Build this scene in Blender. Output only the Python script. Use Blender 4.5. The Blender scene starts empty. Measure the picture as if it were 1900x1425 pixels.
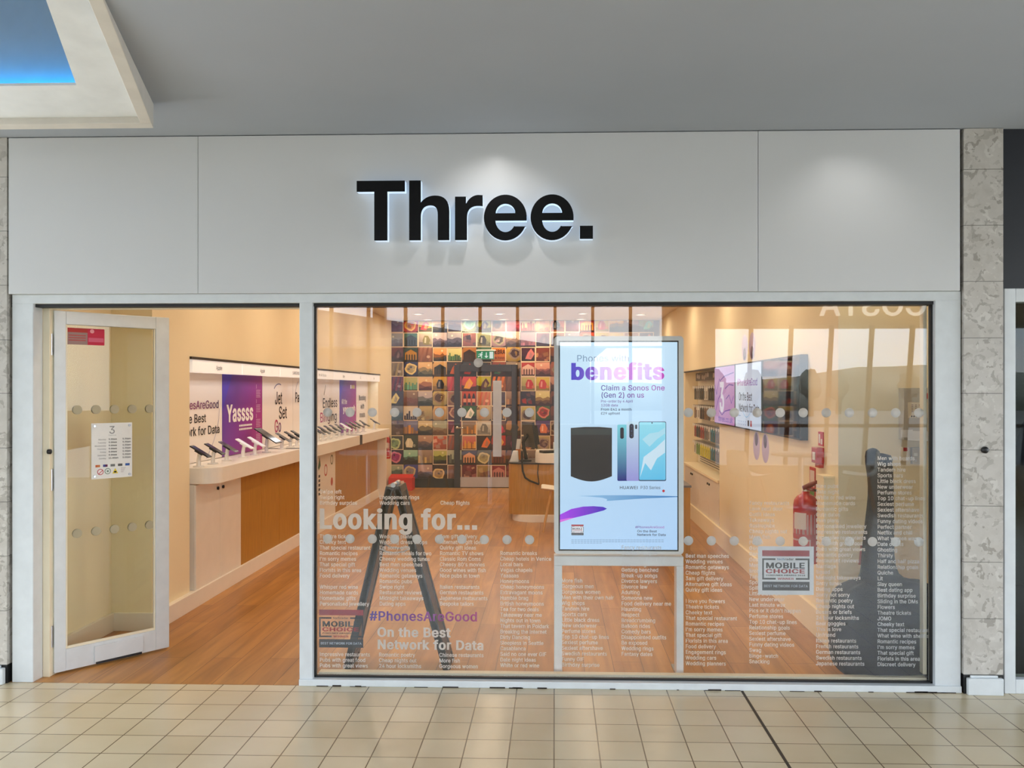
import bpy, math, random
from mathutils import Vector, Matrix
from mathutils.geometry import delaunay_2d_cdt
S = bpy.context.scene
COL = S.collection
# ------------------------------------------------------------------ camera
FPX, EYE, DIST, YAW, PX, PY = 1600.0, 1.6, 4.64, math.radians(1.8), 979.0, 725.0
cam = bpy.data.cameras.new('camera')
cam.sensor_fit = 'HORIZONTAL'; cam.sensor_width = 36.0
cam.lens = FPX / 1900.0 * 36.0
cam.shift_x = -(PX - 950.0) / 1900.0
cam.shift_y = (PY - 712.5) / 1900.0
cam.clip_start = 0.05; cam.clip_end = 400
camo = bpy.data.objects.new('camera', cam); COL.objects.link(camo)
camo.location = (0, -DIST, EYE); camo.rotation_euler = (math.pi / 2, 0, YAW)
S.camera = camo
# ------------------------------------------------------------------ view, world, lights
S.view_settings.view_transform = 'Standard'; S.view_settings.look = 'None'
S.view_settings.exposure = 0.0; S.view_settings.gamma = 1.0
S.view_settings.use_curve_mapping = False
S.cycles.max_bounces = 10; S.cycles.diffuse_bounces = 5; S.cycles.glossy_bounces = 5
S.cycles.transparent_max_bounces = 16; S.cycles.caustics_reflective = False; S.cycles.caustics_refractive = False
S.cycles.sample_clamp_indirect = 6.0

def lin(c):
    o = []
    for v in c[:3]:
        v = v / 255.0
        o.append(v / 12.92 if v <= 0.04045 else ((v + 0.055) / 1.055) ** 2.4)
    return (o[0], o[1], o[2], 1.0)

W = bpy.data.worlds.new('sky'); S.world = W; W.use_nodes = True
nt = W.node_tree; nt.nodes.clear()
wo = nt.nodes.new('ShaderNodeOutputWorld'); bg = nt.nodes.new('ShaderNodeBackground')
tc = nt.nodes.new('ShaderNodeTexCoord'); sp = nt.nodes.new('ShaderNodeSeparateXYZ')
rp = nt.nodes.new('ShaderNodeValToRGB'); nz = nt.nodes.new('ShaderNodeTexNoise'); mx = nt.nodes.new('ShaderNodeMix')
mx.data_type = 'RGBA'
rp.color_ramp.elements[0].position = 0.0; rp.color_ramp.elements[0].color = (0.76, 0.87, 1.0, 1)
rp.color_ramp.elements[1].position = 0.5; rp.color_ramp.elements[1].color = (0.60, 0.79, 1.0, 1)
mpw = nt.nodes.new('ShaderNodeMapping'); mpw.inputs['Scale'].default_value = (1.5, 1.5, 5)
nz.inputs['Scale'].default_value = 2.2; nz.inputs['Detail'].default_value = 5
cr = nt.nodes.new('ShaderNodeValToRGB'); cr.color_ramp.elements[0].position = 0.42; cr.color_ramp.elements[1].position = 0.62
nt.links.new(tc.outputs['Generated'], sp.inputs[0]); nt.links.new(sp.outputs['Z'], rp.inputs['Fac'])
nt.links.new(tc.outputs['Generated'], mpw.inputs['Vector']); nt.links.new(mpw.outputs['Vector'], nz.inputs['Vector'])
nt.links.new(nz.outputs['Fac'], cr.inputs['Fac']); nt.links.new(cr.outputs['Color'], mx.inputs['Factor'])
nt.links.new(rp.outputs['Color'], mx.inputs['A']); mx.inputs['B'].default_value = (0.95, 0.98, 1.0, 1)
nt.links.new(mx.outputs['Result'], bg.inputs['Color']); nt.links.new(bg.outputs[0], wo.inputs[0])
bg.inputs['Strength'].default_value = 6.2      # overcast bright sky seen through the mall's window wall

def lamp(kind, name, loc, power, color, size=0.1, rot=(0, 0, 0), **kw):
    l = bpy.data.lights.new(name, kind); l.energy = power; l.color = color
    if kind == 'AREA':
        l.shape = kw.get('shape', 'DISK'); l.size = size
        if 'size_y' in kw: l.size_y = kw['size_y']
        l.spread = kw.get('spread', math.pi)
    elif kind == 'SPOT':
        l.shadow_soft_size = size; l.spot_size = kw.get('angle', 1.5); l.spot_blend = kw.get('blend', 0.6)
    else:
        l.shadow_soft_size = size
    o = bpy.data.objects.new(name, l); COL.objects.link(o); o.location = loc; o.rotation_euler = rot
    return o
WARM = (1.0, 0.795, 0.57)
# mall ceiling lamps close to the fascia (they throw the letters' shadows) and over the walkway
for i, x in enumerate((-0.33, 1.56)):
    lamp('SPOT', 'mall_spot', (x, -0.38, 2.96), 8.5 if i == 0 else 4.0, (1, 0.98, 0.96), 0.025, (math.radians(20), 0, 0), angle=2.0, blend=1.0)
for x in (-4.5, -1.5, 1.5, 4.5):
    lamp('AREA', 'mall_downlight', (x, -3.2, 2.96), 4, (1, 0.99, 0.98), 0.35)
# shop downlights; the lone one by the return wall is added to brighten it
DL = [(x, y) for x in (-2.06, -0.83, 0.42) for y in (0.45, 1.92, 3.14, 4.36, 5.58, 6.98, 8.3, 9.3)] + [(1.3, y) for y in (1.9, 4.0, 6.1, 8.5)] + [(1.72, 0.36)] + [(-1.45, 9.3), (-0.28, 9.3)]
for x, y in DL:
    lamp('AREA', 'shop_downlight', (x, y, 2.735), 5.0, WARM, 0.14)

# ------------------------------------------------------------------ helpers
def at(px, py, Y):
    """world point (x, z) of a photo pixel on the vertical plane y = Y"""
    u = (px - PX) / FPX; v = (PY - py) / FPX
    c, s = math.cos(YAW), math.sin(YAW)
    dx = c * u - s; dy = s * u + c; t = (Y + DIST) / dy
    return dx * t, EYE + v * t

_mats = {}
def mat(name, rgb, rough=0.5, metal=0.0, spec=0.5, noise=0.05, nscale=8.0, emit=None, estr=1.0, bump=0.0, coat=0.0, stretch=None):
    if name in _mats: return _mats[name]
    m = bpy.data.materials.new(name); m.use_nodes = True
    n = m.node_tree; b = n.nodes['Principled BSDF']
    base = lin(rgb)
    b.inputs['Base Color'].default_value = base
    b.inputs['Roughness'].default_value = rough; b.inputs['Metallic'].default_value = metal
    b.inputs['Specular IOR Level'].default_value = spec
    b.inputs['Coat Weight'].default_value = coat
    t = n.nodes.new('ShaderNodeTexCoord'); z = n.nodes.new('ShaderNodeTexNoise')
    z.inputs['Scale'].default_value = nscale; z.inputs['Detail'].default_value = 4
    if stretch:
        mp = n.nodes.new('ShaderNodeMapping'); mp.inputs['Scale'].default_value = stretch
        n.links.new(t.outputs['Object'], mp.inputs['Vector']); n.links.new(mp.outputs['Vector'], z.inputs['Vector'])
    else:
        n.links.new(t.outputs['Object'], z.inputs['Vector'])
    r = n.nodes.new('ShaderNodeValToRGB')
    r.color_ramp.elements[0].position = 0.3; r.color_ramp.elements[1].position = 0.7
    r.color_ramp.elements[0].color = tuple(max(0, v * (1 - noise)) for v in base[:3]) + (1,)
    r.color_ramp.elements[1].color = tuple(min(1, v * (1 + noise)) for v in base[:3]) + (1,)
    n.links.new(z.outputs['Fac'], r.inputs['Fac']); n.links.new(r.outputs['Color'], b.inputs['Base Color'])
    if bump:
        bp = n.nodes.new('ShaderNodeBump'); bp.inputs['Strength'].default_value = bump; bp.inputs['Distance'].default_value = 0.005
        n.links.new(z.outputs['Fac'], bp.inputs['Height']); n.links.new(bp.outputs['Normal'], b.inputs['Normal'])
    if emit is not None:
        b.inputs['Emission Color'].default_value = lin(emit); b.inputs['Emission Strength'].default_value = estr
    _mats[name] = m
    return m

def mat_print(name='print', rough=0.45, emission=0.0, spec=0.4):
    """printed sheet or screen picture: ink colours come from the mesh's colour attribute"""
    if name in _mats: return _mats[name]
    m = bpy.data.materials.new(name); m.use_nodes = True
    n = m.node_tree; b = n.nodes['Principled BSDF']
    a = n.nodes.new('ShaderNodeAttribute'); a.attribute_name = 'Col'
    b.inputs['Roughness'].default_value = rough; b.inputs['Specular IOR Level'].default_value = spec
    if emission:
        b.inputs['Base Color'].default_value = (0.01, 0.01, 0.01, 1)
        n.links.new(a.outputs['Color'], b.inputs['Emission Color']); b.inputs['Emission Strength'].default_value = emission
    else:
        n.links.new(a.outputs['Color'], b.inputs['Base Color'])
    _mats[name] = m
    return m

def mat_etch(name):
    """frosted window vinyl: scatters the light of both sides"""
    m = bpy.data.materials.new(name); m.use_nodes = True; n = m.node_tree; n.nodes.clear()
    o = n.nodes.new('ShaderNodeOutputMaterial'); a = n.nodes.new('ShaderNodeAttribute'); a.attribute_name = 'Col'
    d = n.nodes.new('ShaderNodeBsdfDiffuse'); t = n.nodes.new('ShaderNodeBsdfTranslucent'); x = n.nodes.new('ShaderNodeAddShader')
    k = n.nodes.new('ShaderNodeMix'); k.data_type = 'RGBA'; k.blend_type = 'MULTIPLY'; k.inputs['Factor'].default_value = 1.0; k.inputs['B'].default_value = (0.42, 0.42, 0.42, 1)
    k2 = n.nodes.new('ShaderNodeMix'); k2.data_type = 'RGBA'; k2.blend_type = 'MULTIPLY'; k2.inputs['Factor'].default_value = 1.0; k2.inputs['B'].default_value = (0.52, 0.52, 0.52, 1)
    n.links.new(a.outputs['Color'], k.inputs['A']); n.links.new(a.outputs['Color'], k2.inputs['A'])
    n.links.new(k2.outputs['Result'], d.inputs['Color']); n.links.new(k.outputs['Result'], t.inputs['Color'])
    n.links.new(d.outputs[0], x.inputs[0]); n.links.new(t.outputs[0], x.inputs[1]); n.links.new(x.outputs[0], o.inputs[0])
    _mats[name] = m
    return m

def mat_glass(name, refl, tint=(1, 1, 1), rough=0.0):
    if name in _mats: return _mats[name]
    m = bpy.data.materials.new(name); m.use_nodes = True
    n = m.node_tree; n.nodes.clear()
    o = n.nodes.new('ShaderNodeOutputMaterial'); t = n.nodes.new('ShaderNodeBsdfTransparent'); g = n.nodes.new('ShaderNodeBsdfGlossy')
    x = n.nodes.new('ShaderNodeMixShader'); f = n.nodes.new('ShaderNodeLayerWeight')
    f.inputs['Blend'].default_value = 0.15
    mr = n.nodes.new('ShaderNodeMapRange'); mr.inputs['To Min'].default_value = refl; mr.inputs['To Max'].default_value = 0.9
    n.links.new(f.outputs['Fresnel'], mr.inputs['Value'])
    mr.inputs['From Min'].default_value = 0.012
    t.inputs['Color'].default_value = (*tint, 1); g.inputs['Roughness'].default_value = rough
    n.links.new(mr.outputs['Result'], x.inputs['Fac']); n.links.new(t.outputs[0], x.inputs[1]); n.links.new(g.outputs[0], x.inputs[2])
    n.links.new(x.outputs[0], o.inputs[0])
    _mats[name] = m
    return m

def mat_tile(name, tile, c1, c2, grout, gw, off=(0, 0), rough=0.3, brick=0.0, rows=None, grain=None, rotz=0.0, spec=0.5, swap=False, coatv=0.0):
    """brick-texture floor: tile size, two tones, grout; grain adds stretched wood grain"""
    m = bpy.data.materials.new(name); m.use_nodes = True
    n = m.node_tree; b = n.nodes['Principled BSDF']
    t = n.nodes.new('ShaderNodeTexCoord'); mp = n.nodes.new('ShaderNodeMapping')
    mp.inputs['Location'].default_value = (off[0], off[1], 0); mp.inputs['Rotation'].default_value = (0, 0, rotz)
    k = n.nodes.new('ShaderNodeTexBrick'); k.inputs['Scale'].default_value = 1.0
    k.inputs['Brick Width'].default_value = tile; k.inputs['Row Height'].default_value = rows or tile
    k.offset = brick; k.squash = 1.0
    k.inputs['Mortar Size'].default_value = gw; k.inputs['Mortar Smooth'].default_value = 0.1
    k.inputs['Color1'].default_value = lin(c1); k.inputs['Color2'].default_value = lin(c2); k.inputs['Mortar'].default_value = lin(grout)
    n.links.new(t.outputs['Object'], mp.inputs['Vector']); n.links.new(mp.outputs['Vector'], k.inputs['Vector'])
    z = n.nodes.new('ShaderNodeTexNoise'); z.inputs['Detail'].default_value = 6
    mp2 = n.nodes.new('ShaderNodeMapping'); n.links.new(mp.outputs['Vector'], mp2.inputs['Vector']); n.links.new(mp2.outputs['Vector'], z.inputs['Vector'])
    if grain: mp2.inputs['Scale'].default_value = grain; z.inputs['Scale'].default_value = 1.0; z.inputs['Distortion'].default_value = 0.6
    else: z.inputs['Scale'].default_value = 3.0
    r = n.nodes.new('ShaderNodeValToRGB'); d = 0.62 if grain else 0.9
    r.color_ramp.elements[0].position = 0.3; r.color_ramp.elements[0].color = (d, d * 0.97, d * 0.93, 1)
    r.color_ramp.elements[1].position = 0.7; r.color_ramp.elements[1].color = (1, 1, 1, 1)
    n.links.new(z.outputs['Fac'], r.inputs['Fac'])
    q = n.nodes.new('ShaderNodeMix'); q.data_type = 'RGBA'; q.blend_type = 'MULTIPLY'; q.inputs['Factor'].default_value = 1
    n.links.new(k.outputs['Color'], q.inputs['A']); n.links.new(r.outputs['Color'], q.inputs['B'])
    n.links.new(q.outputs['Result'], b.inputs['Base Color'])
    bp = n.nodes.new('ShaderNodeBump'); bp.inputs['Strength'].default_value = 0.25; bp.inputs['Distance'].default_value = 0.002; bp.invert = True
    n.links.new(k.outputs['Fac'], bp.inputs['Height']); n.links.new(bp.outputs['Normal'], b.inputs['Normal'])
    b.inputs['Roughness'].default_value = rough; b.inputs['Specular IOR Level'].default_value = spec; b.inputs['Coat Weight'].default_value = coatv
    return m

# letter outlines: advance width, then x, y pairs of each closed outline
GLYPH = {
 'A': [480, [16,0,201,509,276,509,463,0,395,0,287,302,264,372,232,478,245,478,213,371,191,302,85,0], [110,142,110,199,370,199,370,142]],
 'B': [456, [60,0,60,509,241,509,274,507,304,501,329,491,350,477,367,461,381,442,390,421,396,398,398,374,397,353,393,336,387,320,378,307,368,295,356,286,343,278,329,272,315,267,315,262,331,260,347,254,363,245,378,234,391,220,402,203,411,184,416,161,418,136,416,111,410,88,400,67,386,48,368,31,344,18,317,8,284,2,247,0], [125,57,245,57,281,60,309,67,330,80,344,96,353,115,355,137,354,153,350,169,342,184,333,197,320,209,306,218,289,225,269,229,248,231,125,231], [125,285,238,285,256,287,273,290,288,296,302,304,314,314,323,326,330,340,335,355,336,372,333,393,326,412,313,429,294,442,270,449,240,452,125,452]],
 'C': [510, [267,-7,235,-5,205,1,177,11,150,25,126,42,104,63,86,88,70,115,57,146,48,179,42,215,40,254,42,293,48,329,57,362,70,393,86,421,104,445,126,466,150,484,177,498,205,508,235,514,267,516,293,514,317,511,340,504,362,496,383,485,402,471,419,456,435,438,448,418,459,397,467,373,473,348,408,348,404,365,397,380,389,395,380,407,369,418,357,428,344,437,330,444,315,449,300,453,284,455,267,456,237,453,209,445,184,432,161,414,141,391,125,364,113,332,106,295,103,254,106,213,113,177,125,145,141,117,161,94,184,76,210,63,237,56,267,53,284,54,300,56,315,60,330,65,344,72,357,81,369,90,380,102,389,114,397,128,404,144,408,160,473,160,467,135,459,112,448,91,435,71,420,53,402,38,383,24,363,13,341,5,317,-2,293,-6]],
 'D': [502, [219,0,96,0,96,57,215,57,254,60,288,68,318,81,343,99,363,122,379,149,390,181,397,216,399,255,397,294,390,329,379,361,364,388,344,410,320,428,291,441,258,449,221,452,93,452,93,509,225,509,261,507,294,501,325,492,353,478,385,455,412,426,433,391,446,361,455,329,460,293,462,255,460,217,455,181,446,149,433,119,417,92,398,68,376,48,351,31,322,17,291,8,256,2], [125,509,125,0,60,0,60,509]],
 'E': [419, [60,0,60,509,372,509,372,452,125,452,125,286,355,286,355,229,125,229,125,57,375,57,375,0]],
 'F': [410, [60,0,60,509,369,509,369,452,125,452,125,278,346,278,346,221,125,221,125,0]],
 'G': [520, [269,-7,236,-5,205,1,176,11,149,25,125,43,104,64,85,88,69,116,57,146,47,179,42,215,40,254,42,293,47,329,57,362,69,393,85,421,103,445,125,466,149,484,175,498,203,508,233,514,265,516,291,514,316,510,340,504,363,494,384,483,403,469,421,453,436,436,449,416,460,395,468,373,474,349,408,349,402,365,395,379,387,393,378,406,368,417,356,427,344,436,330,443,315,448,300,453,283,455,265,456,236,453,209,445,183,432,160,414,141,392,125,364,113,332,106,295,103,254,106,213,113,177,125,145,141,117,161,95,184,76,210,63,238,56,269,53,296,55,322,61,345,71,365,85,382,102,396,123,407,147,413,173,415,202,434,199,283,199,283,256,478,256,478,200,475,160,466,124,451,91,431,62,406,38,377,19,344,5,308,-4]],
 'H': [517, [60,0,60,509,125,509,125,289,392,289,392,509,457,509,457,0,392,0,392,232,125,232,125,0]],
 'I': [190, [62,0,62,509,128,509,128,0]],
 'J': [396, [185,-7,143,-2,106,11,75,33,57,55,44,81,36,111,33,145,33,173,98,173,98,145,100,117,108,93,122,74,139,61,160,53,185,50,209,53,230,61,248,74,261,93,269,117,272,145,272,509,336,509,336,145,334,111,326,81,313,55,294,33,263,11,227,-2]],
 'K': [467, [104,145,104,216,139,261,174,303,212,344,364,509,448,509,231,276,228,276], [60,0,60,509,125,509,125,334,124,225,125,193,125,0], [372,0,188,259,228,309,449,0]],
 'L': [393, [60,0,60,509,125,509,125,57,361,57,361,0]],
 'M': [628, [60,0,60,509,152,509,277,187,287,159,299,123,311,84,322,49,307,49,318,83,330,121,342,158,352,187,476,509,568,509,568,0,504,0,504,291,504,327,505,369,506,413,507,457,513,457,498,409,482,363,467,322,456,291,342,0,286,0,170,291,159,321,145,361,129,408,112,457,119,457,120,416,121,372,122,328,122,291,122,0]],
 'N': [523, [60,0,60,509,136,509,343,183,363,151,388,107,414,55,405,54,401,108,399,157,399,195,399,509,463,509,463,0,387,0,202,290,177,331,148,381,108,452,119,454,122,384,124,328,125,291,125,0]],
 'O': [533, [267,-7,235,-5,205,1,177,11,150,25,126,42,105,63,86,88,70,115,57,146,48,179,42,215,40,254,42,293,48,329,57,362,70,393,86,421,105,445,126,466,150,484,177,498,205,508,235,514,267,516,299,514,329,508,357,498,384,484,408,466,429,445,448,421,464,393,477,362,486,329,491,293,493,254,491,215,486,179,477,146,464,115,448,88,429,63,408,42,384,25,357,11,329,1,299,-5], [267,53,296,55,324,63,349,76,372,94,392,116,408,144,420,176,428,213,430,254,428,295,420,332,408,365,392,392,372,415,349,433,324,446,296,453,267,456,237,453,210,445,184,433,161,415,142,392,125,364,113,332,106,295,103,254,106,213,113,176,125,144,142,117,161,94,184,76,210,63,237,55]],
 'P': [445, [60,0,60,509,235,509,272,506,305,499,332,487,356,471,375,452,390,430,400,404,407,377,409,348,407,318,400,291,390,265,375,243,356,223,332,207,305,195,272,188,235,186,109,186,109,242,233,242,257,244,279,248,297,256,312,266,324,279,333,294,339,310,343,328,344,348,343,367,339,385,333,402,324,416,312,428,297,439,279,446,257,451,232,452,125,452,125,0]],
 'Q': [533, [245,159,313,159,369,85,384,65,468,-48,401,-48,346,27,331,46], [267,-7,235,-5,205,1,177,11,150,25,126,42,105,63,86,88,70,115,57,146,48,179,42,215,40,254,42,293,48,329,57,362,70,393,86,421,105,445,126,466,150,484,177,498,205,508,235,514,267,516,299,514,329,508,357,498,384,484,408,466,429,445,448,421,464,393,477,362,486,329,491,293,493,254,491,215,486,179,477,146,464,115,448,88,429,63,408,42,384,25,357,11,329,1,299,-5], [267,53,296,55,324,63,349,76,372,94,392,116,408,144,420,176,428,213,430,254,428,295,420,332,408,365,392,392,372,415,349,433,324,446,296,453,267,456,237,453,210,445,184,433,161,415,142,392,125,364,113,332,106,295,103,254,106,213,113,176,125,144,142,117,161,94,184,76,210,63,237,55]],
 'R': [449, [60,0,60,509,236,509,273,506,305,500,333,489,356,473,376,455,390,433,401,408,407,381,409,352,407,323,401,296,390,271,376,250,356,232,333,217,305,206,273,200,236,198,96,198,96,255,234,255,258,256,280,260,298,267,313,276,325,287,334,300,340,316,344,333,345,352,344,371,340,389,334,405,325,419,313,430,298,440,279,446,258,451,233,452,125,452,125,0], [353,0,230,229,303,229,428,0]],
 'S': [447, [224,-9,188,-7,156,-1,128,9,102,23,81,40,64,60,51,83,42,109,38,137,104,137,108,118,114,102,123,88,136,76,150,66,166,59,185,53,204,50,224,49,246,50,267,54,286,60,303,69,317,79,329,92,338,106,344,122,346,139,344,154,340,168,332,179,322,189,310,197,296,205,245,222,184,239,145,253,112,269,86,289,67,313,56,341,52,372,54,400,62,425,75,448,92,468,113,484,138,498,165,508,195,514,227,516,259,514,289,508,316,498,340,484,360,468,377,449,390,427,398,403,401,378,337,378,332,402,320,421,302,437,280,449,254,456,225,459,204,457,185,454,167,448,152,440,139,430,129,418,121,405,117,391,115,376,117,359,122,345,131,334,142,324,155,315,169,308,212,293,264,279,312,264,328,256,344,248,359,238,372,226,384,213,395,198,402,180,407,161,408,139,406,112,399,87,386,64,370,43,349,25,323,11,294,0,261,-7]],
 'T': [449, [32,452,32,509,417,509,417,452,257,452,257,0,193,0,193,452]],
 'U': [517, [259,-8,220,-6,186,2,154,15,126,33,103,55,85,80,71,108,63,140,60,173,60,509,124,509,124,178,126,155,132,133,141,113,153,95,169,80,187,68,208,59,232,53,259,52,285,53,309,59,331,68,349,80,364,95,377,113,385,133,391,155,393,178,393,509,457,509,457,173,454,140,446,108,433,80,414,55,391,33,363,15,332,2,297,-6]],
 'V': [480, [204,0,16,509,84,509,192,206,215,137,248,31,235,31,267,138,290,206,395,509,463,509,278,0]],
 'W': [686, [155,0,16,509,82,509,163,196,175,145,187,94,197,40,189,40,200,94,211,145,224,196,306,509,380,509,462,196,474,145,486,94,497,40,488,40,499,94,510,145,523,196,603,509,670,509,530,0,455,0,368,323,351,391,336,475,350,475,335,395,318,323,230,0]],
 'X': [474, [18,0,217,284,217,236,29,509,104,509,178,400,204,361,223,329,243,292,232,292,252,329,272,361,298,400,374,509,446,509,259,239,259,287,456,0,382,0,292,129,268,165,250,195,230,231,244,231,225,196,206,166,182,129,91,0]],
 'Y': [472, [203,0,203,208,16,509,91,509,192,344,222,292,250,230,224,230,251,293,280,344,381,509,455,509,268,208,268,0]],
 'Z': [438, [42,0,42,46,273,385,306,431,341,476,348,454,285,452,223,452,40,452,40,509,397,509,397,462,169,129,134,81,97,33,90,54,152,57,214,57,399,57,399,0]],
 'a': [389, [160,-9,137,-7,115,-3,94,5,76,15,60,29,48,45,38,63,32,84,30,108,32,128,36,146,43,161,53,174,64,184,78,193,92,200,108,206,125,211,178,220,234,227,247,229,257,231,265,235,271,240,274,246,276,255,276,257,275,272,272,285,267,297,260,307,251,315,240,322,227,327,212,330,196,331,178,330,163,327,149,322,137,316,127,309,118,301,110,292,104,283,100,274,41,291,51,313,64,331,79,346,95,358,114,368,133,375,153,380,173,383,194,384,239,379,255,375,271,369,286,360,300,350,312,336,322,320,330,301,335,278,337,251,337,0,277,0,277,52,272,52,252,25,242,16,229,8,215,1,199,-4,181,-7], [170,45,192,47,211,51,228,59,242,68,254,80,263,93,270,108,274,122,276,138,276,190,259,182,231,176,200,171,175,168,134,159,122,153,112,147,103,139,97,130,93,118,92,105,93,93,96,82,102,72,109,64,119,57,130,52,142,48,156,46]],
 'b': [424, [229,-8,208,-7,189,-3,172,4,159,12,147,21,138,31,118,59,112,59,112,0,53,0,53,509,114,509,114,319,118,319,137,346,147,355,158,364,171,373,188,379,207,383,229,384,259,382,287,374,313,361,335,342,354,320,370,293,381,261,388,227,390,189,388,151,381,116,370,84,355,57,336,34,313,16,288,3,260,-6], [220,47,242,49,262,55,279,66,294,80,306,97,316,117,323,139,327,163,328,189,327,215,323,239,316,261,307,281,295,298,280,311,262,322,243,328,220,330,198,328,178,322,161,312,147,299,134,282,125,263,118,241,114,216,113,189,114,162,118,138,125,115,135,95,147,78,162,65,179,55,198,49]],
 'c': [396, [207,-8,174,-5,144,3,117,16,93,35,72,58,56,85,44,116,37,150,34,187,37,225,44,260,56,291,72,318,93,341,117,360,144,374,174,382,207,384,226,384,243,381,260,377,276,371,291,364,305,356,318,346,330,335,340,322,349,308,356,293,362,277,303,262,290,289,270,311,242,325,207,330,184,328,163,321,145,310,130,296,118,278,108,258,102,236,98,212,96,187,98,163,102,139,108,117,118,97,130,80,145,66,163,55,184,49,207,46,243,52,271,66,292,89,304,117,363,102,357,86,350,70,341,56,331,43,319,32,306,21,292,12,277,5,261,-1,244,-5,226,-7]],
 'd': [424, [195,-8,165,-6,137,3,111,16,89,34,70,57,55,84,43,116,36,151,34,189,36,227,43,261,55,293,70,320,89,342,112,361,137,374,165,382,196,384,218,383,237,379,253,373,267,364,278,355,287,346,306,319,311,319,311,509,372,509,372,0,313,0,313,59,307,59,287,31,277,21,266,12,252,4,236,-3,217,-7], [205,47,226,49,246,55,263,65,278,78,290,95,299,115,306,138,310,162,312,189,310,216,306,241,300,263,290,282,278,299,263,312,246,322,227,328,205,330,182,328,162,322,145,311,130,298,118,281,108,261,102,239,98,215,96,189,98,163,102,139,109,117,118,97,130,80,145,66,162,55,182,49]],
 'e': [404, [212,-8,177,-5,145,3,117,16,92,35,72,58,56,85,44,116,37,150,34,187,36,224,44,258,55,290,71,317,91,340,115,359,142,373,172,382,205,384,226,383,246,380,266,374,285,366,303,355,319,341,334,324,347,305,357,282,365,256,370,227,371,194,371,169,75,169,75,221,338,221,310,202,308,226,304,248,298,269,288,286,277,301,263,314,246,323,227,328,205,330,183,328,164,323,146,313,131,301,119,286,109,270,102,251,97,231,96,211,96,178,98,151,102,127,110,106,121,88,135,73,151,61,169,53,190,48,212,46,227,47,241,49,254,53,265,58,276,65,285,73,294,82,300,93,306,105,365,91,358,72,348,55,335,39,320,26,302,14,283,4,261,-3,237,-7]],
 'f': [254, [228,379,228,327,6,327,6,379], [81,0,81,432,82,452,87,470,96,486,107,499,120,510,135,519,152,525,169,529,187,530,222,527,243,521,227,468,215,472,195,474,178,472,164,468,154,460,147,449,143,435,142,419,142,0]],
 'g': [425, [207,-151,180,-149,156,-146,134,-140,114,-132,97,-122,82,-110,70,-97,59,-84,51,-69,101,-41,122,-66,131,-74,142,-82,154,-88,169,-93,187,-96,207,-97,236,-95,261,-87,282,-75,298,-58,308,-34,311,-6,311,68,306,68,287,41,277,32,266,23,252,16,236,10,217,6,195,5,165,7,138,14,113,27,90,43,71,65,55,90,43,120,36,154,34,191,36,229,43,263,55,293,71,320,90,342,112,361,138,374,166,382,196,384,218,383,237,379,253,373,267,365,279,356,288,346,308,319,313,319,313,379,372,379,372,-9,370,-40,363,-67,350,-90,334,-109,314,-124,291,-136,265,-144,237,-149], [205,59,227,61,246,66,264,75,278,87,290,103,300,121,307,142,311,166,312,193,311,219,307,242,300,264,291,283,279,299,264,312,247,322,227,328,205,330,182,328,163,322,145,312,130,298,118,282,109,262,102,241,98,218,96,193,98,167,102,144,109,123,118,104,131,88,145,76,163,66,183,61]],
 'h': [410, [114,227,114,0,53,0,53,509,114,509,114,287,102,287,116,319,132,344,152,362,175,374,200,382,227,384,252,383,275,377,295,369,313,356,328,340,341,321,350,298,355,271,357,240,357,0,296,0,296,235,293,263,286,286,273,304,256,318,235,326,210,329,192,328,176,324,161,317,147,308,136,297,126,283,119,266,115,248]],
 'i': [167, [53,0,53,379,114,379,114,0], [84,443,73,444,63,448,54,455,47,463,43,472,41,483,43,494,47,504,54,512,63,518,73,522,84,524,95,522,105,518,114,512,121,504,125,494,126,483,125,472,121,463,114,455,105,448,95,444]],
 'j': [167, [53,379,114,379,114,-30,112,-52,108,-72,102,-90,92,-106,80,-119,65,-129,47,-137,27,-141,4,-143,-10,-143,-10,-87,2,-87,18,-85,31,-80,40,-72,47,-61,51,-46,53,-29], [83,443,72,444,62,448,53,455,47,463,42,472,41,483,42,494,47,504,53,512,62,518,72,522,83,524,95,522,105,518,114,512,120,504,125,494,126,483,125,472,120,463,114,455,105,448,95,444]],
 'k': [381, [110,137,110,212,121,212,284,379,360,379,184,199,177,199], [53,0,53,509,114,509,114,0], [294,0,148,186,191,229,372,0]],
 'l': [163, [50,0,50,509,113,509,113,0]],
 'm': [610, [53,0,53,379,112,379,112,295,108,295,114,314,122,331,132,346,144,358,158,368,172,376,187,382,203,385,219,386,245,383,268,375,287,361,303,342,314,320,321,295,312,295,318,312,326,329,337,343,350,356,364,366,381,375,398,381,417,385,437,386,458,385,478,380,497,372,514,361,529,346,541,328,550,307,555,283,557,255,557,0,496,0,496,254,493,279,485,298,473,313,456,323,438,329,419,330,402,329,387,326,374,320,363,312,353,302,345,290,340,277,336,263,335,247,335,0,274,0,274,260,272,280,265,297,253,311,238,322,220,328,199,330,185,329,171,326,158,320,145,312,135,302,126,289,119,274,115,257,114,238,114,0]],
 'n': [410, [114,227,114,0,53,0,53,379,112,379,112,287,102,287,116,319,132,344,152,362,175,374,200,382,227,384,252,383,275,377,295,369,313,356,328,340,341,321,350,298,355,271,357,240,357,0,296,0,296,235,293,263,286,286,273,304,256,318,235,326,210,329,192,328,176,324,161,317,147,308,136,297,126,283,119,266,115,248]],
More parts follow.
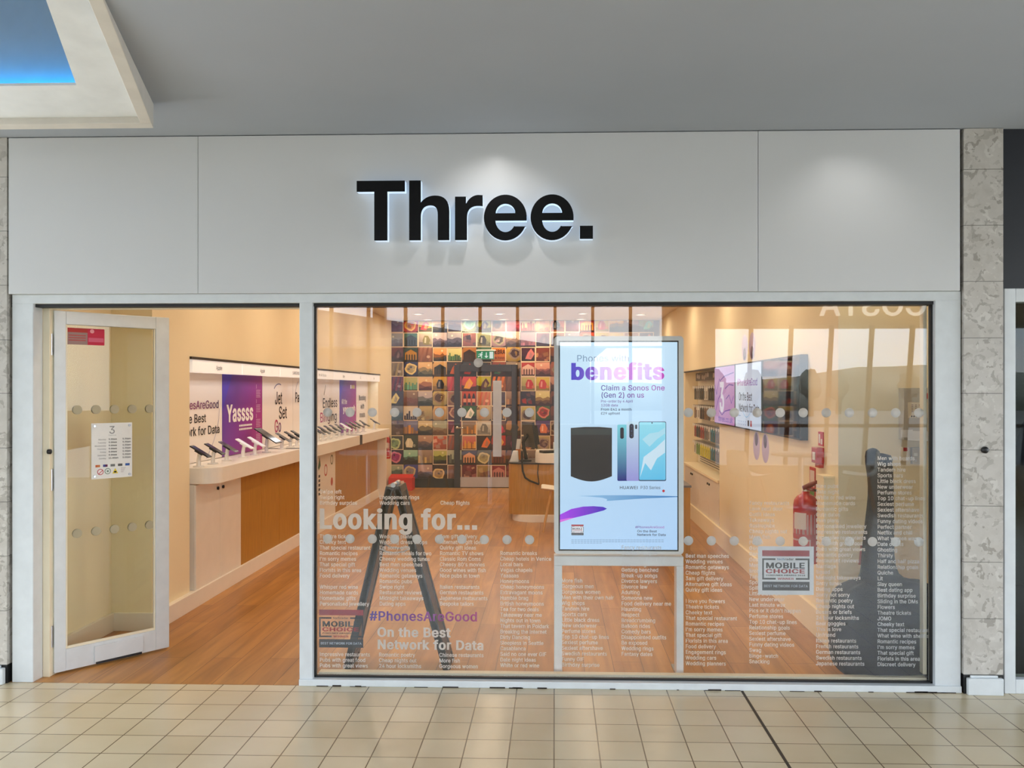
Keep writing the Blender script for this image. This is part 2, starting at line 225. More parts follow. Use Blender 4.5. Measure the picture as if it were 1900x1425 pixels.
 'o': [415, [207,-8,174,-5,144,3,117,16,93,35,72,58,56,85,44,116,37,150,34,187,37,225,44,260,56,291,72,318,93,341,117,360,144,374,174,382,207,384,241,382,271,374,299,360,323,341,343,318,359,291,371,260,379,225,381,187,379,150,371,116,359,85,343,58,323,35,299,16,271,3,241,-5], [207,46,231,49,252,55,270,66,285,80,298,97,307,117,314,139,318,163,319,187,318,212,314,236,307,258,298,278,285,296,270,310,252,321,231,328,207,330,184,328,163,321,145,310,130,296,118,278,108,258,102,236,98,212,96,187,98,163,102,139,108,117,118,97,130,80,145,66,163,55,184,49]],
 'p': [424, [53,-143,53,379,112,379,112,319,118,319,137,346,147,355,158,364,171,373,188,379,207,383,229,384,259,382,287,374,313,361,335,342,354,320,370,293,381,261,388,227,390,189,388,151,381,116,370,84,355,57,336,34,313,16,288,3,260,-6,229,-8,208,-7,189,-3,173,4,159,12,147,21,138,31,118,59,114,59,114,-143], [220,47,242,49,262,55,279,66,294,80,306,97,316,117,323,139,327,163,328,189,327,215,323,239,316,261,307,281,295,298,280,311,262,322,243,328,220,330,198,328,178,322,161,312,147,299,134,282,125,263,118,241,114,216,113,189,114,162,118,138,125,115,135,95,147,78,162,65,179,55,198,49]],
 'q': [424, [372,-143,311,-143,311,59,306,59,287,31,277,21,266,12,252,4,236,-3,217,-7,195,-8,165,-6,137,3,111,16,89,34,70,57,55,84,43,116,36,151,34,189,36,227,43,261,55,293,70,320,89,342,112,361,137,374,165,382,196,384,218,383,237,379,253,373,267,364,278,355,287,346,307,319,313,319,313,379,372,379], [205,47,226,49,246,55,263,65,278,78,290,95,299,115,306,138,310,162,312,189,310,216,306,241,300,263,290,282,278,299,263,312,246,322,227,328,205,330,182,328,162,322,145,311,130,298,118,281,108,261,102,239,98,215,96,189,98,163,102,139,109,117,118,97,130,80,145,66,162,55,182,49]],
 'r': [259, [53,0,53,379,112,379,112,321,115,321,124,339,137,354,152,367,171,377,191,383,213,385,229,384,243,384,243,322,230,324,207,326,190,324,174,321,159,315,146,306,135,296,126,284,119,269,115,254,114,237,114,0]],
 's': [365, [182,-8,157,-7,133,-3,112,3,93,12,76,24,62,38,50,54,41,73,36,94,94,107,101,87,111,72,124,60,141,52,160,47,181,45,206,47,227,53,244,62,258,74,265,88,268,103,266,115,262,126,254,136,243,144,229,150,212,155,149,170,118,180,92,192,72,208,58,227,50,249,47,274,49,295,55,314,65,332,79,347,95,360,115,370,137,378,161,383,187,384,212,383,234,379,254,372,271,363,286,352,299,339,309,324,318,308,324,290,268,277,262,291,254,304,243,316,228,325,210,331,187,333,166,331,147,326,131,317,119,305,111,292,109,277,110,264,115,253,124,243,136,235,152,229,172,223,229,209,261,200,287,187,306,171,320,153,328,131,331,107,329,85,323,65,312,47,298,31,281,18,260,6,236,-2,210,-7]],
 't': [227, [204,379,204,327,6,327,6,379], [65,471,126,471,126,98,127,83,130,70,136,61,144,55,156,51,170,50,185,51,202,54,213,2,192,-3,168,-4,138,-1,113,7,92,21,77,41,68,64,65,93]],
 'u': [410, [182,-5,158,-3,135,2,115,11,97,23,82,39,69,59,60,82,54,109,53,139,53,379,114,379,114,144,116,117,124,94,137,75,154,61,175,53,200,50,218,51,234,55,249,62,263,71,274,83,283,97,290,113,295,132,296,153,296,379,357,379,357,0,298,0,298,92,307,92,294,60,277,35,257,17,234,5,209,-3]],
 'v': [389, [163,0,17,379,84,379,165,155,187,87,206,21,184,21,203,87,224,155,305,379,371,379,226,0]],
 'w': [567, [138,0,23,379,87,379,133,214,154,137,175,41,165,41,186,135,206,214,252,379,316,379,362,214,382,136,402,41,391,41,413,135,434,214,480,379,545,379,429,0,368,0,319,172,305,225,291,280,277,338,291,338,277,280,263,225,248,172,199,0]],
 'x': [379, [21,0,171,218,171,171,29,379,100,379,147,306,179,253,207,206,175,206,202,253,233,306,282,379,352,379,209,169,209,214,358,0,287,0,231,85,200,136,173,182,205,182,178,136,148,85,91,0]],
 'y': [389, [47,-139,61,-86,71,-87,83,-89,94,-90,104,-89,113,-86,122,-81,130,-74,138,-64,145,-51,151,-36,163,-1,17,379,84,379,165,155,187,87,206,21,184,21,202,87,224,155,305,379,371,379,204,-58,196,-77,187,-93,177,-107,165,-119,153,-128,139,-136,125,-141,109,-144,91,-145,65,-143]],
 'z': [380, [42,0,42,46,254,320,254,323,48,323,48,379,333,379,333,331,126,60,126,56,339,56,339,0]],
 '0': [453, [227,-7,191,-3,158,7,130,24,105,48,85,77,69,113,60,144,53,178,49,214,48,254,49,294,53,330,60,364,69,395,85,431,106,461,130,484,159,502,191,512,227,516,262,512,295,502,323,484,348,461,368,431,384,395,393,364,400,330,404,294,405,254,404,214,400,178,393,144,384,113,368,77,348,48,323,24,295,7,263,-3], [227,50,250,52,271,60,290,74,306,92,320,116,330,144,338,176,342,213,344,254,342,295,338,332,330,365,320,393,306,416,290,435,271,449,250,457,227,460,203,457,182,449,163,435,147,416,134,393,123,365,115,332,111,295,109,254,111,213,115,176,123,144,134,116,147,92,163,74,182,60,203,52]],
 '1': [453, [76,0,76,55,391,55,391,0], [276,509,276,0,212,0,212,448,209,448,86,358,86,427,198,509]],
 '2': [453, [64,0,64,47,234,229,282,282,294,298,303,312,311,327,316,341,319,356,320,371,319,389,315,405,308,419,298,431,287,441,273,449,258,455,241,458,224,460,205,458,188,454,172,447,159,438,148,427,139,413,132,398,128,381,127,362,66,362,68,391,75,418,86,442,102,464,121,482,143,496,168,507,196,513,225,516,254,513,281,507,306,497,328,482,346,465,361,445,372,423,379,398,381,372,380,354,377,336,371,318,363,299,351,280,336,259,267,180,153,60,153,57,389,57,389,0]],
 '3': [453, [218,-7,188,-5,159,1,133,10,108,22,88,38,70,57,57,79,48,104,44,132,109,132,112,115,118,100,126,87,137,76,150,66,165,59,182,54,200,51,219,50,239,51,258,55,275,61,291,69,304,80,315,93,323,108,328,125,329,145,328,163,323,180,316,196,306,211,292,223,275,234,254,241,229,246,201,248,157,248,157,299,288,448,288,452,70,452,70,509,372,509,372,461,211,278,211,289,247,290,279,286,308,276,333,262,354,244,371,222,383,198,391,173,393,145,390,116,383,90,370,66,354,45,333,27,309,12,281,2,251,-5]],
 '4': [453, [40,105,40,158,247,509,311,509,109,166,109,163,413,163,413,105], [282,0,282,121,282,146,282,318,343,318,343,0]],
 '5': [453, [221,-7,192,-5,165,1,140,11,118,25,99,41,83,60,71,82,63,105,60,130,122,130,125,115,130,102,138,89,148,78,160,68,173,60,188,54,204,51,221,50,241,51,259,56,276,64,291,75,304,89,314,104,322,122,326,141,328,162,326,183,321,203,314,221,303,237,290,251,275,262,257,270,238,275,218,277,201,276,184,273,167,268,152,262,139,255,128,246,67,253,96,509,366,509,366,452,151,452,134,301,136,301,148,311,162,318,178,325,194,330,212,333,229,334,252,332,274,328,294,321,313,311,330,299,345,285,358,269,370,251,379,231,386,210,390,187,391,163,388,132,381,102,369,76,352,52,332,32,309,15,282,3,253,-4]],
 '6': [453, [226,-7,196,-4,168,3,142,15,119,31,100,51,84,74,73,101,66,130,64,162,65,187,71,212,80,239,93,268,112,302,137,340,252,509,322,509,151,261,145,261,151,270,157,279,165,288,174,295,184,302,196,307,208,311,221,313,235,314,265,312,291,305,316,295,337,280,355,262,370,240,380,215,387,187,389,157,387,127,379,98,368,73,352,50,333,30,310,14,284,3,257,-4], [226,48,245,50,263,55,279,63,293,73,304,86,314,101,322,119,326,137,327,157,326,178,322,196,314,213,304,228,293,241,279,251,263,259,245,264,226,265,207,264,190,259,174,252,160,241,148,229,138,214,131,197,126,179,125,158,126,138,131,119,138,102,148,86,160,73,174,63,190,55,207,50]],
 '7': [453, [97,0,323,448,323,452,62,452,62,509,391,509,391,449,165,0]],
 '8': [453, [226,-7,193,-5,163,1,136,11,111,25,91,42,74,62,62,84,54,109,52,135,53,156,58,176,65,195,75,212,87,228,101,241,117,252,134,260,153,265,153,267,129,276,109,289,93,308,80,330,73,354,70,380,73,405,79,429,90,450,106,469,124,485,146,498,170,508,197,514,226,516,255,514,282,508,306,498,328,485,346,469,361,450,373,429,379,405,382,380,379,354,372,330,359,308,343,289,323,276,300,267,300,265,319,260,335,252,351,241,365,228,377,212,387,195,395,176,399,156,401,135,398,109,391,84,378,62,362,42,341,25,317,11,289,1,259,-5], [226,49,248,50,267,54,285,60,300,69,313,79,323,91,331,106,335,121,337,139,335,157,330,173,322,189,312,202,298,213,283,223,265,230,247,234,226,235,206,234,187,230,169,223,154,213,140,202,130,189,122,173,117,157,115,139,117,121,121,106,129,91,139,79,152,69,167,60,185,54,205,50], [226,290,244,291,260,294,274,300,287,308,298,318,307,330,314,344,318,359,319,376,318,392,314,407,308,420,299,432,288,442,275,449,260,455,244,459,226,460,208,459,192,455,177,449,164,442,153,432,145,420,138,407,134,392,133,376,134,359,138,344,145,330,154,318,165,308,178,300,193,294,209,291]],
 '9': [453, [226,516,256,513,285,506,310,494,333,478,352,458,368,434,380,408,387,378,389,347,387,322,382,296,373,270,359,240,340,207,315,168,200,0,130,0,301,248,307,248,302,238,295,229,287,221,278,214,268,207,257,202,245,198,232,195,218,195,188,197,161,203,137,214,116,229,98,247,83,269,72,294,66,321,64,352,66,382,73,411,85,436,101,459,120,479,143,494,168,506,196,513], [226,460,207,459,190,454,174,446,160,435,148,423,138,407,131,390,127,372,125,352,127,331,131,313,138,295,148,280,160,268,174,257,190,250,207,245,226,243,245,245,263,249,279,257,293,267,305,280,314,295,322,312,326,330,327,350,326,371,322,390,314,407,305,422,293,435,279,446,263,454,245,459]],
 '.': [176, [50,0,50,76,126,76,126,0]],
 ',': [188, [38,-119,68,71,137,71,84,-119]],
 "'": [206, [78,318,70,509,136,509,128,318]],
 '#': [440, [242,0,326,509,377,509,294,0], [10,140,19,192,400,192,391,140], [64,0,147,509,198,509,115,0], [40,316,49,368,429,368,421,316]],
 '&': [448, [197,-7,165,-5,136,1,110,12,88,26,69,42,54,62,43,84,36,108,34,133,36,154,40,173,47,189,58,205,70,220,85,235,140,279,216,335,237,352,255,375,259,384,261,394,262,405,260,420,255,434,245,445,233,454,219,459,201,461,189,460,178,457,168,453,159,447,151,440,145,431,141,421,138,411,137,399,138,386,141,375,145,363,169,327,204,284,438,0,364,0,171,231,121,293,108,310,96,327,87,344,81,361,77,379,75,398,77,420,82,440,91,458,102,474,117,488,134,499,154,507,176,512,200,513,224,512,246,507,266,499,283,488,297,475,308,459,317,442,322,424,324,404,323,389,320,375,315,362,309,349,301,336,291,325,256,293,154,217,135,202,121,188,110,174,103,161,98,146,97,131,98,115,102,101,109,87,118,76,130,66,143,57,158,51,175,48,193,46,213,48,232,52,251,59,269,69,286,81,301,95,315,112,327,131,336,151,343,174,348,198,349,224,408,224,406,194,403,167,397,144,389,124,380,107,371,92,345,62,333,47,315,30,294,17,271,7,246,-1,221,-5]],
 '-': [453, [337,244,337,188,114,188,114,244]],
 '(': [273, [89,207,90,244,94,283,101,324,107,354,114,384,122,413,132,441,145,477,160,510,177,539,236,539,219,503,204,466,191,428,179,390,169,351,161,313,156,276,152,241,151,207,152,176,155,145,160,115,167,83,177,50,188,16,198,-10,209,-38,222,-66,236,-96,177,-96,156,-59,139,-21,124,16,111,55,102,93,95,131,90,169]],
 ')': [273, [37,-96,52,-66,64,-37,76,-9,86,18,97,52,106,85,113,116,118,147,121,177,122,207,121,241,117,276,112,313,104,351,94,390,82,428,69,466,54,503,37,539,97,539,113,510,128,477,142,441,151,413,159,384,167,354,173,323,179,283,183,244,184,207,183,168,178,130,171,92,161,53,149,15,134,-22,117,-59,97,-96]],
 '£': [425, [37,41,37,57,55,59,69,64,80,74,87,87,92,104,93,125,85,358,86,387,92,414,102,439,116,461,134,480,156,495,181,506,209,513,239,516,265,514,288,508,310,499,330,487,347,472,362,454,374,433,382,411,387,385,328,377,323,400,313,420,300,437,283,449,263,456,240,459,219,457,202,453,186,446,173,436,163,424,155,410,149,395,146,378,146,360,153,127,153,113,150,100,145,89,139,79,132,71,123,64,92,49,61,42], [37,0,37,57,301,57,311,57,318,60,324,63,327,69,329,76,330,85,330,107,388,107,388,91,385,63,378,40,366,23,349,10,327,3,299,0], [37,229,37,280,311,280,311,229]],
 '!': [196, [67,160,63,509,132,509,128,160], [98,-4,86,-3,75,1,66,9,58,18,54,29,52,41,54,53,58,64,66,73,75,80,86,85,98,86,110,85,121,80,130,73,138,64,142,53,143,41,142,29,138,18,130,9,121,1,110,-3]],
 '/': [249, [235,533,71,-76,14,-76,178,533]],
 ':': [188, [95,-4,83,-3,73,1,63,9,55,18,51,29,50,41,51,53,55,64,63,73,73,81,83,85,95,87,107,85,118,81,128,73,135,64,140,53,141,41,140,29,135,18,128,9,118,1,107,-3], [95,271,83,272,73,277,63,284,55,294,51,304,50,316,51,328,55,339,63,349,73,356,83,360,95,362,107,360,118,356,128,349,135,339,140,328,141,316,140,304,135,294,128,284,118,277,107,272]],
 '?': [359, [132,152,132,159,133,187,136,211,141,230,148,245,157,258,168,269,209,298,223,309,236,321,247,334,255,349,260,365,262,384,260,399,257,413,250,425,242,436,232,445,220,452,207,457,193,461,178,462,163,461,150,458,137,453,125,446,115,437,106,425,99,412,94,396,92,378,27,378,30,406,38,430,49,452,64,471,82,487,103,499,126,508,151,514,178,516,206,514,232,508,255,498,275,486,292,470,306,451,316,430,322,407,324,382,322,356,316,332,306,311,292,292,275,276,254,261,219,235,211,226,204,216,200,205,196,192,194,177,194,158,194,152], [164,-4,152,-3,141,1,131,9,124,18,120,29,118,41,120,53,124,64,131,73,141,80,152,85,164,86,176,85,186,80,196,73,203,64,208,53,209,41,208,29,203,18,196,9,186,1,176,-3]],
 ' ': [188],
}
ADV, TRI = {}, {}
def _wn(p, loops):
    w = 0
    for L in loops:
        for i in range(len(L)):
            a = L[i]; b = L[(i + 1) % len(L)]
            if a[1] <= p[1]:
                if b[1] > p[1] and (b[0] - a[0]) * (p[1] - a[1]) - (p[0] - a[0]) * (b[1] - a[1]) > 0: w += 1
            elif b[1] <= p[1] and (b[0] - a[0]) * (p[1] - a[1]) - (p[0] - a[0]) * (b[1] - a[1]) < 0: w -= 1
    return w
def fill(loops):
    vs, es = [], []
    for L in loops:
        k = len(vs); vs += [Vector(p) for p in L]; es += [(k + i, k + (i + 1) % len(L)) for i in range(len(L))]
    r = delaunay_2d_cdt(vs, es, [], 0, 1e-7)
    V, F = r[0], r[2]
    T = []
    for f in F:
        c = sum((V[i] for i in f), Vector((0, 0))) / len(f)
        if _wn(c, loops) != 0: T.append(tuple(f))
    return [(v.x, v.y) for v in V], T
def _dec(ch):
    row = GLYPH[ch]
    return row[0], [[(L[i], L[i + 1]) for i in range(0, len(L), 2)] for L in row[1:]]
def glyph(ch, bold):
    key = (ch, bold)
    if key not in TRI:
        adv, loops = _dec(ch)
        res = []
        for L in loops:
            out = []; n = len(L)
            for i in range(n):
                a, b, c = Vector(L[i - 1]), Vector(L[i]), Vector(L[(i + 1) % n])
                d1 = (b - a).normalized(); d2 = (c - b).normalized()
                n1 = Vector((-d1.y, d1.x)); n2 = Vector((-d2.y, d2.x))     # loops run clockwise: left normal points outwards
                m = n1 + n2
                m = m / max(0.5, m.dot(n1)) if m.length > 1e-6 else n1
                out.append((b.x + m.x * bold * 1.0, b.y + m.y * bold * 0.55))
            res.append(out)
        TRI[key] = fill(res) if res else ([], [])
        ADV[key] = adv + bold * 1.3
    return ADV[key], TRI[key]

class MB:
    def __init__(s): s.v, s.f, s.m, s.c, s.sm = [], [], [], [], []
    def add(s, pts, faces, mi=0, col=(1, 1, 1, 1), smooth=False):
        k = len(s.v)
        for p in pts:
            p = Vector(p); s.v.append(p); s.c.append(col(p) if callable(col) else col)
        for f in faces: s.f.append(tuple(k + i for i in f)); s.m.append(mi); s.sm.append(smooth)
    def box(s, x0, x1, y0, y1, z0, z1, mi=0, col=(1, 1, 1, 1)):
        x0, x1 = min(x0, x1), max(x0, x1); y0, y1 = min(y0, y1), max(y0, y1); z0, z1 = min(z0, z1), max(z0, z1)
        s.add([(x0, y0, z0), (x1, y0, z0), (x1, y1, z0), (x0, y1, z0), (x0, y0, z1), (x1, y0, z1), (x1, y1, z1), (x0, y1, z1)],
              [(0, 3, 2, 1), (4, 5, 6, 7), (0, 1, 5, 4), (1, 2, 6, 5), (2, 3, 7, 6), (3, 0, 4, 7)], mi, col)
    def obox(s, O, U, V, N, u0, u1, v0, v1, n0, n1, mi=0, col=(1, 1, 1, 1)):
        O, U, V, N = Vector(O), Vector(U), Vector(V), Vector(N)
        P = [O + U * a + V * b + N * c for c in (n0, n1) for a, b in ((u0, v0), (u1, v0), (u1, v1), (u0, v1))]
        F = [(0, 3, 2, 1), (4, 5, 6, 7), (0, 1, 5, 4), (1, 2, 6, 5), (2, 3, 7, 6), (3, 0, 4, 7)]
        if U.cross(V).dot(N) * (n1 - n0) < 0: F = [tuple(reversed(f)) for f in F]
        s.add(P, F, mi, col)
    def tube(s, pts, r, n=10, mi=0, col=(1, 1, 1, 1), caps=True):
        pts = [Vector(p) for p in pts]; rs = r if isinstance(r, (list, tuple)) else [r] * len(pts)
        P, F = [], []; up = None
        for i, p in enumerate(pts):
            d = (pts[min(i + 1, len(pts) - 1)] - pts[max(i - 1, 0)]).normalized()
            if up is None:
                up = Vector((0, 0, 1)) if abs(d.z) < 0.9 else Vector((1, 0, 0))
            a = d.cross(up).normalized(); b = a.cross(d).normalized(); up = b
            for k in range(n):
                t = 2 * math.pi * k / n; P.append(p + a * math.cos(t) * rs[i] + b * math.sin(t) * rs[i])
        for i in range(len(pts) - 1):
            for k in range(n):
                F.append((i * n + k, i * n + (k + 1) % n, (i + 1) * n + (k + 1) % n, (i + 1) * n + k))
        s.add(P, F, mi, col, True)
        if caps:
            s.add(P[:n], [tuple(reversed(range(n)))], mi, col); s.add(P[-n:], [tuple(range(n))], mi, col)
    def lathe(s, prof, c, n=24, mi=0, axis='z', col=(1, 1, 1, 1), caps=True):
        P, F = [], []; c = Vector(c)
        for r, z in prof:
            for k in range(n):
                t = 2 * math.pi * k / n; x, y = r * math.cos(t), r * math.sin(t)
                P.append(c + (Vector((x, y, z)) if axis == 'z' else Vector((x, z, -y)) if axis == 'y' else Vector((z, x, y))))
        for i in range(len(prof) - 1):
            for k in range(n): F.append((i * n + k, i * n + (k + 1) % n, (i + 1) * n + (k + 1) % n, (i + 1) * n + k))
        s.add(P, F, mi, col, True)
        if not caps: return
        s.add(P[:n], [tuple(reversed(range(n)))], mi, col); s.add(P[-n:], [tuple(range(n))], mi, col)
    def shape(s, loops, O, U, V, mi=0, col=(1, 1, 1, 1), depth=0.0, side=None):
        """filled outline (u, v) on the plane O + uU + vV; depth extrudes it to the far side of the viewer"""
        O, U, V = Vector(O), Vector(U), Vector(V); N = U.cross(V).normalized()
        vs, T = fill(loops)
        T = [t if _cr(vs, t) > 0 else tuple(reversed(t)) for t in T]
        s.add([O + U * a + V * b for a, b in vs], T, mi, col)
        if depth:
            s.add([O + U * a + V * b - N * depth for a, b in vs], [tuple(reversed(t)) for t in T], mi if side is None else side, col)
            for L in loops:
                n = len(L)
                P = [O + U * a + V * b for a, b in L] + [O + U * a + V * b - N * depth for a, b in L]
                s.add(P, [(i, n + i, n + (i + 1) % n, (i + 1) % n) for i in range(n)], mi if side is None else side, col)
    def rect(s, O, U, V, u0, u1, v0, v1, mi=0, col=(1, 1, 1, 1)):
        O, U, V = Vector(O), Vector(U), Vector(V)
        s.add([O + U * u0 + V * v0, O + U * u1 + V * v0, O + U * u1 + V * v1, O + U * u0 + V * v1], [(0, 1, 2, 3)], mi, col)
    def disc(s, O, U, V, u, v, ru, rv=None, mi=0, col=(1, 1, 1, 1), n=24):
        O, U, V = Vector(O), Vector(U), Vector(V); rv = rv or ru
        s.add([O + U * (u + ru * math.cos(2 * math.pi * k / n)) + V * (v + rv * math.sin(2 * math.pi * k / n)) for k in range(n)], [tuple(range(n))], mi, col)
    def text(s, t, O, U, V, cap, bold=18, mi=0, col=(1, 1, 1, 1), width=None, align='l', track=0.0):
        O, U, V = Vector(O), Vector(U), Vector(V); k = cap / (509.0 + bold * 1.1)
        total = sum(glyph(c, bold)[0] + track for c in t) * k
        kx = k * (width / total) if width else k
        x = 0.0
        if align == 'c': x = -total * kx / k / 2
        if align == 'r': x = -total * kx / k
        for c in t:
            a, (vs, T) = glyph(c, bold)
            s.add([O + U * (x + p[0] * kx) + V * (p[1] * k) for p in vs], T, mi, col)
            x += (a + track) * kx
    def build(s, name, mats, parent=None, bevel=0.0, smooth=False, seg=2, base=None):
        me = bpy.data.meshes.new(name)
        if parent is not None: org = parent.matrix_basis.translation.copy(); pp = parent
        else:
            if base is None:
                xs = [p.x for p in s.v]; ys = [p.y for p in s.v]; zs = [p.z for p in s.v]
                base = ((min(xs) + max(xs)) / 2, (min(ys) + max(ys)) / 2, min(zs))
            org = Vector(base)
        if parent is not None and parent.parent is not None: org = org + parent.parent.matrix_basis.translation
        me.from_pydata([tuple(p - org) for p in s.v], [], s.f)
        for q, mi, sm in zip(me.polygons, s.m, s.sm): q.material_index = mi; q.use_smooth = sm or smooth
        if any(tuple(c) != (1, 1, 1, 1) for c in s.c):
            at_ = me.color_attributes.new('Col', 'FLOAT_COLOR', 'POINT')
            at_.data.foreach_set('color', [x for c in s.c for x in c])
        for m in (mats if isinstance(mats, (list, tuple)) else [mats]): me.materials.append(m)
        o = bpy.data.objects.new(name, me); COL.objects.link(o)
        if parent is not None: o.parent = parent
        else: o.location = org
        if bevel:
            b = o.modifiers.new('edge', 'BEVEL'); b.width = bevel; b.segments = seg; b.limit_method = 'ANGLE'; b.angle_limit = math.radians(40)
        return o
def _cr(vs, t):
    a, b, c = vs[t[0]], vs[t[1]], vs[t[2]]
    return (b[0] - a[0]) * (c[1] - a[1]) - (b[1] - a[1]) * (c[0] - a[0])

def tag(o, label, cat, group=None, kind=None):
    o['label'] = label
    if cat: o['category'] = cat
    if group: o['group'] = group
    if kind: o['kind'] = kind
    return o
def thing(name, label, cat, loc, group=None, kind=None):
    o = bpy.data.objects.new(name, None); COL.objects.link(o); o.location = loc; o.empty_display_size = 0.1
    return tag(o, label, cat, group, kind)
def copy_tree(o, dloc=(0, 0, 0), parent=None):
    c = o.copy(); COL.objects.link(c)
    if parent is not None: c.parent = parent
    else: c.location = o.location + Vector(dloc)
    for ch in list(o.children): copy_tree(ch, parent=c)
    return c
ORD = ['first', 'second', 'third', 'fourth', 'fifth', 'sixth', 'seventh', 'eighth', 'ninth', 'tenth', 'eleventh', 'twelfth', 'thirteenth',
       'fourteenth', 'fifteenth', 'sixteenth', 'seventeenth', 'eighteenth', 'nineteenth', 'twentieth', 'twenty-first', 'twenty-second',
       'twenty-third', 'twenty-fourth', 'twenty-fifth', 'twenty-sixth', 'twenty-seventh', 'twenty-eighth']
def rrect(x0, x1, y0, y1, r, n=5):
    P = []
    for cx, cy, a0 in ((x1 - r, y0 + r, -90), (x1 - r, y1 - r, 0), (x0 + r, y1 - r, 90), (x0 + r, y0 + r, 180)):
        for i in range(n + 1):
            a = math.radians(a0 + 90.0 * i / n); P.append((cx + r * math.cos(a), cy + r * math.sin(a)))
    return P
def ell(cx, cy, rx, ry, a0, a1, n):
    return [(cx + rx * math.cos(math.radians(a0 + (a1 - a0) * i / n)), cy + ry * math.sin(math.radians(a0 + (a1 - a0) * i / n))) for i in range(n + 1)]
def grad(p0, p1, c0, c1):
    p0, p1 = Vector(p0), Vector(p1); d = p1 - p0; q = d.length_squared; c0, c1 = lin(c0), lin(c1)
    def f(p):
        t = max(0.0, min(1.0, (p - p0).dot(d) / q)); return tuple(c0[i] + (c1[i] - c0[i]) * t for i in range(3)) + (1.0,)
    return f
XP, ZP, YP = Vector((1, 0, 0)), Vector((0, 0, 1)), Vector((0, 1, 0))
PRINT = mat_print('printed_ink'); VINYL = mat_print('vinyl_ink', rough=0.5); ETCH = mat_etch('etched_vinyl_ink'); LCD = mat_print('screen_picture', rough=0.08, emission=1.0, spec=0.5)

# ------------------------------------------------------------------ materials
M_FASCIA = mat('fascia_laminate', (210, 211, 212), 0.3, noise=0.02, nscale=1.5)
M_FRAME = mat('painted_frame', (214, 219, 222), 0.35, noise=0.04, nscale=14)
M_FRAME_IN = mat('cream_frame', (236, 226, 200), 0.4, noise=0.03)
M_GASKET = mat('black_gasket', (22, 22, 22), 0.5)
M_CEIL = mat('mall_ceiling', (163, 168, 176), 0.85, noise=0.03, nscale=1.2)
M_WALL = mat('shop_wall', (244, 230, 196), 0.7, noise=0.02, nscale=2)
M_SCEIL = mat('shop_ceiling', (238, 230, 212), 0.8, noise=0.02)
M_WHITE = mat('white_lacquer', (240, 234, 224), 0.35, noise=0.02)
M_WOODV = mat('oak_veneer', (182, 132, 56), 0.4, noise=0.14, nscale=6, stretch=(14, 14, 0.8))
M_BLACK = mat('black_plastic', (20, 20, 22), 0.35)
M_DARK = mat('dark_metal', (38, 38, 42), 0.4, 0.3)
M_STEEL = mat('brushed_steel', (190, 192, 196), 0.3, 0.9, stretch=(1, 1, 40))
M_CHROME = mat('chrome', (210, 210, 212), 0.12, 1.0)
M_RED = mat('red_enamel', (186, 22, 22), 0.25, noise=0.04)
M_GREYP = mat('grey_plastic', (186, 180, 168), 0.45)
M_PALEP = mat('cream_plastic', (226, 216, 196), 0.4)
M_PAPER = mat('paper_white', (232, 232, 230), 0.6)
M_GLASS = mat_glass('shopfront_glass', 0.052, (0.985, 0.99, 0.985))
M_DGLASS = mat_glass('door_glass', 0.022, (0.93, 0.95, 0.90))
M_WGLASS = mat_glass('window_wall_glass', 0.03)
def marble():
    m = bpy.data.materials.new('speckled_marble'); m.use_nodes = True; n = m.node_tree; b = n.nodes['Principled BSDF']
    t = n.nodes.new('ShaderNodeTexCoord'); v = n.nodes.new('ShaderNodeTexVoronoi'); z = n.nodes.new('ShaderNodeTexNoise')
    v.inputs['Scale'].default_value = 40; z.inputs['Scale'].default_value = 11; z.inputs['Detail'].default_value = 8
    mpn = n.nodes.new('ShaderNodeMix'); mpn.data_type = 'VECTOR'; mpn.inputs['Factor'].default_value = 0.2
    n.links.new(t.outputs['Object'], mpn.inputs['A']); n.links.new(z.outputs['Color'], mpn.inputs['B'])
    n.links.new(mpn.outputs['Result'], v.inputs['Vector']); n.links.new(t.outputs['Object'], z.inputs['Vector'])
    sx = n.nodes.new('ShaderNodeSeparateColor'); n.links.new(v.outputs['Color'], sx.inputs[0])
    r = n.nodes.new('ShaderNodeValToRGB'); e = r.color_ramp.elements
    e[0].position = 0.0; e[0].color = lin((182, 177, 169)); e[1].position = 1.0; e[1].color = lin((206, 202, 195))
    x = e.new(0.12); x.color = lin((160, 154, 146)); x = e.new(0.2); x.color = lin((192, 187, 180)); x = e.new(0.8); x.color = lin((196, 191, 184))
    n.links.new(sx.outputs[0], r.inputs['Fac'])
    r2 = n.nodes.new('ShaderNodeValToRGB'); r2.color_ramp.elements[0].position = 0.25; r2.color_ramp.elements[0].color = (0.86, 0.85, 0.83, 1); r2.color_ramp.elements[1].position = 0.6
    n.links.new(z.outputs['Fac'], r2.inputs['Fac'])
    q = n.nodes.new('ShaderNodeMix'); q.data_type = 'RGBA'; q.blend_type = 'MULTIPLY'; q.inputs['Factor'].default_value = 1
    n.links.new(r.outputs['Color'], q.inputs['A']); n.links.new(r2.outputs['Color'], q.inputs['B']); n.links.new(q.outputs['Result'], b.inputs['Base Color'])
    b.inputs['Roughness'].default_value = 0.3
    return m
M_MARBLE = marble()

def struct(name, mb, mats, label=None, parent=None, bevel=0.0, cat=None):
    o = mb.build(name, mats, parent, bevel)
    if parent is None: o['kind'] = 'structure'
    if label: o['label'] = label
    return o

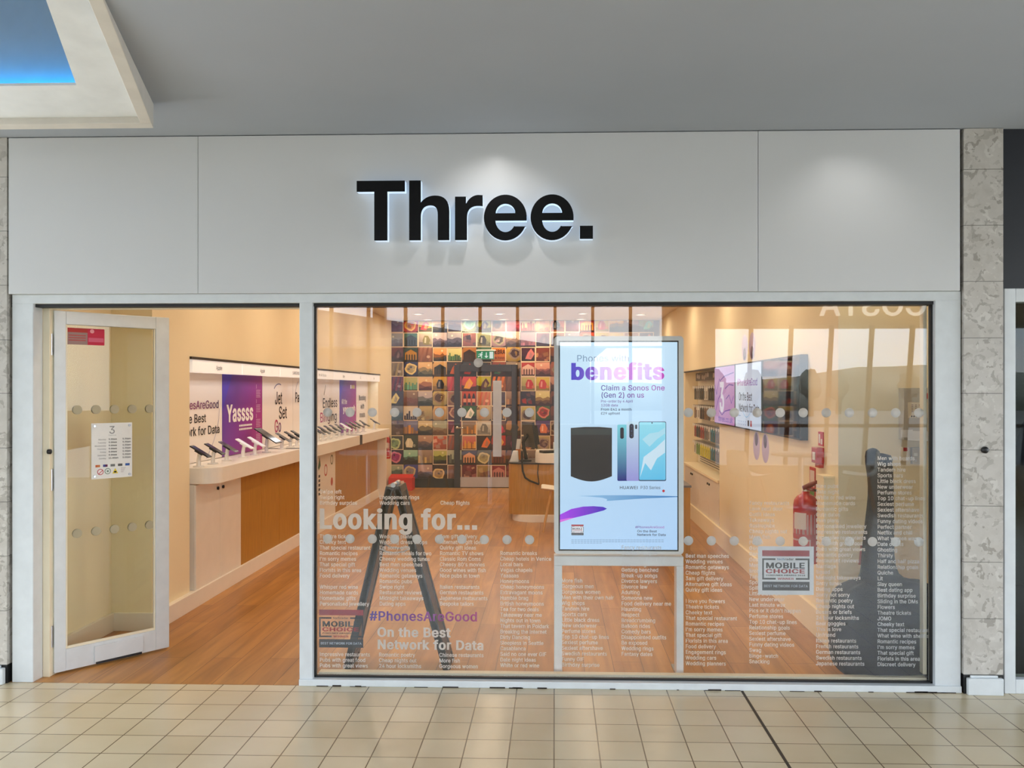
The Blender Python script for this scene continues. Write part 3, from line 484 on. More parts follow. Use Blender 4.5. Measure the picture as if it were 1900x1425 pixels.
# ------------------------------------------------------------------ large structure: mall side
b = MB(); b.box(-9, 9, -8.6, 0.0, -0.1, 0.0)
o = b.build('floor', mat_tile('mall_floor_tile', 0.2, (218, 204, 174), (206, 191, 160), (104, 88, 66), 0.0028, off=(0.003, 0.095 - 0.0, 0), rough=0.24), base=(0, 0, -0.1))
o['kind'] = 'structure'; o['label'] = 'square cream floor tiles of the mall walkway in front of the shop'
b = MB(); b.box(0.990, 1.004, -6, -0.001, 0.0, 0.0012)
struct('trim_1', b, mat('expansion_joint', (60, 50, 40), 0.7), 'dark expansion joint running between the cream floor tiles')
b = MB(); b.shape([[(-9, -8.3), (9, -8.3), (9, 0.3), (-9, 0.3)], [(-4.55, -0.58), (-1.97, -0.58), (-1.42, -2.3), (-4.55, -2.3)]], (0, 0, 3.1), XP, YP, depth=0.115)
struct('ceiling', b, M_CEIL, 'plain grey mall ceiling above the shop fascia')
# fascia panels
for i, (x0, x1) in enumerate(((-2.983, -1.936), (-1.934, 1.080), (1.082, 2.138))):
    b = MB(); b.box(x0, x1, -0.02, 0.10, 2.128, 2.981)
    struct('wall_front', b, M_FASCIA, ('white fascia panel above the open door', 'wide white fascia panel carrying the black sign', 'white fascia panel at the right end above the window')[i], bevel=0.002)
b = MB(); b.box(-3.2, 2.4, 0.02, 0.12, 2.06, 2.985)
struct('wall_front', b, M_GASKET, 'dark backing behind the white fascia panels')
# marble pillars
def pillar(x0, x1, label, seams):
    root = thing('pillar', label, None, ((x0 + x1) / 2, 0.1, 0), kind='structure')
    zs = [0.10] + seams + [2.984]
    m = MB()
    for z0, z1 in zip(zs[:-1], zs[1:]): m.box(x0, x1, -0.02, 0.3, z0 + 0.0012, z1 - 0.0012)
    m.build('marble_slab', M_MARBLE, root)
    m = MB(); m.box(x0 + 0.002, x1 - 0.002, -0.015, 0.29, 0.0, 2.98); m.build('grout', M_GASKET, root)
    m = MB(); m.box(x0 + 0.012, x1 - 0.008, -0.045, -0.018, 0.0, 0.088); m.box(x0 + 0.03, x1 - 0.03, -0.03, -0.018, 0.088, 0.1)
    m.build('base_guard', M_FRAME, root, 0.004)
    return root
SE = [at(1820, y, -0.02)[1] for y in (1252, 1148, 1043, 939, 835, 730, 627, 522, 418, 314)]
pr = pillar(2.158, 2.362, 'speckled grey marble pillar at the right end of the shopfront', SE)
m = MB(); x, z = at(1828, 835, -0.03); m.lathe([(0.0, -0.012), (0.012, -0.012), (0.018, -0.004), (0.018, 0.012), (0.0, 0.012)], (x, -0.03, z), 20, axis='y')
m.build('knob', M_BLACK, pr)['label'] = 'small round black knob on the marble'
pillar(-3.6, -2.992, 'speckled grey marble pillar at the far left edge of the shopfront', SE)
# neighbouring shop at the right edge
b = MB(); b.box(2.372, 4.4, 0.0, 0.2, 2.14, 2.984); struct('wall_right', b, mat('dark_fascia', (30, 32, 38), 0.4), 'dark fascia of the neighbouring shop at the right edge')
nb = thing('window_2', 'neighbouring shop window with pale metal frame at the right edge', None, (3.3, 0.05, 0), kind='structure')
m = MB(); m.box(2.374, 2.432, -0.01, 0.09, 0.0, 2.14); m.box(2.432, 4.4, -0.01, 0.09, 2.07, 2.14); m.box(2.432, 4.4, -0.01, 0.09, 0.0, 0.075)
m.build('frame', M_FRAME, nb, 0.003)
m = MB(); m.box(2.432, 4.4, 0.035, 0.045, 0.075, 2.07); m.build('pane', M_DGLASS, nb)
b = MB(); b.box(2.36, 4.6, 2.6, 2.7, 0, 3); b.box(2.34, 2.37, 0.2, 2.7, 0, 3); b.box(4.6, 4.7, 0.0, 2.7, 0, 3); b.box(2.36, 4.6, 0.1, 2.7, 2.9, 3.0); b.box(2.36, 4.6, 0.1, 2.7, -0.1, 0)
struct('wall_right', b, mat('dark_room', (34, 38, 44), 0.8), 'dark interior of the neighbouring shop')

# ------------------------------------------------------------------ shopfront frame, window and door
fr = thing('trim_2', 'pale painted frame around the shop door and window', None, (-0.4, 0.04, 0), kind='structure')
m = MB(); m.box(-2.977, 2.152, 0.0, 0.09, 2.077, 2.128); m.build('head_rail', M_FRAME, fr, 0.004)
m = MB(); m.box(-2.977, -2.858, 0.0, 0.09, 0.0, 2.08); m.build('door_post', M_FRAME, fr, 0.004)
m = MB(); m.box(-1.386, -1.313, 0.0, 0.10, 0.0, 2.08); m.build('mullion', M_FRAME, fr, 0.004)
m = MB(); m.box(2.017, 2.152, 0.0, 0.09, 0.0, 2.08); m.build('end_post', M_FRAME, fr, 0.004)
m = MB(); m.box(-1.386, 2.152, -0.012, 0.10, 0.0, 0.036); m.build('sill', M_FRAME, fr, 0.004)
m = MB(); m.box(-2.86, -2.82, 0.09, 0.20, 0.0, 2.08); m.box(-2.82, -1.386, 0.09, 0.14, 2.055, 2.08); m.build('door_lining', M_FRAME_IN, fr, 0.003)
m = MB()      # worn black gasket line round the pane and cream glazing beads
m.box(-1.313, 2.017, 0.03, 0.05, 2.066, 2.077); m.box(2.006, 2.017, 0.03, 0.05, 0.036, 2.077); m.box(-1.313, -1.304, 0.03, 0.05, 0.036, 2.077); m.box(-1.313, 2.017, 0.03, 0.05, 0.036, 0.046)
m.build('gasket', M_GASKET, fr)
m = MB(); m.box(-1.30, 2.005, 0.072, 0.12, 0.0, 0.052); m.box(1.985, 2.005, 0.072, 0.12, 0.07, 2.06); m.build('glazing_bead', M_FRAME_IN, fr, 0.003)
random.seed(5); m = MB()
for k in range(26):
    x = random.uniform(-1.3, 2.1); w = random.uniform(0.01, 0.09); m.box(x, x + w, -0.0135, -0.011, 0.0, random.uniform(0.003, 0.009))
m.build('chipped_paint', mat('bare_dark_wood', (52, 44, 38), 0.8), fr)
w1 = thing('window_1', 'large shop window pane', None, (0.35, 0.055, 0.046), kind='structure')
m = MB(); m.box(-1.306, 2.009, 0.050, 0.060, 0.044, 2.068); m.build('pane', M_GLASS, w1)

# open glazed door leaf
HX, HY, FX, FY = -2.825, 0.13, -2.403, 0.643
U = Vector((FX - HX, FY - HY, 0)); DW = U.length; U.normalize(); N = Vector((U.y, -U.x, 0))   # N faces the mall
door = thing('door_1', 'white framed glazed shop door standing open into the shop', None, (HX, HY, 0), kind='structure')
O = Vector((HX, HY, 0)); DT = 2.052
m = MB()
m.obox(O, U, ZP, N, 0, 0.062, 0.012, DT, -0.022, 0.022); m.obox(O, U, ZP, N, DW - 0.085, DW, 0.012, DT, -0.022, 0.022)
m.obox(O, U, ZP, N, 0.062, DW - 0.085, DT - 0.075, DT, -0.022, 0.022); m.obox(O, U, ZP, N, 0.062, DW - 0.085, 0.012, 0.135, -0.022, 0.022)
m.build('leaf_frame', M_FRAME, door, 0.003)
m = MB(); m.obox(O, U, ZP, N, 0.058, DW - 0.08, 0.13, DT - 0.07, -0.004, 0.004); m.build('pane', M_DGLASS, door)
m = MB()
for a, c in ((0.062, 0.072), (DW - 0.095, DW - 0.085)): m.obox(O, U, ZP, N, a, c, 0.135, DT - 0.075, 0.004, 0.016)
m.obox(O, U, ZP, N, 0.072, DW - 0.095, 0.135, 0.15, 0.004, 0.016); m.build('glazing_bead', M_FRAME_IN, door, 0.002)
m = MB(); m.obox(O, U, ZP, N, 0.215, 0.50, 0.025, 0.118, 0.022, 0.032); m.build('kick_plate', M_FRAME, door, 0.003)
m = MB(); m.obox(O, U, ZP, N, 0.225, 0.49, 0.012, 0.026, 0.022, 0.031); m.build('draught_strip', M_DARK, door)
for z in (0.22, 1.1, 1.86):
    m = MB(); m.tube([O + N * 0.01 - U * 0.012 + ZP * (z - 0.06), O + N * 0.01 - U * 0.012 + ZP * (z + 0.06)], 0.009, 10); m.build('hinge', M_STEEL, door)
m = MB(); m.lathe([(0, -0.01), (0.014, -0.008), (0.014, 0.008), (0, 0.01)], (-2.818, 0.085, at(80, 838, 0.085)[1]), 16, axis='x'); m.build('rubber_stop', M_BLACK, fr)
def on_door(u, v, n=0.0065): return O + U * u + ZP * v + N * n
for j, z in enumerate((1.49, 0.78)):
    for k in range(5):
        m = MB(); m.disc(on_door(0.13 + 0.105 * k, z, -0.0065), -U, ZP, 0, 0, 0.026, 0.026); m.disc(on_door(0.13 + 0.105 * k, z, 0.0055), U, ZP, 0, 0, 0.026, 0.026); m.build('vinyl_dot', mat('etched_vinyl', (176, 166, 138), 0.6), door)
# opening hours notice on the door
UN = U
nt_ = thing('opening_hours_notice', 'white opening hours notice with black rows fixed to the door glass', 'notice', tuple(on_door(0.32, 1.05)))
m = MB(); m.obox(on_door(0.205, 1.085), U, ZP, N, 0, 0.235, 0, 0.325, -0.001, 0.0035); m.build('sheet', M_PAPER, nt_)
m = MB(); q = on_door(0.205, 1.085, 0.0107)
GR = lin((70, 70, 72)); GL = lin((150, 150, 152))
m.text('3', q + U * 0.118 + ZP * 0.262, U, ZP, 0.045, 8, 0, GL, align='c')
m.text('Three.co.uk', q + U * 0.118 + ZP * 0.25, U, ZP, 0.006, 6, 0, GL, align='c')
for k, (d, a) in enumerate((('Monday', '9.00am'), ('Tuesday', '9.00am'), ('Wednesday', '9.00am'), ('Thursday', '9.00am'), ('Friday', '9.00am'), ('Saturday', '9.00am'), ('Sunday', '11.00am'))):
    z = 0.225 - k * 0.0185
    m.text(d, q + U * 0.083 + ZP * z, U, ZP, 0.0085, 12, 0, GL, align='r')
    m.text(a, q + U * 0.097 + ZP * z, U, ZP, 0.0095, 30, 0, GR)
    m.text('5.30pm' if k < 6 else '5.00pm', q + U * 0.178 + ZP * z, U, ZP, 0.0095, 30, 0, GR)
for k, c in enumerate(((214, 110, 60), (70, 70, 140), (120, 120, 120), (90, 90, 90), (56, 96, 170))):
    m.rect(q, U, ZP, 0.022 + 0.043 * k, 0.048 + 0.043 * k, 0.068, 0.082, 0, lin(c))
m.rect(q, U, ZP, 0.034, 0.046, 0.068, 0.082, 0, lin((230, 160, 90))); m.rect(q, U, ZP, 0.078, 0.091, 0.068, 0.082, 0, lin((190, 60, 80)))
for r, c in ((0.018, (190, 60, 70)), (0.014, (236, 226, 226))): m.disc(q + N * (0.0004 if r < 0.018 else 0), U, ZP, 0.05, 0.04, r, r, 0, lin(c))
m.rect(q + N * 0.0008, (U + ZP * 0.9).normalized(), (ZP - U * 0.9).normalized(), 0.05, 0.078, -0.0075, -0.0035, 0, lin((190, 60, 70)))
for r, c in ((0.018, (120, 140, 130)), (0.014, (222, 230, 226)), (0.006, (120, 140, 130))): m.disc(q + N * (0.018 - r) * 0.03, U, ZP, 0.092, 0.042, r, r, 0, lin(c))
m.shape([[(0.118, 0.026), (0.152, 0.026), (0.135, 0.058)]], q, U, ZP, 0, lin((226, 200, 30))); m.rect(q + N * 0.0004, U, ZP, 0.128, 0.142, 0.031, 0.04, 0, lin((30, 30, 20)))
for k in range(4): m.rect(q, U, ZP, 0.168, 0.196 - 0.004 * k, 0.055 - 0.008 * k, 0.058 - 0.008 * k, 0, lin((190, 180, 184)))
m.build('print', VINYL, nt_)
for a, c in ((0.016, 0.016), (0.219, 0.016), (0.016, 0.309), (0.219, 0.309)):
    m = MB(); p = on_door(0.205 + a, 1.085 + c, 0.01); m.tube([p, p + N * 0.006], 0.007, 14); m.build('fixing_screw', M_STEEL, nt_)
st = thing('door_sticker', 'small red sticker at the top of the open door glass', 'sticker', tuple(on_door(0.15, 1.87)))
m = MB(); q = on_door(0.075, 1.865, 0.0065)
m.rect(q, U, ZP, 0, 0.11, 0, 0.095, 0, lin((150, 120, 116))); m.rect(q + N * 0.0003, U, ZP, 0, 0.11, 0.07, 0.095, 0, lin((170, 34, 20)))
m.rect(q, U, ZP, 0.11, 0.205, 0, 0.095, 0, lin((190, 20, 60))); m.rect(q + N * 0.0003, U, ZP, 0.115, 0.2, 0.018, 0.042, 0, lin((206, 90, 120)))
m.disc(q + N * 0.0006, U, ZP, 0.135, 0.08, 0.012, 0.012, 0, lin((226, 150, 160)))
for k in range(3): m.rect(q + N * 0.0003, U, ZP, 0.006, 0.1, 0.05 - k * 0.014, 0.055 - k * 0.014, 0, lin((180, 60, 54)))
m.build('print', VINYL, st)

# ------------------------------------------------------------------ sign letters
KS = 0.00074; SO = Vector((-1.053, -0.085, 2.716))
def SC(P): return [((x - 89) * KS, (63 - y) * KS) for x, y in P]
def q2(p0, p1, p2, n=8): return [((1 - t) ** 2 * p0[0] + 2 * t * (1 - t) * p1[0] + t * t * p2[0], (1 - t) ** 2 * p0[1] + 2 * t * (1 - t) * p1[1] + t * t * p2[1]) for t in [i / n for i in range(n + 1)]]
LT = [(89, 63), (437, 63), (437, 141), (311, 141), (311, 492), (216, 492), (216, 141), (89, 141)]
LH = [(468, 63), (552, 63), (552, 222)] + q2((552, 222), (590, 172), (655, 172)) + q2((655, 172), (757, 172), (757, 285)) + [(757, 492), (674, 492)] + q2((674, 310), (674, 242), (622, 242)) + q2((622, 242), (552, 242), (552, 325)) + [(552, 492), (468, 492)]
LR = [(798, 181), (877, 181), (877, 232)] + q2((877, 232), (910, 172), (965, 170)) + [(997, 172), (997, 250)] + q2((975, 248), (884, 242), (884, 330)) + [(884, 492), (798, 492)]
def LE(d):
    outer = [(1312 + d, 355)] + [(p[0] + d, p[1]) for p in ell(1159, 333, 154, 163, -0, -360 + 24, 44)][0:]
    outer = [(1312 + d, 355)] + [(1159 + d + 153.5 * math.cos(t), 333 - 163.5 * math.sin(t)) for t in [math.radians(-2 + i * 337.0 / 46) for i in range(47)]]
    inner = [(1230 + d, 397)] + [(1160 + d + 71 * math.cos(t), 352 + 85 * math.sin(t)) for t in [math.radians(30 + i * 148.0 / 20) for i in range(21)]] + [(1090 + d, 355)]
    hole = [(1090 + d, 302)] + [(1160 + d - 70 * math.cos(t), 302 - 68 * math.sin(t)) for t in [math.radians(4 + i * 172.0 / 20) for i in range(21)]] + [(1229 + d, 302)]
    return [outer + [(1307 + d, 397)] + inner, list(reversed(hole))]
LDOT = [(1691, 395), (1784, 395), (1784, 488), (1691, 488)]
sg = thing('shop_sign', 'black raised letters with glowing white edges mounted on the white fascia', 'sign', (-0.42, -0.05, 2.391))
M_ACR = mat('opal_acrylic', (226, 236, 244), 0.3, emit=(200, 226, 255), estr=0.55)
M_SIGN = mat('black_acrylic', (10, 10, 12), 0.4, spec=0.2)
for lp in ([LT], [LH], [LR], LE(0), LE(334), [LDOT]):
    lp = [SC(p) for p in lp]
    if len(lp) == 2:      # hole must wind the other way
        ar = lambda L: sum(L[i][0] * L[(i + 1) % len(L)][1] - L[(i + 1) % len(L)][0] * L[i][1] for i in range(len(L)))
        if ar(lp[0]) * ar(lp[1]) > 0: lp[1] = list(reversed(lp[1]))
    m = MB(); m.shape(lp, SO, XP, ZP, 0, depth=0.006); L = m.build('letter', M_SIGN, sg)
    m = MB(); m.shape(lp, SO + YP * 0.0062, XP, ZP, 0, depth=0.044); m.build('letter_edge', M_ACR, L)
m = MB()
for x, z in ((265, 110), (265, 440), (510, 110), (510, 440), (715, 440), (840, 260), (840, 440), (1045, 333), (1160, 200), (1160, 465), (1380, 333), (1494, 200), (1494, 465), (1737, 440)):
    p = SO + Vector(((x - 89) * KS, 0.05, (63 - z) * KS))
    m = MB(); m.tube([p, p + YP * 0.02], 0.006, 8); m.build('standoff', M_STEEL, sg)

# ------------------------------------------------------------------ dropped light box in the mall ceiling
lb = thing('ceiling_light_box', 'white angled light box with blue glowing recess hanging from the mall ceiling', 'light box', (-3.0, -1.2, 2.866))
def lx(y, off=0.0): return -1.934 + 0.3128 * (-0.54 - y) - off           # right edge of the box in plan
def zl(y): return 2.866 + 0.095 * (-0.54 - y)                            # lower lip, rising towards the walkway
def zb(y): return 2.948 + 0.15 * (-0.9 - y)                              # recessed white band
def bx(y, off=0.0): return -2.109 + 0.379 * (-0.9 - y) + off              # right edge of the blue opening
def prism(mb, poly, z0, z1, mi=0):
    n = len(poly); f0 = z0 if callable(z0) else (lambda y: z0); f1 = z1 if callable(z1) else (lambda y: z1)
    mb.add([(x, y, f0(y)) for x, y in poly] + [(x, y, f1(y)) for x, y in poly], [tuple(range(n)), tuple(reversed(range(n, 2 * n)))] + [(i, n + i, n + (i + 1) % n, (i + 1) % n) for i in range(n)], mi)
m = MB()
prism(m, [(-4.6, -0.54), (-4.6, -0.60), (lx(-0.60), -0.60), (lx(-0.54), -0.54)], zl, 2.985)
prism(m, [(lx(-0.60), -0.60), (lx(-0.60, 0.055), -0.60), (lx(-1.74, 0.055), -1.74), (lx(-1.74), -1.74)], zl, 2.985)
m.build('skirt', mat('lightbox_paint', (206, 200, 190), 0.6), lb, 0.003)
m = MB(); zt = lambda y: zb(y) + 0.012
prism(m, [(-4.6, -0.60), (-4.6, -0.9), (bx(-0.9), -0.9), (lx(-0.9, 0.055), -0.9), (lx(-0.6, 0.055), -0.60)], zb, zt)
prism(m, [(lx(-0.9, 0.055), -0.9), (bx(-0.9), -0.9), (bx(-2.3), -2.3), (lx(-2.3, 0.055), -2.3)], zb, zt)
m.build('band', mat('lightbox_white', (222, 224, 224), 0.6), lb)
m = MB()
m.box(-4.6, bx(-0.78, 0.16), -0.78, -0.76, 2.935, 3.62); m.box(-4.6, bx(-2.3, 0.2), -2.36, -0.76, 3.60, 3.62); m.box(-4.6, bx(-2.3, 0.2), -2.36, -2.34, 3.1, 3.62); m.box(-4.62, -4.6, -2.36, -0.76, 2.935, 3.62)
prism(m, [(bx(-0.78, 0.14), -0.78), (bx(-0.78, 0.16), -0.78), (bx(-2.34, 0.16), -2.34), (bx(-2.34, 0.14), -2.34)], lambda y: zb(y) + 0.012, 3.62)
m.build('cove', mat('recess_grey', (156, 172, 184), 0.6), lb)
m = MB(); m.box(-4.5, bx(-0.82, 0.08), -0.835, -0.80, zb(-0.82) + 0.013, 2.968)
m.build('light_strip', mat('blue_led', (20, 120, 255), 0.4, emit=(0, 180, 255), estr=14), lb)

# ------------------------------------------------------------------ shop shell
LX, RX, BY, CZ = -2.68, 1.72, 9.56, 2.76
b = MB(); b.box(-3.1, 2.4, 0.0, 9.8, -0.1, 0.0005)
o = b.build('floor', mat_tile('wood_plank_floor', 1.25, (206, 148, 78), (180, 122, 58), (108, 64, 26), 0.0018, off=(0, 0, 0), rough=0.34, brick=0.37, rows=0.17, grain=(1.4, 15, 1), rotz=math.pi / 2), base=(0, 0, -0.1))
o['kind'] = 'structure'; o['label'] = 'orange wood plank floor inside the shop'
b = MB(); b.box(-3.1, 2.4, 0.1, 9.8, CZ, CZ + 0.1); struct('ceiling', b, M_SCEIL, 'cream shop ceiling with recessed lights')
b = MB(); b.box(-3.1, -2.955, 0.12, 1.02, 0, CZ); struct('wall_left', b, M_WALL, 'cream side wall behind the open door')
b = MB(); b.box(-3.1, LX, 1.02, 1.61, 0, CZ); struct('wall_left', b, M_WALL, 'cream wall end beside the start of the phone counter')
b = MB(); b.box(-3.1, LX, 1.61, 8.47, 1.852, CZ); struct('wall_left', b, M_WALL, 'cream wall above the phone display')
b = MB(); b.box(-3.1, -2.862, 1.61, 8.47, 0, 1.852); struct('wall_left', b, M_WHITE, 'recess wall behind the posters')
b = MB(); b.box(-3.1, -2.70, 8.47, BY, 0, CZ); struct('wall_left', b, M_WALL, 'cream wall between the phone counter and the photo wall')
b = MB(); b.box(-3.1, 2.4, BY, 9.7, 0, CZ); struct('wall_back', b, M_WALL, 'back wall of the shop')
b = MB(); b.box(RX, 2.3, 0.65, 4.43, 0, CZ); struct('wall_right', b, M_WALL, 'cream wall carrying the row of screens')
b = MB(); b.box(2.22, 2.34, 0.12, 0.65, 0, CZ); struct('wall_right', b, M_WALL, 'short cream wall beside the right end of the window')
b = MB(); b.box(RX, 2.3, 4.43, 6.8, 1.852, CZ); struct('wall_right', b, M_WALL, 'cream wall above the accessory display')
b = MB(); b.box(1.90, 2.3, 4.43, 6.8, 0, 1.852); struct('wall_right', b, M_WALL, 'recess wall behind the accessory hooks')
b = MB(); b.box(RX, 2.3, 6.8, BY, 0, CZ); struct('wall_right', b, M_WALL, 'cream wall beyond the accessory display')
b = MB(); b.box(-2.954, -2.64, 1.006, 8.28, 0, 0.122); b.box(-2.955, -2.93, 0.14, 1.02, 0, 0.122); struct('baseboard_left', b, M_WHITE, 'white plinth along the left wall', bevel=0.003)
b = MB(); b.box(1.695, RX, 0.65, 6.8, 0, 0.18); b.box(1.70, 2.22, 0.63, 0.65, 0, 0.18); struct('baseboard_right', b, M_WALL, 'cream plinth along the right wall', bevel=0.003)
b = MB(); b.box(-2.69, -1.66, 9.53, BY, 0, 0.15); b.box(-0.611, 1.7, 9.53, BY, 0, 0.15); struct('baseboard_back', b, M_BLACK, 'black skirting under the photo wall')
b = MB(); b.box(-2.68, -2.664, 1.61, 8.47, 1.834, 1.852); struct('trim_3', b, M_BLACK, 'thin black line above the brand header panels')
b = MB(); b.box(1.704, RX, 4.43, 6.8, 1.834, 1.852); struct('trim_4', b, M_BLACK, 'thin black line above the accessory display')
# ceiling downlights
M_LENS = mat('lamp_lens', (255, 240, 215), 0.3, emit=(255, 236, 206), estr=9.0)
dl0 = None
for i, (x, y) in enumerate(DL):
    lab = 'recessed round downlight in the shop ceiling'  # label also covers the added light by the return wall
    if dl0 is None:
        dl0 = thing('downlight', lab, 'ceiling light', (x, y, CZ), 'downlights in the shop ceiling')
        m = MB(); m.lathe([(0.056, 0.0), (0.085, 0.0), (0.085, -0.012), (0.06, -0.012), (0.056, 0.0)], (x, y, CZ), 24, caps=False); m.build('trim_ring', M_WHITE, dl0)
        m = MB(); m.lathe([(0.0, -0.004), (0.056, -0.004), (0.056, 0.0)], (x, y, CZ), 24); m.build('lens', M_LENS, dl0)
    else:
        copy_tree(dl0, Vector((x, y, CZ)) - dl0.location)

# ------------------------------------------------------------------ left display: posters, headers, counter, cabinets, phones
M_HEAD = mat('lit_header_panel', (250, 248, 244), 0.4, emit=(250, 248, 248), estr=0.32)
ye = [1.64, 2.66, 3.68, 4.70, 5.72, 6.70, 7.62, 8.46]
for i, (a, c) in enumerate(zip(ye[:-1], ye[1:])):
    txt = ('Apple', 'Apple', 'SAMSUNG', 'Pay As You Go', 'Sony', 'LG', 'Sim')[i]
    t = thing('brand_header_panel', ('white lit header panel nearest the door above the phone counter', 'white lit header panel second from the door above the purple poster', 'white lit header panel third from the door above the jet set poster',
               'white lit header panel partly behind the window mullion', 'white lit header panel above the endless binging poster', 'white lit header panel above the farther purple poster', 'white lit header panel at the far end of the phone counter')[i], 'sign panel', (-2.70, (a + c) / 2, 1.737), 'lit header panels above the phone counter')
    m = MB(); m.box(-2.725, -2.672, a + 0.006, c - 0.006, 1.737, 1.832); m.build('panel', M_HEAD, t, 0.002)
    m = MB(); m.text(txt, Vector((-2.6712, (a + c) / 2, 1.765)), YP, ZP, 0.034, 6, 0, lin((60, 60, 64)), align='c'); m.build('lettering', VINYL, t)
for yy in (1.7, 3.1, 4.5, 5.9, 7.2):
    lamp('AREA', 'header_strip_light', (-2.735, yy + 0.6, 1.73), 1.3, (0.94, 0.97, 1.0), 0.03, (0, math.radians(-20), 0), shape='RECTANGLE', size_y=1.25)
pe = [1.63, 2.66, 3.68, 4.66, 5.62, 6.69, 7.66, 8.45]
PT = Vector((-2.848, 0, 0)); K = lin((28, 28, 32)); WT = lin((244, 240, 238)); PU = lin((120, 50, 130))
def ptext(m, t, y, z, cap, col, width=None, bold=14, align='l'): m.text(t, PT + Vector((0.001, y, z)), YP, ZP, cap, bold, 0, col, width, align)
def swoosh(m, pts, w, col, plane=PT, N_=XP):
    for a, c in zip(pts[:-1], pts[1:]):
        d = Vector((c[0] - a[0], c[1] - a[1])); n = Vector((-d.y, d.x)).normalized() * w / 2
        P = [plane + Vector((0.0008, q[0], q[1])) for q in ((a[0] - n.x, a[1] - n.y), (c[0] - n.x, c[1] - n.y), (c[0] + n.x, c[1] + n.y), (a[0] + n.x, a[1] + n.y))]
        m.add(P, [(0, 1, 2, 3)], 0, col)
plab = ['white poster praising phones at the door end of the counter', 'purple poster with the big white word Yassss', 'white poster reading Jet Set Go in black and colour', 'white poster mostly hidden behind the window mullion',
        'white poster reading Endless Binging', 'farther purple poster with white lettering', 'white poster reading Bursting with treats at the far end']
for i, (a, c) in enumerate(zip(pe[:-1], pe[1:])):
    t = thing('poster', plab[i], 'poster', (-2.855, (a + c) / 2, 1.032), 'posters behind the phone counter')
    m = MB()
    colr = grad((0, a, 1.735), (0, c, 1.035), (70, 66, 176), (176, 40, 122)) if i in (1, 5) else lin((240, 232, 226))
    y0, y1, z0, z1 = a + 0.004, c - 0.004, 1.032, 1.84
    m.box(-2.861, -2.8495, y0, y1, z0, z1, 0, lin((230, 226, 222)))
    n = 8
    for k in range(n): m.rect(Vector((-2.849, 0, 0)), YP, ZP, y0, y1, z0 + (z1 - z0) * k / n, z0 + (z1 - z0) * (k + 1) / n, 0, colr)
    if i in (1, 5): m.shape([[(y0, z1), (y0, z1 - 0.42), (y0 + 0.3, z1)]], Vector((-2.8487, 0, 0)), YP, ZP, 0, lin((78, 62, 190)))
    m.build('board', PRINT, t)
    m = MB(); sw = MB()
    if i == 0:
        ptext(m, '#PhonesAreGood', 1.66, 1.455, 0.066, grad((0, 1.7, 0), (0, 2.62, 0), (170, 60, 130), (58, 48, 96)), 0.93)
        ptext(m, 'On the Best', 1.70, 1.345, 0.07, K, 0.62); ptext(m, 'Network for Data', 1.66, 1.243, 0.07, K, 0.95)
        swoosh(sw, [(2.6 - 0.16 * (k / 9.0) ** 2 * 3 ** 0.5, 1.45 - 0.045 * k) for k in range(10)], 0.006, lin((150, 150, 190)))
    if i == 1:
        ptext(m, 'Yassss', 2.77, 1.33, 0.155, WT, 0.66, 40)
        for q in range(2):
            for k in range(9): m.rect(PT + Vector((0.001, 0, 0)), YP, ZP, 3.06 + k * 0.037, 3.09 + k * 0.037, 1.275 - q * 0.033, 1.292 - q * 0.033, 0, WT)
        for q in range(4):
            m.rect(PT + Vector((0.001, 0, 0)), YP, ZP, 3.5, 3.515, 1.62 - q * 0.14, 1.66 - q * 0.14, 0, lin((200, 150, 190)))
            for k in range(5): m.rect(PT + Vector((0.001, 0, 0)), YP, ZP, 3.5, 3.62 - 0.01 * (k % 2), 1.60 - q * 0.14 - k * 0.016, 1.608 - q * 0.14 - k * 0.016, 0, lin((200, 150, 190)))
    if i == 2:
        ptext(m, 'Jet', 4.06, 1.462, 0.13, K, 0.23); ptext(m, 'Set', 4.18, 1.31, 0.13, K, 0.27); ptext(m, 'Go', 4.04, 1.175, 0.13, grad((0, 4.04, 1.30), (0, 4.24, 1.19), (200, 50, 90), (70, 66, 130)), 0.22)
        swoosh(sw, [(4.18 + 0.19 * math.cos(1.2 + k * 0.16), 1.54 + 0.13 * math.sin(1.2 + k * 0.16)) for k in range(9)], 0.012, lin((120, 124, 160)))
    if i == 3:
        ptext(m, 'PayAsYouGo', 4.74, 1.475, 0.11, K, 0.8); ptext(m, 'For', 5.05, 1.34, 0.11, PU, 0.3)
        swoosh(sw, [(4.75 + 0.02 * k * k * 0.1, 1.56 + 0.02 * k) for k in range(8)], 0.008, lin((120, 124, 160)))
    if i == 4:
        ptext(m, 'Endless', 5.86, 1.39, 0.12, K, 0.72); ptext(m, 'Binging', 5.74, 1.215, 0.12, grad((0, 5.8, 0), (0, 6.25, 0), (176, 50, 110), (40, 38, 50)), 0.82)
        swoosh(sw, [(5.92 + 0.015 * k, 1.55 + 0.02 * k) for k in range(7)], 0.012, K)
    if i == 5:
        ptext(m, 'All the', 6.80, 1.42, 0.07, WT, 0.3); ptext(m, 'yaaaaah', 6.88, 1.31, 0.09, WT, 0.72, 40)
        for k in range(3): m.rect(PT + Vector((0.001, 0, 0)), YP, ZP, 7.3 + k * 0.09, 7.36 + k * 0.09, 1.63, 1.68, 0, lin((220, 210, 120) if k else (244, 240, 238)))
    if i == 6:
        for k, w in enumerate(('Bursting', 'with', 'treats')): ptext(m, w, 8.05, 1.46 - k * 0.125, 0.075, K, (0.46, 0.26, 0.36)[k], align='c')
    m.build('lettering', VINYL, t)
    if sw.v: sw.build('drawn_line', VINYL, t)
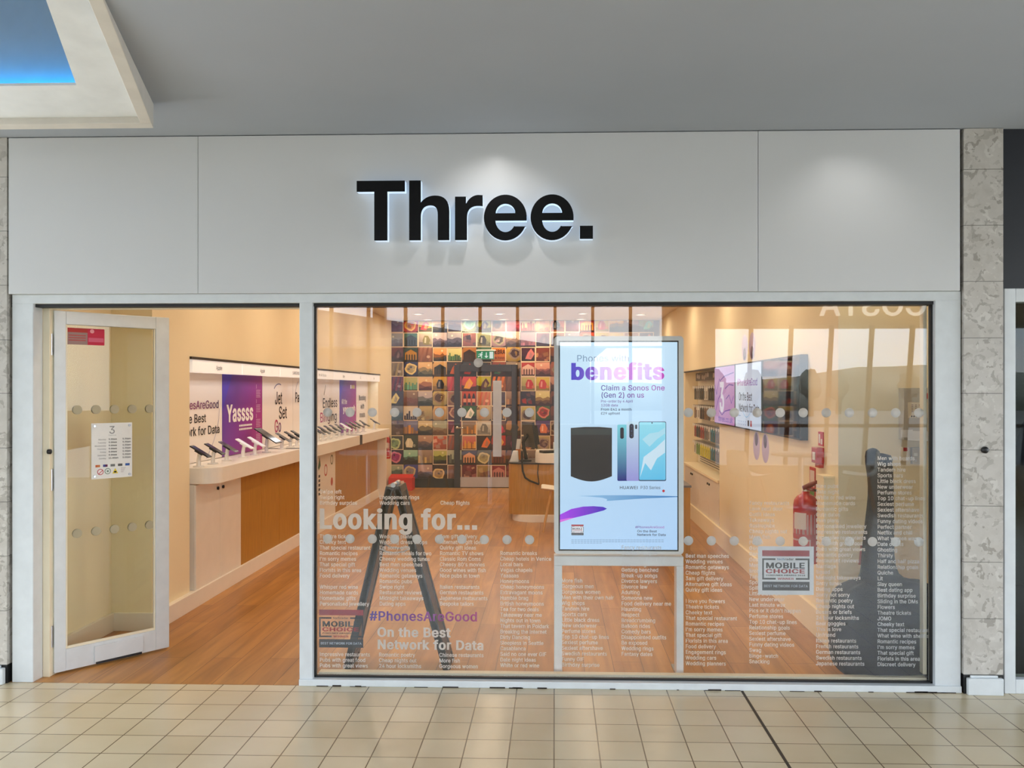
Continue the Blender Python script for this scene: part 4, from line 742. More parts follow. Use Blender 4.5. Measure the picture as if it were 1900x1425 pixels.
# countertop
ct = thing('display_counter', 'long white display counter top with phones along the left wall', 'counter', (-2.68, 5.0, 0.905))
m = MB(); P = [(-2.845, 1.66)] + [(-2.5 - 0.13 + 0.13 * math.sin(math.radians(9 * k)), 1.66 + 0.13 - 0.13 * math.cos(math.radians(9 * k))) for k in range(11)] + [(-2.5, 8.36), (-2.845, 8.36)]
prism(m, P, 0.907, 1.028); m.build('worktop', M_WHITE, ct, 0.004)
for y in (3.76, 6.36):
    m = MB(); m.box(-2.84, -2.495, y, y + 0.12, 0.904, 1.0295); m.build('joint_band', mat('dark_band', (44, 46, 54), 0.4), ct)
m = MB(); m.box(-2.66, -2.53, 8.22, 8.27, 0.0, 0.907); m.build('end_support', M_WHITE, ct, 0.003)
def cabinet(y0, y1, doors, m_front, label, x_in=-2.85, x_f=-2.672, side=1, z0=0.123, z1=0.903, knobs=True, group='cabinets under the phone counter'):
    t = thing('cabinet', label, 'cabinet', ((x_in + x_f) / 2, (y0 + y1) / 2, z0), group)
    m = MB(); m.box(x_in, x_f, y0 + 0.003, y1 - 0.003, z0, z1); m.build('body', M_WHITE, t)
    w = (y1 - y0) / doors
    for k in range(doors):
        a, c = y0 + k * w + 0.003, y0 + (k + 1) * w - 0.003
        m = MB(); m.box(x_f + side * 0.0005, x_f + side * 0.018, a, c, z0, z1 - 0.004); d = m.build('door' if knobs else 'front_panel', m_front, t, 0.0015)
        if knobs:
            yy = c - 0.05 if k % 2 == 0 else a + 0.05
            m = MB(); m.lathe([(0, 0.0), (0.012, 0.0), (0.014, side * 0.012), (0, side * 0.016)], (x_f + side * 0.018, yy, z1 - 0.07), 16, axis='x'); m.build('knob', M_DARK, d)
    return t
cabinet(1.66, 2.58, 2, M_WHITE, 'white two door cabinet at the door end under the counter')
cabinet(2.58, 3.60, 2, M_WOODV, 'orange oak panel unit beside the white two door cabinet', knobs=False)
cabinet(3.60, 4.58, 2, M_WOODV, 'orange oak panel unit just behind the window mullion', knobs=False)
icon = cabinet(4.58, 5.72, 1, M_WHITE, 'white panel unit with small coloured symbols on it', knobs=False)
m = MB(); IP = Vector((-2.653, 0, 0))
def ring(m, y, z, r, w, col, n=20, P_=IP, U_=YP): 
    for k in range(n):
        a0, a1 = 2 * math.pi * k / n, 2 * math.pi * (k + 1) / n
        m.add([P_ + U_ * (y + q * math.cos(a)) + ZP * (z + q * math.sin(a)) for q, a in ((r - w, a0), (r, a0), (r, a1), (r - w, a1))], [(0, 1, 2, 3)], 0, col)
ring(m, 5.55, 0.78, 0.06, 0.018, lin((90, 100, 60))); ring(m, 5.28, 0.68, 0.07, 0.02, lin((190, 60, 50))); m.disc(IP, YP, ZP, 5.55, 0.52, 0.05, 0.05, 0, lin((190, 80, 60)))
m.shape([[(4.95, 0.74), (5.02, 0.86), (5.06, 0.75), (4.98, 0.70)]], IP, YP, ZP, 0, lin((50, 90, 50)))
for k in range(5): m.rect(IP, YP, ZP, 4.97, 5.04, 0.62 - k * 0.05, 0.65 - k * 0.05, 0, lin((60, 60, 60)))
m.build('symbols', VINYL, icon)
cabinet(5.72, 6.86, 2, M_WOODV, 'orange oak panel unit beyond the white symbol panel', knobs=False)
cabinet(6.86, 8.2, 2, M_WOODV, 'orange oak panel unit at the far end of the counter', knobs=False)

# phones on white stands
CT = 1.0285
def make_phone(kind):
    big = kind == 'tablet'; white = kind == 'white'
    ln, wd, th = (0.25, 0.17, 0.009) if big else (0.165, 0.075, 0.009)
    t = thing('display_phone' if not big else 'display_tablet', '-', 'tablet' if big else 'phone', (-2.66, 0, CT), 'phones on the display counter')
    O_ = Vector((-2.66, 0, CT + (0.155 if big else 0.115))); a = math.radians(31 if not big else 33)
    U_ = Vector((math.cos(a), 0, -math.sin(a))); V_ = YP; N_ = Vector((math.sin(a), 0, math.cos(a)))
    body = M_PAPER if white else mat('phone_silver', (120, 122, 126), 0.3, 0.6) if kind == 'silver' else M_BLACK
    m = MB(); m.obox(O_, U_, V_, N_, -ln / 2, ln / 2, -wd / 2, wd / 2, -th / 2, th / 2); bo = m.build('body', body, t, 0.003)
    m = MB(); m.obox(O_, U_, V_, N_, -ln / 2 + 0.012, ln / 2 - 0.012, -wd / 2 + 0.004, wd / 2 - 0.004, th / 2, th / 2 + 0.0008)
    m.build('screen', mat('dim_screen', (26, 28, 32), 0.08, emit=(120, 124, 140), estr=0.06) if not white else mat('pale_screen', (190, 192, 200), 0.08, emit=(230, 230, 236), estr=0.4), t)
    m = MB(); m.obox(O_, U_, V_, N_, -0.03, 0.035, -wd / 2 - 0.004, wd / 2 + 0.004, -th / 2 - 0.008, th / 2 - 0.004); m.build('holder', M_PAPER if white else M_DARK, t, 0.002)
    h = O_.z - 0.012
    m = MB(); m.tube([(-2.675, 0, CT), (-2.675, 0, CT + (h - CT) * 0.45), tuple(O_ - N_ * 0.012)], [0.017, 0.016, 0.014], 12); m.build('stand', mat('white_acrylic', (236, 232, 228), 0.25), t)
    m = MB(); m.lathe([(0, 0), (0.04, 0), (0.038, 0.006), (0, 0.008)], (-2.675, 0, CT), 20); m.build('base', mat('white_acrylic', (236, 232, 228), 0.25), t)
    return t
protos = {}
PH = [(364, 'dark'), (391, 'dark'), (417, 'silver'), (448, 'white'), (470, 'white'), (492, 'tablet'), (521, 'silver'), (537, 'dark'), (549, 'dark'), (589, 'silver'), (598, 'dark'),
      (609, 'dark'), (619, 'dark'), (629, 'silver'), (639, 'white'), (648, 'dark'), (656, 'dark'), (664, 'dark'), (674, 'dark'), (694, 'dark')]
for i, (px, kd) in enumerate(PH):
    y = 1600 * 2.66 / (1029 - px) - DIST
    if y > 8.2: y = 8.2
    if kd not in protos: t = protos[kd] = make_phone(kd); t.location.y = y
    else: t = copy_tree(protos[kd], (0, y - protos[kd].location.y, 0))
    nm = {'dark': 'black phone', 'silver': 'silver edged phone', 'white': 'white phone', 'tablet': 'large tablet'}[kd]
    t['label'] = '%s tilted on a white stand, %s device from the door on the counter' % (nm, ORD[i])

# ------------------------------------------------------------------ photo wall and back door
PAL = [
 [((90, 100, 115), (150, 130, 130)), ((80, 120, 115), (60, 70, 80)), ((190, 170, 150), (120, 110, 60)), ((150, 130, 140), (90, 70, 80)), ((110, 105, 120), (60, 50, 60)), ((150, 90, 80), (40, 36, 50)), ((170, 170, 120), (70, 70, 70)), ((190, 150, 150), (90, 90, 80)), ((170, 130, 110), (120, 100, 90)), ((90, 50, 70), (190, 120, 130)), ((110, 70, 80), (60, 40, 50)), ((150, 100, 60), (60, 50, 40))],
 [((110, 66, 80), (60, 40, 60)), ((60, 80, 84), (180, 130, 60)), ((165, 115, 100), (124, 80, 70)), ((230, 120, 40), (60, 64, 56)), ((190, 186, 110), (40, 110, 70)), ((170, 110, 60), (50, 34, 30)), ((60, 90, 70), (150, 60, 40)), ((224, 124, 44), (40, 26, 20)), ((200, 160, 70), (60, 40, 60)), ((70, 34, 56), (206, 120, 120)), ((130, 60, 50), (210, 150, 90)), ((120, 70, 50), (60, 40, 40))],
 [((120, 106, 96), (150, 132, 92)), ((50, 62, 110), (222, 200, 140)), ((216, 166, 110), (120, 138, 130)), ((220, 176, 120), (40, 40, 40)), ((70, 60, 60), (200, 96, 50)), ((60, 64, 70), (190, 50, 40)), ((60, 64, 70), (120, 70, 60)), ((160, 80, 60), (60, 110, 80)), ((110, 80, 60), (60, 44, 40)), ((190, 60, 60), (224, 180, 160)), ((206, 120, 100), (120, 66, 80)), ((160, 90, 70), (60, 40, 40))],
 [((72, 40, 92), (150, 50, 70)), ((150, 160, 90), (100, 190, 160)), ((222, 170, 110), (140, 70, 80)), ((222, 170, 70), (30, 34, 46)), ((220, 100, 110), (190, 60, 84)), ((222, 84, 84), (236, 166, 60)), ((196, 190, 50), (80, 40, 40)), ((230, 120, 40), (40, 40, 50)), ((130, 90, 70), (90, 60, 50)), ((200, 186, 120), (180, 36, 40)), ((228, 200, 80), (190, 60, 60)), ((150, 80, 60), (60, 40, 40))],
 [((54, 54, 86), (222, 212, 150)), ((90, 60, 60), (200, 140, 130)), ((170, 160, 180), (70, 90, 70)), ((216, 196, 120), (90, 60, 40)), ((180, 130, 110), (80, 50, 50)), ((204, 84, 60), (40, 30, 44)), ((222, 150, 110), (204, 110, 90)), ((90, 80, 100), (60, 70, 110)), ((120, 80, 60), (190, 140, 100)), ((44, 40, 60), (176, 40, 30)), ((204, 190, 110), (110, 60, 40)), ((120, 70, 50), (60, 40, 40))],
 [((50, 72, 112), (100, 150, 180)), ((204, 198, 192), (50, 50, 72)), ((200, 180, 120), (120, 90, 50)), ((228, 190, 120), (160, 100, 50)), ((110, 60, 70), (180, 120, 110)), ((60, 104, 60), (242, 236, 226)), ((220, 196, 150), (150, 80, 60)), ((90, 60, 60), (222, 180, 110)), ((120, 90, 60), (60, 50, 60)), ((204, 192, 110), (60, 40, 40)), ((70, 100, 50), (190, 44, 40)), ((120, 70, 50), (60, 40, 40))],
 [((110, 90, 92), (60, 50, 92)), ((60, 66, 132), (222, 150, 60)), ((204, 180, 120), (50, 50, 60)), ((140, 150, 130), (190, 130, 80)), ((120, 40, 80), (204, 120, 130)), ((90, 60, 40), (222, 150, 60)), ((222, 216, 200), (110, 106, 100)), ((110, 70, 60), (220, 40, 90)), ((200, 150, 100), (60, 60, 60)), ((60, 50, 50), (120, 60, 50)), ((90, 60, 112), (222, 120, 84)), ((120, 70, 50), (60, 40, 40))],
 [((60, 70, 80), (150, 190, 140)), ((60, 70, 60), (222, 212, 180)), ((150, 100, 80), (90, 90, 112)), ((204, 90, 60), (238, 222, 204)), ((190, 100, 80), (80, 80, 90)), ((180, 50, 40), (232, 170, 70)), ((60, 40, 30), (224, 110, 40)), ((200, 40, 30), (230, 170, 80)), ((80, 40, 60), (150, 80, 110)), ((60, 40, 40), (150, 80, 60)), ((190, 170, 120), (90, 60, 80)), ((120, 70, 50), (60, 40, 40))],
 [((46, 26, 62), (190, 40, 140)), ((110, 184, 160), (60, 40, 30)), ((112, 80, 60), (224, 190, 120)), ((150, 160, 40), (50, 50, 30)), ((150, 160, 130), (60, 60, 60)), ((70, 50, 50), (224, 160, 110)), ((100, 90, 50), (196, 184, 130)), ((170, 110, 50), (120, 50, 30)), ((130, 80, 40), (70, 40, 30)), ((60, 40, 40), (150, 80, 60)), ((150, 90, 60), (90, 60, 60)), ((120, 70, 50), (60, 40, 40))],
 [((110, 132, 110), (60, 80, 70)), ((80, 80, 152), (190, 170, 140)), ((162, 122, 120), (70, 60, 80)), ((60, 36, 30), (212, 170, 90)), ((150, 100, 80), (120, 90, 80)), ((112, 30, 40), (224, 190, 140)), ((170, 140, 80), (120, 40, 50)), ((140, 40, 50), (190, 120, 110)), ((120, 40, 40), (90, 30, 40)), ((60, 40, 40), (150, 80, 60)), ((150, 90, 60), (90, 60, 60)), ((120, 70, 50), (60, 40, 40))]]
KIND = ['lbbllbbblsbb', 'bbdlsbbtbbbb', 'dblbbbbblblb', 'dslbdbbddbbl', 'bllbbkdbsblb', 'lsbbbbbbbbbb', 'bsllbsbbblbb', 'bblbdsbbbbbb', 'blslsbbbblbb', 'lblbdbbbblbb']
def clip(poly, r):
    for ax, v, sgn in ((0, r[0], 1), (0, r[1], -1), (1, r[2], 1), (1, r[3], -1)):
        out = []
        for i in range(len(poly)):
            a, c = poly[i - 1], poly[i]; da, dc = sgn * (a[ax] - v), sgn * (c[ax] - v)
            if (da >= 0) != (dc >= 0):
                t = da / (da - dc); out.append((a[0] + t * (c[0] - a[0]), a[1] + t * (c[1] - a[1])))
            if dc >= 0: out.append(c)
        poly = out
        if len(poly) < 3: return None
    return poly
MS, MX0, MZ0 = 0.2425, -2.742, 0.136
def photo(col, row, parent, ypl, part=(0, 1, 0, 1), hgt=None, into=None):
    rr = random.Random(col * 37 + row * 101 + 7)
    A, Bc = PAL[max(row, 0)][col] if 0 <= row and col < 12 else PAL[(row + 4) % 10][(col * 5) % 12]
    kind = KIND[max(row, 0)][col % 12]
    lay = []; mixc = lambda a, c, t: tuple(a[i] + (c[i] - a[i]) * t for i in range(3))
    dk = mixc(A, (18, 14, 18), 0.72); lt = mixc(A, (255, 240, 210), 0.4)
    sq = [(0, 0), (1, 0), (1, 1), (0, 1)]
    lay.append((sq, ('g', lt if kind in 'ls' else A, A if kind in 'ls' else mixc(A, dk, 0.5))))
    ellp = lambda cx, cy, rx, ry, n=14: [(cx + rx * math.cos(2 * math.pi * k / n) * (1 + 0.12 * math.sin(3 * k + cx * 9)), cy + ry * math.sin(2 * math.pi * k / n) * (1 + 0.12 * math.cos(2 * k + cy * 7))) for k in range(n)]
    if kind == 'l':
        for q in range(3):
            h = 0.55 - 0.17 * q; P = [(1, 0), (1, h * rr.uniform(.7, 1))]
            for k in range(6, -1, -1): P.append((k / 6.0, max(0.04, h + rr.uniform(-.10, .12))))
            P.append((0, 0)); lay.append((P, mixc(mixc(A, Bc, 0.45 + 0.3 * q), (16, 12, 16), 0.12 + 0.2 * q)))
        lay.append((ellp(rr.uniform(.2, .8), rr.uniform(.7, .86), .07, .07), mixc(lt, (255, 250, 220), .5)))
    elif kind == 's':
        x = 0.0
        while x < 1:
            w = rr.uniform(.08, .2); h = rr.uniform(.25, .72); lay.append(([(x, 0.08), (x + w * .85, 0.08), (x + w * .85, h), (x, h)], mixc(Bc, dk, rr.uniform(0, .5)))); x += w
        lay.append(([(0, 0), (1, 0), (1, .12), (0, .1)], dk))
    elif kind == 'd':
        for k in range(5): lay.append(([(-.2 + k * .3, 0), (-.05 + k * .3, 0), (.15 + k * .3, 1), (.02 + k * .3, 1)], mixc(A, Bc, rr.uniform(.4, 1))))
        lay.append((ellp(.7, .35, .12, .1), lt))
    elif kind == 'k':
        for k in range(3): lay.append(([(.1 + k * .3, .05), (.3 + k * .3, .05), (.3 + k * .3, .6), (.24 + k * .3, .85), (.16 + k * .3, .85), (.1 + k * .3, .6)], Bc)); lay.append(([(.1 + k * .3, .25), (.3 + k * .3, .25), (.3 + k * .3, .5), (.1 + k * .3, .5)], lt))
    elif kind == 'b':
        form = rr.randrange(5); cx, cy = rr.uniform(.38, .62), rr.uniform(.36, .6)
        if form == 0:       # a plate of food
            lay.append((ellp(cx, cy, .42, .38), mixc(Bc, (235, 215, 160), .45))); lay.append((ellp(cx, cy, .3, .27), mixc(Bc, dk, .25)))
            for k in range(5): lay.append((ellp(cx + rr.uniform(-.18, .18), cy + rr.uniform(-.16, .16), rr.uniform(.06, .12), rr.uniform(.05, .1), 9), mixc(Bc, rr.choice([lt, dk, A]), rr.uniform(.2, .8))))
        elif form == 1:     # hillside and leaning shape
            lay.append(([(0, 0), (1, 0), (1, .35), (.55, .28), (0, .42)], dk)); lay.append(([(cx - .3, .2), (cx + .1, .16), (cx + .34, .55), (cx + .1, .9), (cx - .12, .62)], Bc)); lay.append(([(cx - .05, .3), (cx + .12, .25), (cx + .2, .5), (cx + .06, .7)], mixc(Bc, lt, .55)))
        elif form == 2:     # close-up with angular patches
            for k in range(7):
                x_, y_ = rr.uniform(0, .8), rr.uniform(0, .8); w_ = rr.uniform(.15, .4); lay.append(([(x_, y_), (x_ + w_, y_ + rr.uniform(-.1, .1)), (x_ + w_ * .8, y_ + w_), (x_ - .05, y_ + w_ * .7)], mixc(mixc(A, Bc, rr.random()), rr.choice([dk, lt]), rr.uniform(0, .5))))
        elif form == 3:     # arched building
            lay.append(([(.1, .1), (.9, .1), (.9, .62), (.5, .85), (.1, .62)], Bc)); lay.append(([(0, 0), (1, 0), (1, .14), (0, .14)], dk))
            for k in range(4): lay.append(([(.17 + k * .18, .14), (.28 + k * .18, .14), (.28 + k * .18, .46), (.225 + k * .18, .54), (.17 + k * .18, .46)], mixc(Bc, dk, .75)))
        else:               # still life on a table
            lay.append(([(0, 0), (1, 0), (1, .3), (0, .36)], mixc(A, dk, .6))); lay.append(([(cx - .22, .18), (cx + .2, .16), (cx + .26, .5), (cx + .1, .78), (cx - .14, .8), (cx - .28, .48)], Bc)); lay.append(([(cx - .16, .3), (cx - .04, .28), (cx - .02, .66), (cx - .12, .68)], mixc(Bc, (255, 245, 225), .5))); lay.append((ellp(min(.85, cx + .32), .3, .1, .1, 10), mixc(Bc, A, .5)))
        for P in ([(0, 0), (.12 + .2 * rr.random(), 0), (0, .1)], [(1, 0), (1, .12), (.8 - .2 * rr.random(), 0)], [(0, 1), (0, .86 - .2 * rr.random()), (.1, 1)]): lay.append((P, mixc(A, (14, 10, 12), .82)))
    if rr.random() < 0.4:
        for P in ([(0, 0), (1, 0), (1, .05), (0, .05)], [(0, .95), (1, .95), (1, 1), (0, 1)], [(0, 0), (.05, 0), (.05, 1), (0, 1)], [(.95, 0), (1, 0), (1, 1), (.95, 1)]): lay.append((P, (222, 200, 168)))
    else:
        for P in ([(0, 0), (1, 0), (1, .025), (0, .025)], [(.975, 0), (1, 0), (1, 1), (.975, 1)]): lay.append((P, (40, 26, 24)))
    x0 = MX0 + col * MS; z0 = MZ0 + (9 - row) * MS; m = MB() if into is None else into
    for i, (P, c) in enumerate(lay):
        P = clip(P, part)
        if not P: continue
        if hgt: P = [(u, min(v, hgt)) for u, v in P]
        ar = sum(P[k][0] * P[(k + 1) % len(P)][1] - P[(k + 1) % len(P)][0] * P[k][1] for k in range(len(P)))
        if ar < 0: P = P[::-1]
        cc = grad((0, 0, z0), (0, 0, z0 + MS), c[2], c[1]) if c[0] == 'g' else lin(c)
        vs, T = fill([P])
        T = [t if _cr(vs, t) > 0 else tuple(reversed(t)) for t in T]
        m.add([(x0 + u * MS, ypl - 0.0005 * i, z0 + v * MS) for u, v in vs], T, 0, (lambda q, cc=cc: tuple(min(0.95, 1.05 * w) for w in (cc(q) if callable(cc) else cc)[:3]) + (1.0,)))
    if kind == 't':
        m.text('EBRA', (x0 + 0.06, ypl - 0.004, z0 + 0.13), XP, ZP, 0.075, 26, 0, lin((30, 20, 16)), 0.17); m.text('de Polish', (x0 + 0.05, ypl - 0.004, z0 + 0.05), XP, ZP, 0.035, 20, 0, lin((110, 40, 20)), 0.17)
    return m.build('photo', PRINT, parent) if into is None else None
mural = thing('photo_mural', 'colourful wall of square snapshot prints covering the back wall', 'mural', (-1.3, 9.55, 0.136))
m = MB(); m.box(MX0, 1.715, 9.551, 9.559, 0.136, 2.755); m.build('backing_sheet', mat('mural_backing', (70, 50, 44), 0.6), mural)
DC, DR = range(5, 8), range(3, 10)
for r in range(-1, 10):
    for c in range(12):
        if (c in DC and r in DR) or r == -1: continue
        photo(c, r, mural, 9.5505)
rest = MB()
for c in range(18):
    photo(c, -1, mural, 9.5505, hgt=0.78, into=rest)
    if c > 11:
        for r in range(10): photo(c, r, mural, 9.5505, into=rest)
rest.build('photo_rest', PRINT, mural)['kind'] = 'stuff'
bd = thing('door_2', 'dark framed back door covered in the same snapshot prints', None, (-1.13, 9.53, 0), kind='structure')
X0, X1, ZT = -1.655, -0.612, 2.03
m = MB(); m.box(X0, X0 + 0.095, 9.51, 9.56, 0, ZT); m.box(X1 - 0.095, X1, 9.51, 9.56, 0, ZT); m.box(X0 + 0.095, X1 - 0.095, 9.51, 9.56, ZT - 0.115, ZT); m.build('frame', mat('slate_frame', (46, 48, 58), 0.45), bd, 0.003)
m = MB(); m.box(X0 + 0.095, X1 - 0.095, 9.535, 9.55, 0.0, ZT - 0.115); m.build('leaf', mat('mural_backing', (70, 50, 44), 0.6), bd)
ca, cz = (X0 + 0.097 - MX0) / MS, (X1 - 0.097 - MX0) / MS
for r in range(2, 10):
    for c in range(4, 9):
        pr_ = [max(0, ca - c), min(1, cz - c), 0, 1]
        if r == 2: pr_[3] = (ZT - 0.117 - (MZ0 + 7 * MS)) / MS
        if pr_[1] - pr_[0] > 0.02: photo(c, r, bd, 9.534, pr_)
m = MB(); m.box(X0 + 0.1, X1 - 0.1, 9.524, 9.5345, 0.015, 0.178); m.build('kick_plate', mat('pale_metal', (186, 182, 180), 0.35, 0.3), bd)
m = MB(); m.box(-1.015, -0.875, 9.518, 9.528, 0.515, 1.765)
for k in range(6): m.box(-1.005 + k * 0.022, -0.995 + k * 0.022, 9.508, 9.518, 0.52, 1.76)
m.build('pull_plate', mat('ribbed_aluminium', (206, 212, 222), 0.35, 0.35), bd)  # pale bluish base colour and low metallic imitate a bright reflection
m = MB(); m.tube([(X0 + 0.05, 9.51, 0.99), (X0 + 0.05, 9.46, 0.99), (X0 + 0.16, 9.455, 0.99)], 0.011, 10); m.lathe([(0, 0), (0.025, 0), (0.025, -0.01), (0, -0.012)], (X0 + 0.05, 9.51, 0.99), 16, axis='y'); m.build('lever_handle', M_CHROME, bd)
# exit sign
ex = thing('exit_sign', 'green emergency exit sign with running figure above the back door', 'sign', (-1.14, 9.50, 2.13))
m = MB(); m.box(-1.285, -0.995, 9.49, 9.53, 2.115, 2.255); m.box(-1.29, -0.97, 9.485, 9.54, 2.255, 2.275); m.build('housing', M_PAPER, ex, 0.002)
m = MB(); G = Vector((0, 9.4885, 0)); GW = lin((235, 250, 240))
m.rect(G, XP, ZP, -1.283, -0.997, 2.117, 2.253, 0, lin((0, 140, 90))); G = Vector((0, 9.4878, 0))
m.shape([[(-1.13, 2.23), (-1.115, 2.23), (-1.115, 2.17), (-1.09, 2.17), (-1.1225, 2.135), (-1.155, 2.17), (-1.13, 2.17)]], G, XP, ZP, 0, GW)
m.rect(G, XP, ZP, -1.07, -1.01, 2.13, 2.24, 0, GW)
m.disc(G, XP, ZP, -1.195, 2.228, 0.012, 0.012, 0, GW)
m.shape([[(-1.215, 2.215), (-1.19, 2.212), (-1.185, 2.185), (-1.2, 2.175), (-1.19, 2.15), (-1.2, 2.132), (-1.21, 2.135), (-1.203, 2.152), (-1.215, 2.165), (-1.245, 2.16), (-1.245, 2.15), (-1.262, 2.15), (-1.255, 2.17), (-1.22, 2.18), (-1.235, 2.2), (-1.25, 2.19), (-1.255, 2.198)]], G, XP, ZP, 0, GW)
m.build('panel', mat_print('lit_sign', emission=0.8), ex)

# ------------------------------------------------------------------ fire points
def extinguisher(loc, r, h, label, bracket=(1, 0), front=(-0.7, -0.7)):
    t = thing('fire_extinguisher', label, 'fire extinguisher', loc); x, y, z = loc
    m = MB(); m.lathe([(r * 0.92, 0), (r, 0.015), (r, h * 0.70), (r * 0.93, h * 0.76), (r * 0.7, h * 0.81), (r * 0.35, h * 0.84), (r * 0.3, h * 0.87), (0.0, h * 0.87)], loc, 28); m.build('cylinder', M_RED, t)
    m = MB(); m.tube([(x, y, z + h * 0.86), (x, y, z + h * 0.92)], r * 0.26, 12); m.build('valve', M_CHROME, t)
    m = MB(); m.tube([(x - r * 0.2, y - r * .1, z + h * 0.91), (x + r * 0.3, y - r * .6, z + h * 0.96), (x + r * 0.5, y - r * 1.3, z + h * 1.0)], [r * .2, r * .22, r * .15], 8); m.tube([(x, y, z + h * 0.9), (x + r * 0.3, y - r * 1.1, z + h * 0.9)], r * .12, 8); m.build('lever', mat('dark_red', (120, 14, 14), 0.35), t)
    m = MB(); m.tube([(x + r * .2, y - r * .3, z + h * .9), (x + r * .9, y - r * .6, z + h * .88), (x + r * 1.1, y - r * .5, z + h * .7), (x + r * 1.05, y - r * .35, z + h * .3)], r * .13, 8); m.build('hose', M_BLACK, t)
    f = Vector((front[0], front[1], 0)).normalized(); a0 = math.atan2(f.y, f.x)
    def wrap(z0, z1, w, col, off, mm):
        n = 8; P = []
        for k in range(n + 1):
            a = a0 - w / 2 + w * k / n
            for zz in (z0, z1): P.append((x + (r + off) * math.cos(a), y + (r + off) * math.sin(a), z + zz * h))
        mm.add(P, [(2 * k, 2 * k + 2, 2 * k + 3, 2 * k + 1) for k in range(n)], 0, col)
    m = MB(); wrap(0.42, 0.62, 1.1, lin((228, 216, 210)), 0.0008, m); wrap(0.36, 0.60, 2.6, lin((200, 160, 160)), 0.0004, m); wrap(0.08, 0.30, 1.8, lin((214, 190, 186)), 0.0004, m); wrap(0.1, 0.28, 1.6, lin((186, 26, 30)), 0.0008, m); m.build('label_sheet', VINYL, t)
    m = MB(); m.box(x + r * 0.7, x + r * 1.25, y - 0.02, y + 0.02, z + h * 0.6, z + h * 0.72) if bracket[0] > 0 else m.box(x - r * 1.25, x - r * 0.7, y - 0.02, y + 0.02, z + h * 0.6, z + h * 0.72); m.build('wall_bracket', M_DARK, t)
    return t
extinguisher((1.622, 0.99, 0.49), 0.078, 0.53, 'large red fire extinguisher hanging on the right wall near the window')
extinguisher((-2.575, 8.50, 0.56), 0.06, 0.40, 'small red fire extinguisher beyond the far end of the phone counter', bracket=(-1, 0), front=(0.1, -1))
t = thing('trunking', 'cream boxed trunking beside the large fire extinguisher', 'trunking', (1.69, 0.79, 0.181))
m = MB(); m.box(1.655, 1.7195, 0.72, 0.86, 0.182, 1.06); m.build('cover', M_WALL, t, 0.003)
m = MB(); m.box(1.65, 1.7195, 0.715, 0.865, 1.06, 1.075); m.build('cap', M_WALL, t, 0.002)
cp = thing('fire_call_point', 'red fire alarm call point on the right wall', 'call point', (1.70, 0.97, 1.13))
m = MB(); m.box(1.67, 1.7195, 0.92, 1.03, 1.135, 1.235); m.build('housing', M_RED, cp, 0.004)
m = MB(); m.box(1.668, 1.671, 0.945, 1.005, 1.155, 1.205); m.build('glass_plate', M_PAPER, cp)
m = MB(); m.box(1.69, 1.7195, 0.93, 1.02, 1.105, 1.135); m.build('lower_lug', M_RED, cp, 0.003)
sn = thing('fire_action_sign', 'small red and white fire sign above the red call point', 'sign', (1.715, 0.97, 1.24))
m = MB(); m.box(1.714, 1.7195, 0.93, 1.03, 1.245, 1.335, 0, lin((196, 24, 36))); m.rect(Vector((1.7135, 0, 0)), -YP, ZP, -1.02, -0.985, 1.26, 1.32, 0, lin((236, 226, 226))); m.rect(Vector((1.7135, 0, 0)), -YP, ZP, -0.975, -0.94, 1.255, 1.29, 0, lin((236, 226, 226))); m.build('plate', VINYL, sn)
sn = thing('extinguisher_sign', 'narrow red and green extinguisher sign on the right wall', 'sign', (1.715, 1.16, 0.88))
m = MB(); m.box(1.714, 1.7195, 1.10, 1.22, 0.90, 1.09, 0, lin((190, 20, 26))); m.rect(Vector((1.7135, 0, 0)), -YP, ZP, -1.21, -1.11, 0.96, 1.07, 0, lin((224, 204, 196))); m.rect(Vector((1.7135, 0, 0)), -YP, ZP, -1.21, -1.11, 0.905, 0.945, 0, lin((70, 130, 50))); m.build('plate', VINYL, sn)
# alarm panel and switches on the short return wall
def wallbox(name, label, cat, px0, px1, py0, py1, d, parts):
    x0, z1 = at(px0, py0, 0.65); x1, z0 = at(px1, py1, 0.65)
    t = thing(name, label, cat, ((x0 + x1) / 2, 0.65 - d / 2, z0))
    for nm, u0, u1, v0, v1, d0, d1, mt in parts:
        m = MB(); m.box(x0 + (x1 - x0) * u0, x0 + (x1 - x0) * u1, 0.65 - d1 - 0.0005, 0.65 - d0 - 0.0005, z0 + (z1 - z0) * v0, z0 + (z1 - z0) * v1); m.build(nm, mt, t, 0.002)
    return t, x0, x1, z0, z1
t, x0, x1, z0, z1 = wallbox('alarm_panel', 'grey fire alarm control panel with cream keypad on the right return wall', 'alarm panel', 1667, 1725, 720, 815, 0.08,
  [('housing', 0, 1, 0.0, 1, 0, 0.08, M_GREYP), ('keypad', 0.12, 0.76, 0.42, 0.72, 0.08, 0.084, M_PALEP), ('badge', 0.56, 0.78, 0.79, 0.90, 0.08, 0.083, M_RED)])
m = MB(); Q = Vector((0, 0.5645, 0)); w, h = x1 - x0, z1 - z0
for k in range(7): m.disc(Q, XP, ZP, x0 + w * (0.24 + 0.072 * k), z0 + h * 0.455, w * 0.026, w * 0.026, 0, lin((60, 56, 52)), 12)
for k in range(5):
    for q in range(2): m.rect(Q, XP, ZP, x0 + w * (0.23 + 0.11 * q), x0 + w * (0.29 + 0.11 * q), z0 + h * (0.54 + 0.032 * k), z0 + h * (0.551 + 0.032 * k), 0, lin((120, 90, 80)))
m.rect(Q, XP, ZP, x0 + w * 0.62, x0 + w * 0.7, z0 + h * 0.63, z0 + h * 0.69, 0, lin((60, 60, 56))); m.rect(Q, XP, ZP, x0 + w * 0.46, x0 + w * 0.58, z0 + h * 0.65, z0 + h * 0.69, 0, lin((200, 170, 150)))
